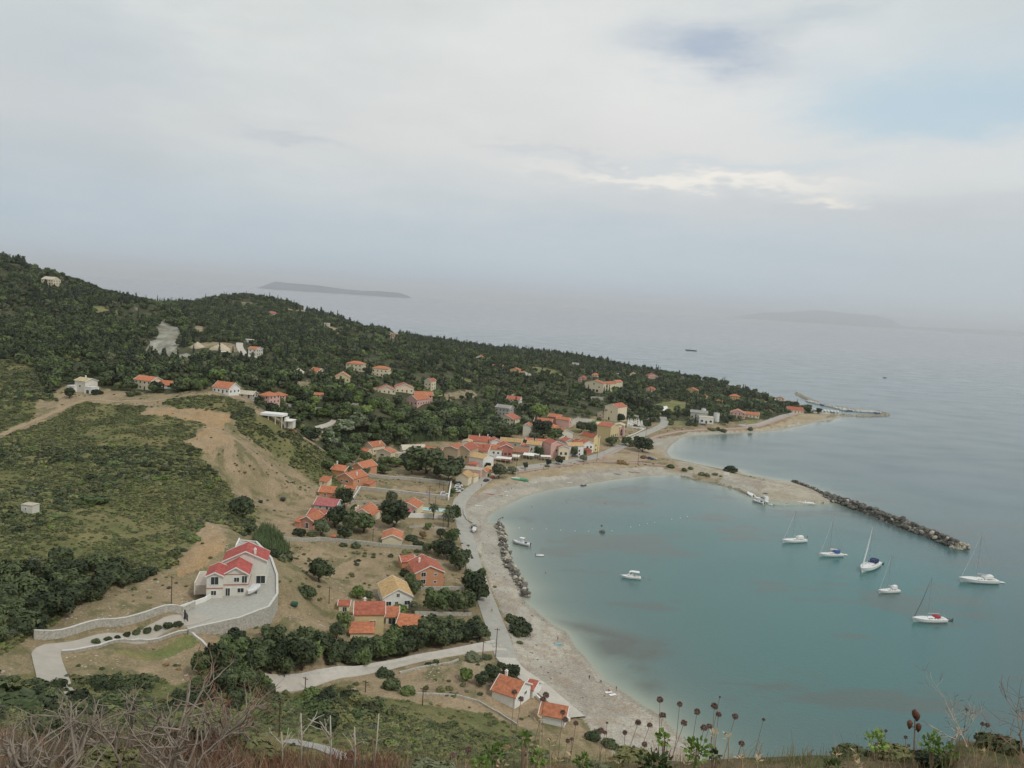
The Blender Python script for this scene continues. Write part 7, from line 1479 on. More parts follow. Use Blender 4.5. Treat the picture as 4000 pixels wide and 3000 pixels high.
# ---------------------------------------------------------------- individual trees and shrubs
# (px, py of the foot, crown width px, kind, leaf, label)
T_ = [
 (1770, 2040, 62, 'round', 'dark', 'dark round tree left of the coast road above the palms', 1.1), (1748, 2185, 90, 'round', 'dark', 'large dark tree on the roadside below the gardens', 1.0), (1712, 2170, 70, 'round', 'dark', 'dark tree left of the large roadside tree', 1.0),
 (1765, 2120, 60, 'round', 'green', 'rounded tree by the road above the large roadside tree', 1.1), (1796, 2225, 96, 'round', 'dark', 'broad dark tree overhanging the coast road', 1.0), (1852, 2360, 100, 'round', 'dark', 'tall dense tree at the road bend below the coral house', 1.25), (1815, 2400, 90, 'round', 'dark', 'dark tree between the hedge and the tall roadside tree', 1.1),
 (1765, 2395, 76, 'round', 'dark', 'dark tree in the middle of the garden by the yellow house', 1.1), (1700, 2395, 96, 'round', 'green', 'wide green tree right of the white house', 1.1), (1850, 2310, 84, 'round', 'green', 'leafy tree just above the road bend', 1.1), (1870, 2345, 76, 'round', 'green', 'green tree at the seaward side of the roadside clump', 1.1),
 (1615, 2395, 44, 'round', 'olive', 'small grey green tree beside the white house patio', 1.2), (1562, 2385, 66, 'bush', 'bright', 'leafy vine bush in front of the white house', .8), (1620, 2320, 60, 'round', 'dark', 'dark tree behind the ochre roof on its right', 1.1), (1600, 2290, 48, 'round', 'dark', 'slim dark tree between ochre roof and coral house', 1.3), (1580, 2250, 42, 'bush', 'dark', 'dark shrub at the left corner of the coral house', 1.2),
 (1436, 2330, 48, 'bush', 'dark', 'dark shrub behind the yellow house chimney', 1.0), (1396, 2335, 60, 'round', 'bright', 'bright green tree behind the yellow house', .9), (1345, 2470, 62, 'round', 'green', 'green tree at the left corner of the yellow house', 1.4), (1315, 2495, 60, 'round', 'dark', 'dark tree at the foot of the yellow house garden', 1.2), (1282, 2490, 36, 'bush', 'green', 'little green bush left of the yellow house garden', 1.0),
 (1195, 2330, 84, 'bush', 'dark', 'rounded dark bush alone on the dry slope below the terrace', 1.0), (1248, 2275, 96, 'round', 'dark', 'large dark tree standing in the dry field below the rubble wall', 1.15), (1240, 2220, 70, 'bush', 'dark', 'low dark thicket behind the large field tree', .6),
 (1537, 2060, 118, 'round', 'dark', 'very large dark tree between the two cream gabled houses', 1.0), (1528, 1988, 48, 'round', 'olive', 'grey green poplar left of the pool bungalow', 1.7), (1420, 2080, 110, 'umbrella', 'green', 'spreading green orchard tree below the gabled house', .9), (1372, 2080, 96, 'round', 'dark', 'dark orchard tree left of the spreading one', 1.0), (1310, 2060, 84, 'round', 'dark', 'dark tree behind the salmon house', 1.0), (1345, 2110, 70, 'umbrella', 'dark', 'dark tree right of the tiled gateway', 1.1),
 (1254, 2092, 64, 'round', 'haze_green', 'pale silvery shrub tree in front of the salmon house', 1.2), (1170, 2090, 60, 'bush', 'dark', 'dark hedge bush left of the salmon house door', .9), (1215, 2092, 40, 'bush', 'dark', 'dark bush between the silvery tree and the hedge', .8), (1345, 1985, 70, 'round', 'dark', 'dark tree beside the rose roofed house', 1.3), (1330, 1955, 50, 'round', 'green', 'green tree behind the plain orange roof', 1.2), (1290, 2010, 40, 'bush', 'dark', 'dark shrub in front of the rose roofed house', 1.1), (1240, 2000, 30, 'bush', 'dark', 'small dark shrub at the left corner of the rose roofed house', 1),
 (1385, 1990, 40, 'bush', 'green', 'green shrub behind the twin chimneys', .9), (1455, 2010, 26, 'bush', 'green', 'small shrub beside the lower field wall', 1.1), (1672, 2070, 32, 'round', 'green', 'small garden tree below the swimming pool', 1.1), (1652, 2105, 34, 'umbrella', 'dry', 'brownish sapling in the garden below the pool', 1.2), (1720, 2100, 40, 'umbrella', 'dark', 'open branched tree in the garden by the road', 1.2), (1607, 2108, 60, 'bush', 'dark', 'dark hedge right of the small cream house', .7), (1635, 2128, 50, 'bush', 'dark', 'dark trimmed hedge below the small cream house', .6), (1668, 2160, 40, 'round', 'dark', 'dark round shrub tree below the rubble wall end', 1.1), (1390, 2140, 46, 'bush', 'dark', 'dark shrub against the rubble wall', .9), (1340, 2133, 36, 'bush', 'dark', 'small shrub under the rubble wall gateway', .7), (1585, 2160, 30, 'bush', 'scrub', 'olive shrub below the small cream house', .9), (1630, 2158, 26, 'bush', 'scrub', 'low shrub between hedge and round shrub', .9),
 (1665, 1850, 150, 'round', 'dark', 'huge dark spreading tree behind the upper field wall', .75), (1610, 1850, 70, 'round', 'green', 'green tree at the left of the huge spreading tree', .9), (1748, 1885, 110, 'round', 'dark', 'large dark tree left of the cream corner house', .95), (1720, 1868, 60, 'round', 'dark', 'dark tree beside the lamp pole', 1.1), (1662, 1876, 26, 'bush', 'dark', 'small dark bush against the upper field wall', 1.1), (1780, 1850, 60, 'round', 'dark', 'dark tree right under the ochre crossed roofs', 1.1), (1770, 1925, 26, 'bush', 'green', 'green bush against the whitewashed wall', 1.4), (1762, 1938, 22, 'bush', 'green', 'green bush at the foot of the whitewashed wall', 1.2),
 (1950, 1870, 62, 'round', 'olive', 'large grey green tree on the seaward side of the village road', 1.15), (2003, 1852, 44, 'umbrella', 'olive', 'spreading tree right of the large shore tree', .9), (1906, 1832, 24, 'round', 'dark', 'small dark tree in front of the white store', 1.2), (2052, 1832, 22, 'round', 'olive', 'first small tree on the seafront verge from the left', 1.3), (2143, 1820, 22, 'round', 'dark', 'second small tree on the seafront verge', 1.3), (2184, 1815, 32, 'round', 'dark', 'third tree on the seafront verge, the roundest', 1.1), (2278, 1805, 32, 'round', 'olive', 'last small tree on the seafront verge', 1.0), (2138, 1825, 22, 'bush', 'green', 'low green bush on the seafront grass', .7),
 (2104, 1788, 36, 'round', 'dark', 'dark tree in front of the grey sided house', 1.3), (2240, 1783, 32, 'round', 'dark', 'dark round tree in front of the white seafront house', 1.3), (2284, 1782, 14, 'round', 'dark', 'narrow dark tree beside the porch house', 1.8), (2390, 1742, 50, 'round', 'dark', 'dark tree at the foot of the big yellow block', .9), (2445, 1740, 42, 'round', 'green', 'round tree right of the big yellow block', 1.0), (2510, 1765, 70, 'round', 'dark', 'wide dark clump on the waste ground, largest by the road', .8), (2495, 1745, 46, 'round', 'dark', 'dark tree behind the wide clump', .9), (2470, 1745, 34, 'round', 'dark', 'dark tree at the left of the wide clump', .9), (2513, 1790, 30, 'bush', 'dry', 'brownish bush left of the three parked cars', .8), (2415, 1705, 30, 'round', 'dark', 'dark tree tucked by the pink building end', 1), (2430, 1812, 40, 'bush', 'dry', 'dry grey bush on the seafront verge', .8),
 (2120, 1712, 80, 'round', 'dark', 'rounded dark tree in the middle of the village roofs', .9), (2165, 1722, 70, 'round', 'green', 'rounded green tree right of the middle village tree', .8), (2085, 1728, 40, 'round', 'olive', 'olive toned tree left of the middle village tree', 1), (2055, 1742, 26, 'round', 'dark', 'small dark tree at the old stone house', 1), (1985, 1742, 26, 'bush', 'green', 'green bush on the tavern shed', 1), (2108, 1642, 80, 'umbrella', 'bright', 'bright yellow green spreading tree above the maroon house', 1.1), (2050, 1660, 46, 'round', 'haze_green', 'silvery tree left of the bright green one', 1),
 (2275, 1690, 60, 'round', 'dark', 'dark garden tree behind the long orange roofs', .8), (2310, 1695, 50, 'round', 'dark', 'dark tree beside the yellow house gable', .9), (2425, 1652, 36, 'round', 'dark', 'tree in front of the church', 1.2), (2340, 1642, 24, 'bush', 'dark', 'bush below the tiny chapel', 1), (2435, 1670, 24, 'bush', 'dark', 'bush left of the cemetery wall', 1), (2482, 1668, 22, 'bush', 'dark', 'bush in the middle of the cemetery wall', 1), (2525, 1672, 36, 'round', 'dark', 'tree at the road end of the cemetery', 1),
 (2306, 1560, 8, 'cone', 'pine', 'slim cypress in front of the hotel wall', 1), (2565, 1625, 50, 'round', 'dark', 'dark tree overhanging the road beyond the cemetery', 1), (2530, 1615, 60, 'round', 'dark', 'dark tree above the cemetery on the right', 1), (2490, 1590, 70, 'round', 'dark', 'dark tree above the cemetery', .9), (2440, 1585, 80, 'round', 'dark', 'large dark tree right of the church roof', .9), (2480, 1560, 44, 'round', 'dark', 'dark tree by the hotel retaining wall', 1),
 (2620, 1660, 26, 'bush', 'green', 'green bush at the bend past the cemetery', 1.3), (2690, 1662, 30, 'bush', 'dark', 'dark bush left of the power station', 1.2), (2715, 1664, 24, 'bush', 'dark', 'dark bush beside the cars of the power station', 1.2), (2833, 1660, 30, 'round', 'dark', 'round dark tree right of the white storage tank', 1.1), (2805, 1682, 20, 'bush', 'dark', 'left of two dark bushes on the far beach', 1.3), (2826, 1687, 28, 'bush', 'dark', 'right of two dark bushes on the far beach', .9), (2930, 1682, 20, 'bush', 'dark', 'single dark bush at the middle of the far beach path', 1.4), (2780, 1680, 36, 'bush', 'scrub', 'low olive bush left of the two dark beach bushes', .5),
 (2620, 1826, 36, 'bush', 'green', 'leftmost bush on the spit', .7), (2672, 1840, 24, 'bush', 'green', 'second bush on the spit', 1.1), (2698, 1834, 24, 'bush', 'green', 'third bush on the spit, nearest the open sea', .9), (2740, 1856, 28, 'bush', 'olive', 'grey green bush in the middle of the spit', .9), (2762, 1860, 26, 'bush', 'olive', 'grey green bush adjoining the middle one on the spit', .9), (2792, 1856, 22, 'bush', 'olive', 'small bush left of the signboard', .9), (2852, 1842, 64, 'bush', 'dark', 'largest bush on the spit, behind the signboard', .7), (2815, 1862, 16, 'bush', 'scrub', 'tiny bush at the foot of the signboard', .7), (3155, 1612, 22, 'round', 'dark', 'single tree at the harbour quay', 1), (3110, 1588, 20, 'round', 'dark', 'tree behind the harbour tavern', 1),
 (2030, 2470, 110, 'bush', 'dark', 'large dark bush standing alone on the beach by the road', .85), (2000, 2430, 60, 'bush', 'dark', 'smaller bush behind the large beach bush', .9), (1932, 2294, 18, 'bush', 'green', 'tiny green tuft at the road edge above the beach', .7),
 (1760, 2440, 76, 'bush', 'dark', 'dark clipped bush at the yard entrance', .8), (1725, 2438, 60, 'bush', 'green', 'green bush at the back of the yard', .7), (1800, 2440, 40, 'bush', 'dark', 'dark bush at the right of the yard', .9), (1860, 2445, 50, 'bush', 'green', 'green hedge bush at the roadside near the yard', .9), (1885, 2460, 44, 'bush', 'dark', 'dark hedge bush at the roadside nearest the lane', 1),
 (1500, 2640, 84, 'bush', 'dark', 'low dark bush on the wall below the lane', .6), (1530, 2690, 84, 'bush', 'dark', 'round dark bush below the lane', .95), (1590, 2710, 70, 'bush', 'green', 'bright round bush right of the round dark bush', .9), (1672, 2600, 34, 'bush', 'dark', 'dark bush on the lane wall', .8), (1703, 2595, 30, 'bush', 'dark', 'upright dark bush beside the lane wall bush', 1.3), (1850, 2575, 90, 'bush', 'olive', 'long grey green bush at the right end of the lane', .45), (1900, 2572, 50, 'bush', 'dark', 'dark bush at the corner of the lane and promenade', .6),
 (1818, 2660, 54, 'round', 'bright', 'small bright green tree on the bare plot', 1.1), (1925, 2665, 66, 'round', 'dark', 'left dark tree behind the white seaside house', 1.1), (1880, 2680, 60, 'round', 'dark', 'dark tree at the garden corner of the seaside house', .9), (1995, 2655, 76, 'round', 'dark', 'right dark tree behind the white seaside house', .9), (1958, 2605, 40, 'bush', 'dark', 'dark bush beside the promenade start', .9), (1722, 2700, 36, 'bush', 'scrub', 'olive bush in the middle of the bare plot', .9), (1755, 2695, 34, 'bush', 'scrub', 'second olive bush in the middle of the bare plot', .9), (1768, 2718, 34, 'bush', 'dark', 'low dark bush at the plot edge', .6), (1808, 2680, 26, 'bush', 'olive', 'small grey bush under the bright green tree', 1), (1664, 2702, 26, 'umbrella', 'green', 'sapling at the short pole on the plot', 1.3), (1875, 2715, 24, 'bush', 'dark', 'small dark bush in the seaside house garden', 1),
 (2316, 2888, 70, 'bush', 'dark', 'dark bush at the near end of the beach', .9), (2380, 2915, 70, 'bush', 'dark', 'dark green bush nearest the camera on the beach', .9), (2168, 2712, 24, 'bush', 'scrub', 'grey tuft on the sand beside the promenade', .6), (2030, 2512, 30, 'bush', 'scrub', 'grey tuft on the sand below the large beach bush', .6),
 (375, 2513, 34, 'bush', 'dark', 'first planted shrub along the driveway from the left', 1.2), (422, 2503, 32, 'bush', 'dark', 'second planted shrub along the driveway', 1.1), (458, 2496, 28, 'bush', 'dark', 'third planted shrub along the driveway', 1.0), (494, 2488, 32, 'bush', 'dark', 'fourth planted shrub along the driveway', 1.3), (532, 2480, 36, 'bush', 'dark', 'fifth planted shrub along the driveway', 1.2), (575, 2472, 36, 'bush', 'dark', 'sixth planted shrub along the driveway', 1.2), (616, 2462, 32, 'bush', 'dark', 'seventh planted shrub along the driveway', 1.2), (659, 2454, 40, 'bush', 'dark', 'eighth planted shrub along the driveway', 1.2), (697, 2446, 34, 'bush', 'dark', 'last planted shrub next to the driveway gate', 1.2),
 (785, 2310, 40, 'bush', 'green', 'bright green shrub at the left wall of the villa', 1.5), (588, 2390, 26, 'bush', 'scrub', 'lone shrub on the slope above the driveway', 1.2), (945, 2025, 96, 'round', 'dark', 'large dark tree at the foot of the scrub hill', 1.0), (1060, 2170, 60, 'bush', 'dark', 'dark bush at the villa side of the reeds', 1), (1120, 2190, 50, 'bush', 'dark', 'dark bush right of the reeds', 1.1), (960, 2075, 60, 'bush', 'dark', 'dark bush below the large tree of the scrub hill', .9),
 (375, 1960, 110, 'bush', 'green', 'brighter green broad bush beside the small white ruin', .5), (270, 1555, 44, 'round', 'dark', 'dark tree in front of the greenish roofed house', 1), (206, 1528, 20, 'bush', 'dark', 'small dark bush left of the greenish roofed house', 1), (380, 1540, 44, 'bush', 'dark', 'dark bush right of the greenish roofed house', .9), (520, 1545, 60, 'bush', 'dark', 'dark hedge bush before the arched porch house', .7), (600, 1535, 40, 'round', 'dark', 'dark tree right of the arched porch house', 1), (720, 1522, 50, 'round', 'bright', 'bright green tree between two plateau cottages', .9), (770, 1528, 50, 'round', 'green', 'green tree left of the plateau bungalow', .9), (800, 1520, 44, 'round', 'bright', 'bright tree touching the plateau bungalow', 1), (920, 1532, 40, 'round', 'green', 'green tree right of the plateau bungalow', 1), (845, 1492, 56, 'round', 'bright', 'bright rounded tree behind the plateau bungalow', .9),
 (1395, 1690, 100, 'round', 'haze_green', 'pale yellow green broad tree by the winding track', .9), (1350, 1700, 80, 'round', 'haze_green', 'pale yellow green tree left of its broad neighbour', .9), (1330, 1775, 60, 'bush', 'haze_green', 'silvery thicket on the slope below the track', 1), (1200, 1710, 90, 'bush', 'dark', 'dark rounded thicket on the valley bank', .7), (1145, 1670, 50, 'bush', 'dark', 'dark thicket above the rounded one', .8),
]
for t in T_:
    g = None
    if 'planted shrub' in t[5]: g = 'planted shrubs along the driveway'
    elif 'seafront verge' in t[5] and 'bush' not in t[5]: g = 'small trees along the seafront verge'
    elif 'on the spit' in t[5]: g = 'bushes on the spit'
    tree(t[0], t[1], t[2], t[3], t[4], t[5], g, hk=t[6])
    if t[2] > 60: q = hit(t[0], t[1]); HOUSE_XY.append((q.x, q.y, t[2] * q.y / F * .3))
GT = 'dark evergreens of the belt below the yellow house'
tree_poly([(770, 2640), (900, 2545), (1010, 2535), (1400, 2555), (1700, 2470), (1870, 2480), (1890, 2510), (1500, 2585), (1150, 2635), (1080, 2650)], 58, (4.0, 7.0), ['round'], ['dark', 'dark', 'dark', 'green'], 'dark evergreen in the dense tree belt above the lane', GT, .55, 1.05)
tree_poly([(770, 2660), (1050, 2650), (1090, 2700), (850, 2720)], 12, (3, 5), ['bush', 'round'], ['dark', 'green'], 'dark bush at the left end of the lane', 'dark bushes at the left end of the lane', .6)
tree_poly([(1500, 1690), (1650, 1640), (1860, 1650), (2010, 1712), (1960, 1728), (1800, 1728), (1680, 1715), (1560, 1728)], 62, (9, 14), ['round'], ['green', 'dark', 'green'], 'broad crowned green tree in the wood directly behind the village', 'trees of the wood directly behind the village', .5, .9)
tree_poly([(0, 2250), (250, 2210), (560, 2230), (640, 2220), (500, 2290), (250, 2400), (90, 2500), (-100, 2520)], 60, (4.5, 8), ['bush', 'round'], ['dark'], 'dark evergreen bush in the thicket on the lower left hillside', 'dark evergreens on the lower left hillside', .5, .85)
tree_poly([(1250, 1850), (1350, 1790), (1560, 1800), (1580, 1850), (1450, 1860), (1380, 1850)], 16, (5, 8), ['round'], ['green', 'green', 'dark'], 'green tree above the orange roofs of the coral villa', 'trees above the coral villa', .6, .8)
tree_poly([(1560, 1800), (1690, 1812), (1700, 1835), (1580, 1830)], 6, (5, 8), ['round'], ['dark'], 'dark tree in front of the plain pink house', 'trees in front of the pink house', .6, .8)
tree_poly([(1180, 2700), (1460, 2740), (1560, 2800), (1500, 2840), (1250, 2850)], 22, (3, 5.5), ['bush'], ['dark', 'green', 'scrub'], 'large dark rounded bush on the green slope below the lane', 'large bushes on the near green slope', .7, .9)
tree_poly([(-60, 2620), (90, 2610), (150, 2700), (250, 2655), (560, 2650), (700, 2690), (1040, 2700), (1080, 2770), (600, 2810), (300, 2800), (-60, 2760)], 52, (2.8, 5), ['bush'], ['dark'], 'large dark bush behind the bare branches at the left', 'dark bushes behind the bare branches', .6, .9)
tree_poly([(1100, 1560), (1350, 1530), (1650, 1590), (1900, 1620), (1650, 1640), (1400, 1640), (1150, 1620)], 60, (6, 10), ['round'], ['green', 'dark', 'green', 'bright'], 'leafy tree among the hillside gardens above the wood', 'trees among the hillside gardens', .8, .95)
tree_poly([(1280, 1690), (1480, 1645), (1545, 1700), (1480, 1765), (1380, 1790), (1300, 1765)], 30, (5, 9), ['round'], ['green', 'dark', 'haze_green'], 'leafy tree on the valley slope right of the winding track', 'trees on the valley slope by the winding track', .7, .9)
tree_poly([(1380, 2160), (1700, 2170), (1640, 2290), (1560, 2210), (1330, 2260)], 16, (1.2, 2.6), ['bush'], ['scrub', 'dark', 'olive'], 'small rough bush on the dry ground above the coral house', 'small bushes on the dry ground above the coral house', .9, .8)
# palms
def palm(px, py, hpx, label, wild=1.0):
    p = hit(px, py); k = p.y / F; h = hpx * k; o = empty('palm', p, 0, label, 'palm', 'palms by the coast road'); MB().tube([(0, 0, -.3), (.1, 0, h * .5), (.0, .1, h)], [.28, .24, .3], 8).build('trunk', M_bark, o)
    mb = MB(); rr = random.Random(px)
    for i in range(34):
        a = i * 2.4; up = rr.uniform(-.3, 1.1); L_ = 3.0 * wild; prev = None
        pts_ = []
        for t in range(7):
            s = t / 6; rad = L_ * s * (1 - .1 * s); z = h + L_ * (up * s - .75 * s * s); pts_.append(Vector((rad * math.cos(a), rad * math.sin(a), z)))
        sd_ = Vector((-math.sin(a), math.cos(a), 0))
        for t in range(6):
            w0, w1 = .34 * math.sin(math.pi * (t + .3) / 7), .34 * math.sin(math.pi * (t + 1.3) / 7); q0, q1 = pts_[t], pts_[t + 1]; dn = Vector((0, 0, -.22))
            for s in (-1, 1): mb.add([q0, q1, q1 + sd_ * s * w1 * 1.4 + dn, q0 + sd_ * s * w0 * 1.4 + dn], [(0, 1, 2, 3)])
    mb.build('frond', LM['palm'], o)
palm(1692, 2030, 58, 'short palm beside the pool terrace', .9); palm(1750, 2060, 62, 'shaggy palm by the coast road, right of the pool', 1.15); palm(1360, 1860, 40, 'palm in front of the stacked coral roofs', .9); palm(1430, 1870, 40, 'palm at the right side of the coral villa', .9); palm(2722, 1600, 10, 'small palm in the headland gardens', .6)
# reeds below the villa
rr = np.random.default_rng(5); V = []
for poly, n in (([(985, 2110), (1030, 2075), (1075, 2090), (1130, 2160), (1120, 2185), (1070, 2170), (1020, 2150)], 2600), ([(1540, 1722), (1750, 1700), (1790, 1728), (1560, 1740)], 1600), ([(1300, 1765), (1360, 1750), (1370, 1800), (1320, 1810)], 500)):
    hp = hpoly(poly); x0, y0 = hp.min(0); x1, y1 = hp.max(0); k = 0
    while k < n:
        x, y = rr.uniform(x0, x1), rr.uniform(y0, y1)
        if not inpoly(np.array([x]), np.array([y]), hp)[0]: continue
        z = zat(x, y); h = rr.uniform(2.2, 4.2); a = rr.uniform(0, 6.28); w = .14; lx, ly = rr.uniform(-.5, .5, 2)
        V += [(x - w * math.cos(a), y - w * math.sin(a), z), (x + w * math.cos(a), y + w * math.sin(a), z), (x + lx + w * math.cos(a), y + ly + w * math.sin(a), z + h), (x + lx - w * .2, y + ly, z + h * 1.05)]; k += 1
me_ = quads_mesh('reeds', V); o = link('reeds', me_, [LM['reed']]); tag(o, 'pale green reeds in dense patches', 'reeds', kind='stuff')
# ---------------------------------------------------------------- plants on the clifftop
M_br = mat('dead_branch', (.275, .23, .185), .9, .25, 14, .1); M_brr = mat('red_twig', (.24, .12, .085), .9, .3, 14, .1); M_pale = mat('bleached_stem', (.47, .42, .35), .9, .2, 12, .1)
M_head = mat('seed_head', (.25, .17, .145), .95, .35, 60, .1); M_stem = mat('dry_stem', (.30, .21, .16), .9, .2, 20, .1); M_bract = mat('dry_bract', (.46, .36, .22), .9, .2, 20, .1); M_lf = leafmat('near_leaf', (.10, .17, .035), (.20, .28, .07), .2, 20)
def froot(px, py, Y):
    q = at_d(px, py, Y); return Vector((q.x, Y, fz(q.x, Y))), q
def branch(mb, p, d, L_, r, depth, rr, mi=0, tipmi=1, curl=.5, fork=(2, 3)):
    pts_ = [p]; rads = [r]; n = 4; q = p.copy(); dd = d.copy()
    for i in range(n):
        dd = (dd + Vector((rr.gauss(0, 1), rr.gauss(0, 1), rr.gauss(.25, .7))) * curl * .32).normalized(); q = q + dd * L_ / n; pts_.append(q.copy()); rads.append(r * (1 - .26 * (i + 1) / n))
    mb.tube(pts_, rads, 5 if r > .004 else 4, mi if depth > 0 else tipmi, cap=False)
    if depth <= 0: return
    for k in range(rr.randint(*fork)):
        j = rr.choice([2, 3, 4, 4]); nd = (dd + Vector((rr.gauss(0, 1), rr.gauss(0, 1), rr.gauss(.15, .8))) * .62).normalized()
        branch(mb, pts_[j], nd, L_ * rr.uniform(.55, .85), rads[j] * .78, depth - 1, rr, mi, tipmi, curl, fork)
def shrub(px, py, Y, hpx, lean, label, n=7, depth=4, seed=0, r=.011, m=None, name='dead_shrub', grp='bare dead shrubs in the foreground', spread=.35):
    rr = random.Random(seed); b, _ = froot(px, py, Y); h = hpx * Y / F; mb = MB()
    for i in range(n):
        d = Vector((lean + rr.gauss(0, spread), rr.gauss(0, spread), 1)).normalized(); o_ = Vector((rr.gauss(0, .07), rr.gauss(0, .07), -.05)); branch(mb, o_, d, h * rr.uniform(.32, .46), r * rr.uniform(.7, 1.1), depth, rr)
    o = mb.build(name, m or [M_br, M_brr], smooth=True); o.location = b; return tag(o, label, 'shrub', grp)
SH = [(-120, 2.9, 520, .5, 'bare grey shrub leaning right at the far left edge'), (60, 3.4, 430, .45, 'bare shrub with reddish tips in front of the driveway foot'), (240, 3.8, 440, .4, 'bare shrub with raised forked tips below the driveway'), (400, 3.3, 330, .5, 'low sprawling bare shrub left of the antler shaped one'),
      (520, 4.2, 380, .2, 'bare shrub in the middle of the dead thicket'), (640, 3.6, 500, .08, 'tall pale forked shrub shaped like antlers'), (760, 4.3, 400, .35, 'bare shrub reaching right beside the antler shaped one'), (150, 2.6, 240, .6, 'dense low bare shrub in the bottom left corner'), (330, 2.9, 260, .4, 'twiggy low shrub at the bottom left of the picture'), (860, 4.4, 230, .2, 'small bare shrub at the right end of the dead thicket'), (520, 2.9, 230, .3, 'twisted low shrub below the antler shaped one')]
for i, (a, Y, h, ln, lb) in enumerate(SH): shrub(a, 2990, Y, h, ln, lb, n=6, seed=20 + i, depth=3 if i % 3 else 4, m=[M_br, M_brr if i % 3 == 0 else M_br], r=.013 if i != 5 else .014)
shrub(3750, 3000, 4.4, 330, .15, 'pale branching thorn plant at the right edge over the water', n=3, depth=4, seed=77, r=.007, m=[M_pale, M_brr], name='thorn_plant', grp=None, spread=.25); shrub(4010, 3000, 4.2, 440, -.1, 'dark twiggy plant cut by the right edge', n=4, depth=3, seed=79, r=.005, m=[M_stem, M_brr], name='thorn_plant', grp=None, spread=.3)
shrub(3010, 2990, 4.6, 120, .2, 'small dark forked twig over the bay', n=2, depth=2, seed=80, r=.005, m=[M_stem, M_stem], name='twig', grp=None); shrub(3150, 2995, 4.7, 150, .05, 'single dark forked twig right of the small one', n=1, depth=2, seed=83, r=.006, m=[M_stem, M_stem], name='twig', grp=None)
# bleached dead stems standing over the near slope
for i, (a, top, w_, lb) in enumerate(((1175, 2785, .4, 'pale forked dead stem, leftmost of the bleached stems'), (1290, 2795, .3, 'pale dead stem with short side twigs, second from the left'), (1385, 2840, .3, 'pale dead stem above the pale path'), (1455, 2788, -.02, 'straight bleached stem leaning slightly right'), (1100, 2860, .2, 'short pale dead stem left of the forked one'))):
    b, q = froot(a, 2990, 4.3); t_ = at_d(a + (25 if i == 3 else 0), top, 4.3); mb = MB(); rr = random.Random(i + 5); mb.tube([Vector((0, 0, -.03)), (t_ - b) * .5 + Vector((.006, 0, 0)), t_ - b], [.006, .005, .003], 6)
    if i != 3:
        for k in range(3): branch(mb, (t_ - b) * rr.uniform(.35, .75), Vector((rr.choice([-1, 1]) * rr.uniform(.5, .9), rr.gauss(0, .4), 1)).normalized(), rr.uniform(.07, .13), .004, 1, rr, 0, 0, .5, (1, 2))
    o = mb.build('bleached_stalk', M_pale, smooth=True); o.location = b; tag(o, lb, 'dead stem', 'bleached dead stems')
# globe seed heads on stems
hm_ = {}
def head_mesh(k):
    if k in hm_: return hm_[k]
    rr = random.Random(k); mb = MB(); secs = []
    for a in (-.9, -.5, 0, .45, .8, .97): q = math.sqrt(1 - a * a) * .62; secs.append([(q * math.cos(t * .785), q * math.sin(t * .785), a * .55) for t in range(8)])
    mb.loft(secs)
    for i in range(150):
        z = rr.uniform(-.75, 1); a = i * 2.4; q = math.sqrt(max(0, 1 - z * z)); d = Vector((q * math.cos(a), q * math.sin(a), z)).normalized(); t_ = d.cross(Vector((.3, .2, .9))).normalized(); u_ = d.cross(t_); e = rr.uniform(.85, 1.08)
        c_ = d * e; s = .11; mb.add([d * .5, c_ + t_ * s, c_ + d * .12, c_ - t_ * s], [(0, 1, 2, 3)]); mb.add([d * .55, c_ + u_ * s, c_ + d * .1, c_ - u_ * s], [(0, 1, 2, 3)])
    hm_[k] = mb.mesh('head'); hm_[k].materials.append(M_head); return hm_[k]
AL = [(2009, 2704, 26), (2036, 2730, 23), (2133, 2715, 29), (2121, 2733, 27), (2198, 2783, 24), (2208, 2811, 25), (2250, 2825, 25), (2347, 2853, 29), (2363, 2862, 20), (2441, 2862, 22), (2493, 2823, 27), (2538, 2833, 25), (2578, 2733, 29), (2588, 2795, 33), (2655, 2751, 25), (2672, 2824, 29), (2723, 2780, 28), (2750, 2843, 31),
      (2771, 2838, 27), (2791, 2758, 33), (2807, 2791, 26), (2872, 2798, 28), (2897, 2905, 27), (2983, 2811, 15), (2611, 2875, 15), (2518, 2908, 26), (2476, 2920, 18), (2218, 2894, 20), (2233, 2887, 17), (2371, 2824, 12), (1371, 2948, 40), (1472, 2980, 34), (1769, 2950, 28), (1830, 2930, 30), (2812, 2723, 10), (3461, 2855, 13), (3538, 2880, 17), (3549, 2912, 14), (3777, 2772, 14), (3838, 2828, 18), (3857, 2833, 20)]
ALB = ['topmost', 'dark', 'plump', 'leaning', 'small', 'ragged', 'tall']
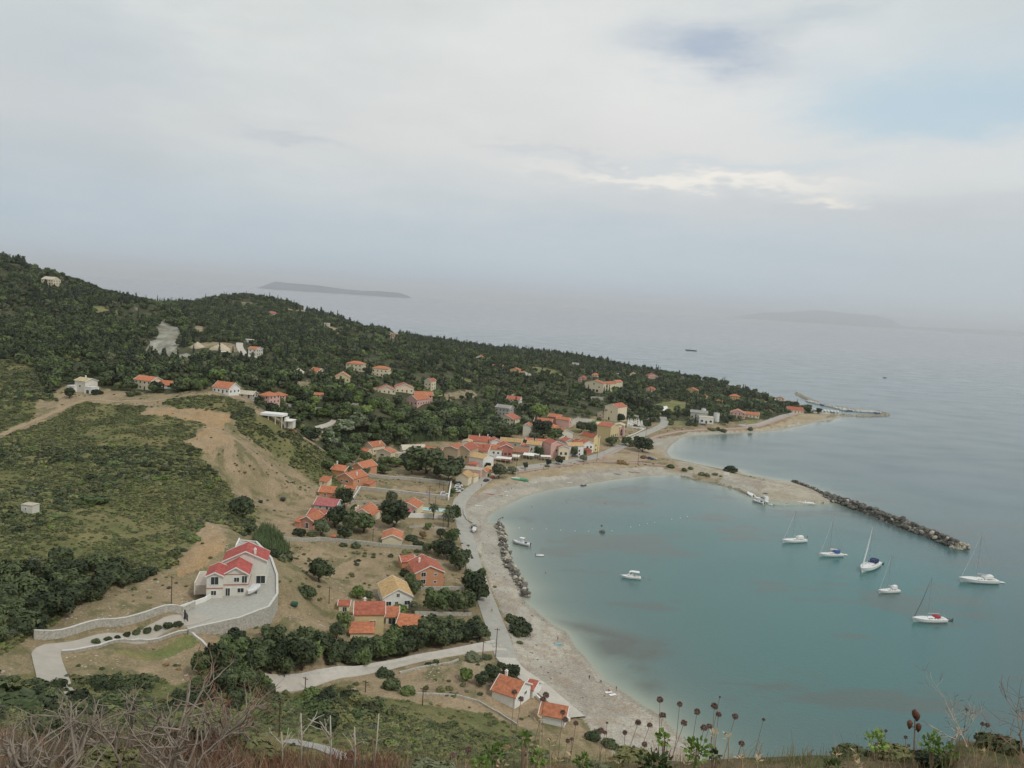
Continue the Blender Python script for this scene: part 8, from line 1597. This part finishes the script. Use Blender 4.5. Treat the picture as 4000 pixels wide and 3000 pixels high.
for i, (a, b_, dpx) in enumerate(AL):
    Y = 5.0 + random.uniform(-.35, .35); hd = at_d(a, b_, Y); r = dpx * Y / F / 2 * .92; bx_ = hd.x + random.uniform(-.10, .04); base = Vector((bx_, Y + random.uniform(-.05, .05), 0)); base.z = fz(base.x, base.y)
    near_ = min((q for q in AL if q is not AL[i]), key=lambda q: abs(q[0] - a)); side = 'left' if a < near_[0] else 'right'; lv = 'higher' if b_ < near_[1] else 'lower'
    where = 'among the bleached stems' if a < 1600 else 'by the seaside houses' if a < 2270 else 'before the beach' if a < 2560 else 'rising over the bay water' if a < 3300 else 'by the thorn plant at the right'
    o = empty('seed_head_plant', base, 0, 'dry globe seed head %s, %s %s of its pair' % (where, lv, side), 'dried flower', 'dry globe seed heads in the foreground')
    c_ = bpy.data.objects.new('head', head_mesh(i % 5)); COL.objects.link(c_); c_.parent = o; c_.location = hd - base; c_.scale = (r, r, r * random.uniform(.8, 1)); c_.rotation_euler = (random.uniform(-.3, .3), random.uniform(-.3, .3), random.uniform(0, 6))
    dl = hd - base; MB().tube([Vector((0, 0, -.02)), dl * .5 + Vector((random.uniform(-.015, .015), 0, 0)), dl], [.0023, .002, .0016], 5).build('stem', M_stem, o)
# asphodel-like pods
b, _ = froot(3565, 2990, 4.6); o = empty('pod_plant', b, 0, 'upright dry stalk with four brown pods over the water', 'dried flower'); tp = at_d(3575, 2785, 4.6) - b; MB().tube([Vector((0, 0, -.02)), tp * .5, tp], [.005, .0045, .003], 5).build('stem', M_stem, o)
for a, c_ in ((3573, 2786), (3583, 2798), (3554, 2828), (3588, 2840)):
    q = at_d(a, c_, 4.6) - b; mb = MB(); mb.tube([q + Vector((0, 0, -.032)), q + Vector((0, 0, -.012)), q + Vector((0, 0, .01)), q + Vector((0, 0, .026))], [.004, .015, .017, .004], 7); s = min(1, max(.2, q.z / tp.z - .06)); mb.tube([tp * s, q + Vector((0, 0, -.02))], .003, 4); mb.build('pod', mat('brown_pod', (.14, .07, .05), .9, .3, 60, .1), o, smooth=True)
# green leafy plants
def leafy(px, py, wpx, Y, label, n=70, m=None, el=1.0):
    b, q = froot(px, 2990, Y); c_ = at_d(px, py, Y) - b; R_ = wpx * Y / F / 2; rr = random.Random(px); mb = MB(); o = empty('leafy_plant', b, 0, label, 'plant', None)
    st = MB(); 
    for k in range(5): e = c_ + Vector((rr.gauss(0, R_ * .4), rr.gauss(0, R_ * .3), rr.gauss(0, R_ * .3))); st.tube([Vector((0, 0, -.02)), e * .5, e], [.004, .003, .002], 4)
    st.build('stem', M_stem, o)
    for k in range(n):
        d = Vector((rr.gauss(0, 1), rr.gauss(0, 1), rr.gauss(.2, 1))).normalized(); p0 = c_ + Vector((d.x, d.y, d.z * el)) * R_ * rr.uniform(.2, .95); L_ = rr.uniform(.018, .036); w = L_ * .38; t_ = d.cross(Vector((rr.gauss(0, 1), rr.gauss(0, 1), rr.gauss(0, 1)))).normalized(); dd = (d + Vector((0, 0, .4))).normalized()
        mb.add([p0, p0 + dd * L_ * .35 + t_ * w, p0 + dd * L_ * .6 + t_ * w * .6, p0 + dd * L_ * .8 + t_ * w * .75, p0 + dd * L_ - Vector((0, 0, .006)), p0 + dd * L_ * .8 - t_ * w * .75, p0 + dd * L_ * .6 - t_ * w * .6, p0 + dd * L_ * .35 - t_ * w], [(0, 1, 2, 3, 4, 5, 6, 7)])
    mb.build('leaf', m or M_lf, o)
for v in ((3420, 2893, 85, 4.4, 'bright green leafy sprig over the water, left of the pod stalk'), (3640, 2905, 70, 4.2, 'tall bright green leafy shoot right of the pod stalk', 80, None, 1.2), (3690, 2950, 110, 4.2, 'low bright leafy clump at the foot of the thorn plant', 90), (2590, 2885, 60, 4.3, 'small bright green sprig in front of the near beach end', 50), (2720, 2935, 110, 4.1, 'large green leafy plant at the waterline', 110), (2790, 2950, 50, 4.2, 'dark toothed leaf spray right of the large leafy plant', 40, LM['green']),
          (2275, 2975, 60, 4.0, 'yellow green leaf tuft at the bottom edge below the outbuilding', 50), (2045, 2880, 40, 4.2, 'little green sprig left of the dry bracts', 30), (2100, 2960, 60, 4.0, 'green sprig among the dry bracts', 50), (1930, 2950, 90, 4.1, 'fresh green shoot beside the globe seed heads', 70), (1880, 2985, 60, 4.0, 'low green leaves below the fresh shoot', 50), (2560, 2980, 160, 3.9, 'wide ferny green patch at the bottom centre', 150, LM['green'], .4), (3250, 2990, 80, 4.0, 'small green patch at the bottom right', 60, LM['green'], .4)): leafy(*v)
def nearbush(px, py, wpx, Y, lm, label):
    b, _ = froot(px, py, Y); r = wpx * Y / F / 2; o = bpy.data.objects.new('low_shrub', crown_with('bush', px % 4, lm)); COL.objects.link(o); o.location = b - Vector((0, 0, r * .2)); o.scale = (r, r * .7, r * .7); tag(o, label, 'shrub')
for v in ((3330, 2990, 190, 4.6, 'dark', 'low dark shrub at the bottom right, left of the leafy sprigs'), (3500, 2990, 200, 4.5, 'scrub', 'low olive shrub under the pod stalk'), (3640, 3000, 160, 4.3, 'dark', 'dark low shrub under the tall leafy shoot'), (2480, 3000, 200, 4.6, 'scrub', 'low olive shrub in front of the end of the beach'), (2330, 3010, 160, 4.4, 'olive', 'grey olive low shrub below the seed heads'), (3900, 3000, 220, 4.4, 'scrub', 'olive low shrub in the bottom right corner'), (1700, 3010, 260, 4.2, 'olive', 'grey low shrub at the bottom middle'), (950, 3020, 300, 4.4, 'scrub', 'olive low shrub left of the bleached stems'), (100, 3000, 260, 3.6, 'scrub', 'olive undergrowth in the bottom left corner'), (420, 3000, 300, 3.9, 'scrub', 'olive undergrowth beneath the antler shaped shrub'), (700, 3010, 280, 4.6, 'scrub', 'dark undergrowth at the right of the dead thicket'), (250, 3000, 260, 4.6, 'dark', 'dark undergrowth behind the dead thicket')): nearbush(*v)
# dry bracts
for i, (a, b_, n) in enumerate(((2060, 2900, 9), (2110, 2930, 9), (2150, 2900, 8), (2050, 2960, 9), (2180, 2975, 8), (2110, 2812, 5), (2480, 2980, 8), (2790, 2865, 7), (2845, 2880, 6), (2900, 2960, 8), (2960, 2975, 7), (3265, 2960, 6), (3337, 2945, 7), (3355, 2990, 6), (3440, 2932, 4), (3835, 2940, 6), (1830, 2985, 6), (1960, 2990, 7), (2230, 2950, 6), (2690, 2985, 6), (2420, 2990, 6))):
    Y = random.uniform(4.0, 4.6); b, _ = froot(a, 2990, Y); c_ = at_d(a, b_, Y) - b; rr = random.Random(a); o = empty('dry_flower_plant', b, 0, None, None)
    tag(o, 'papery beige dried bracts %s' % ('beside the low green sprigs near the outbuilding' if a < 2300 else 'at the bottom edge in front of the water'), 'dried flower', 'dried beige bracts by the outbuilding' if a < 2300 else 'dried beige bracts in front of the water')
    MB().tube([Vector((0, 0, -.02)), c_ * .5, c_], [.004, .0035, .003], 4).build('stem', M_bract, o); mb = MB()
    for k in range(n):
        an = k * 2.4; d = Vector((math.cos(an), math.sin(an) * .6, rr.uniform(.2, 1.4))).normalized(); L_ = rr.uniform(.025, .045); t_ = d.cross(Vector((0, 0, 1))).normalized(); w = L_ * .22; p0 = c_ + Vector((rr.gauss(0, .008), 0, rr.gauss(0, .012)))
        mb.add([p0, p0 + d * L_ * .5 + t_ * w, p0 + d * L_, p0 + d * L_ * .5 - t_ * w], [(0, 1, 2, 3)])
    mb.build('bract', M_bract, o)
# dry grass and red twigs nobody could count
def blades(name, n, x0, x1, h, m, label, cat, seed, lean=.3, w=.0016, Yr=(3.0, 5.2)):
    rr = np.random.default_rng(seed); V = []
    for _ in range(n):
        Y = rr.uniform(*Yr); px = rr.uniform(x0, x1); x = at_d(px, 2990, Y).x; z = fz(x, Y) - .01; hh = rr.uniform(*h); a = rr.uniform(0, 3.14); l = rr.normal(0, lean, 2) * hh; cx, cy = w * math.cos(a), w * math.sin(a)
        m_ = (x + l[0] * .35, Y + l[1] * .35, z + hh * .55); V += [(x - cx, Y - cy, z), (x + cx, Y + cy, z), (m_[0] + cx * .8, m_[1] + cy * .8, m_[2]), (m_[0] - cx * .8, m_[1] - cy * .8, m_[2]), (m_[0] - cx * .8, m_[1] - cy * .8, m_[2]), (m_[0] + cx * .8, m_[1] + cy * .8, m_[2]), (x + l[0] + cx * .2, Y + l[1], z + hh), (x + l[0], Y + l[1], z + hh)]
    tag(link(name, quads_mesh(name, V), [m]), label, cat, kind='stuff')
blades('dry_grass', 9000, -100, 4100, (.03, .13), mat('dry_grass', (.36, .27, .15), .95, .3, 5, .1), 'dry straw coloured grass along the cliff edge', 'grass', 3)
blades('tall_dry_grass', 600, 1000, 3600, (.08, .24), mat('dry_grass_grey', (.30, .22, .15), .95, .3, 5, .1), 'thin tall grass stalks along the cliff edge', 'grass', 4, .25)
blades('green_grass', 2600, -100, 4000, (.02, .08), mat('near_green', (.13, .16, .05), .9, .3, 5, .1), 'short green growth among the dry grass', 'grass', 5)
blades('red_twigs', 2300, 640, 1560, (.06, .17), M_brr, 'thicket of thin red twigs at the bottom of the slope', 'twigs', 6, .35, .0022, (3.6, 5.0))
blades('grey_twigs', 3000, -200, 1000, (.06, .2), mat('brown_twig', (.20, .15, .115), .9, .3, 5, .1), 'tangle of thin grey twigs filling the dead thicket', 'twigs', 8, .75, .0022, (2.8, 5.0))
p = hit(3960, 2995, ymin=2) if False else froot(3985, 2960, 5.2)[0]; boulder(p + Vector((.05, 0, .03)), .09, 'l', 'pale rock in the bottom right corner', None)
scatter_all()
# ---------------------------------------------------------------- haze
hz = MB(); hz.box(-70000, 70000, -3000, 88000, -12, 640); ho = link('haze', hz.mesh('haze')); tag(ho, kind='stuff', label='thin pale haze in the air over the bay', cat='haze')
hm = bpy.data.materials.new('haze'); hm.use_nodes = True; nt = hm.node_tree; nt.nodes.clear()
pv = nt.nodes.new('ShaderNodeVolumePrincipled'); pv.inputs['Color'].default_value = (.98, .98, 1, 1); pv.inputs['Density'].default_value = 5.2e-5; pv.inputs['Anisotropy'].default_value = .7
mo = nt.nodes.new('ShaderNodeOutputMaterial'); nt.links.new(pv.outputs[0], mo.inputs['Volume']); ho.data.materials.append(hm)
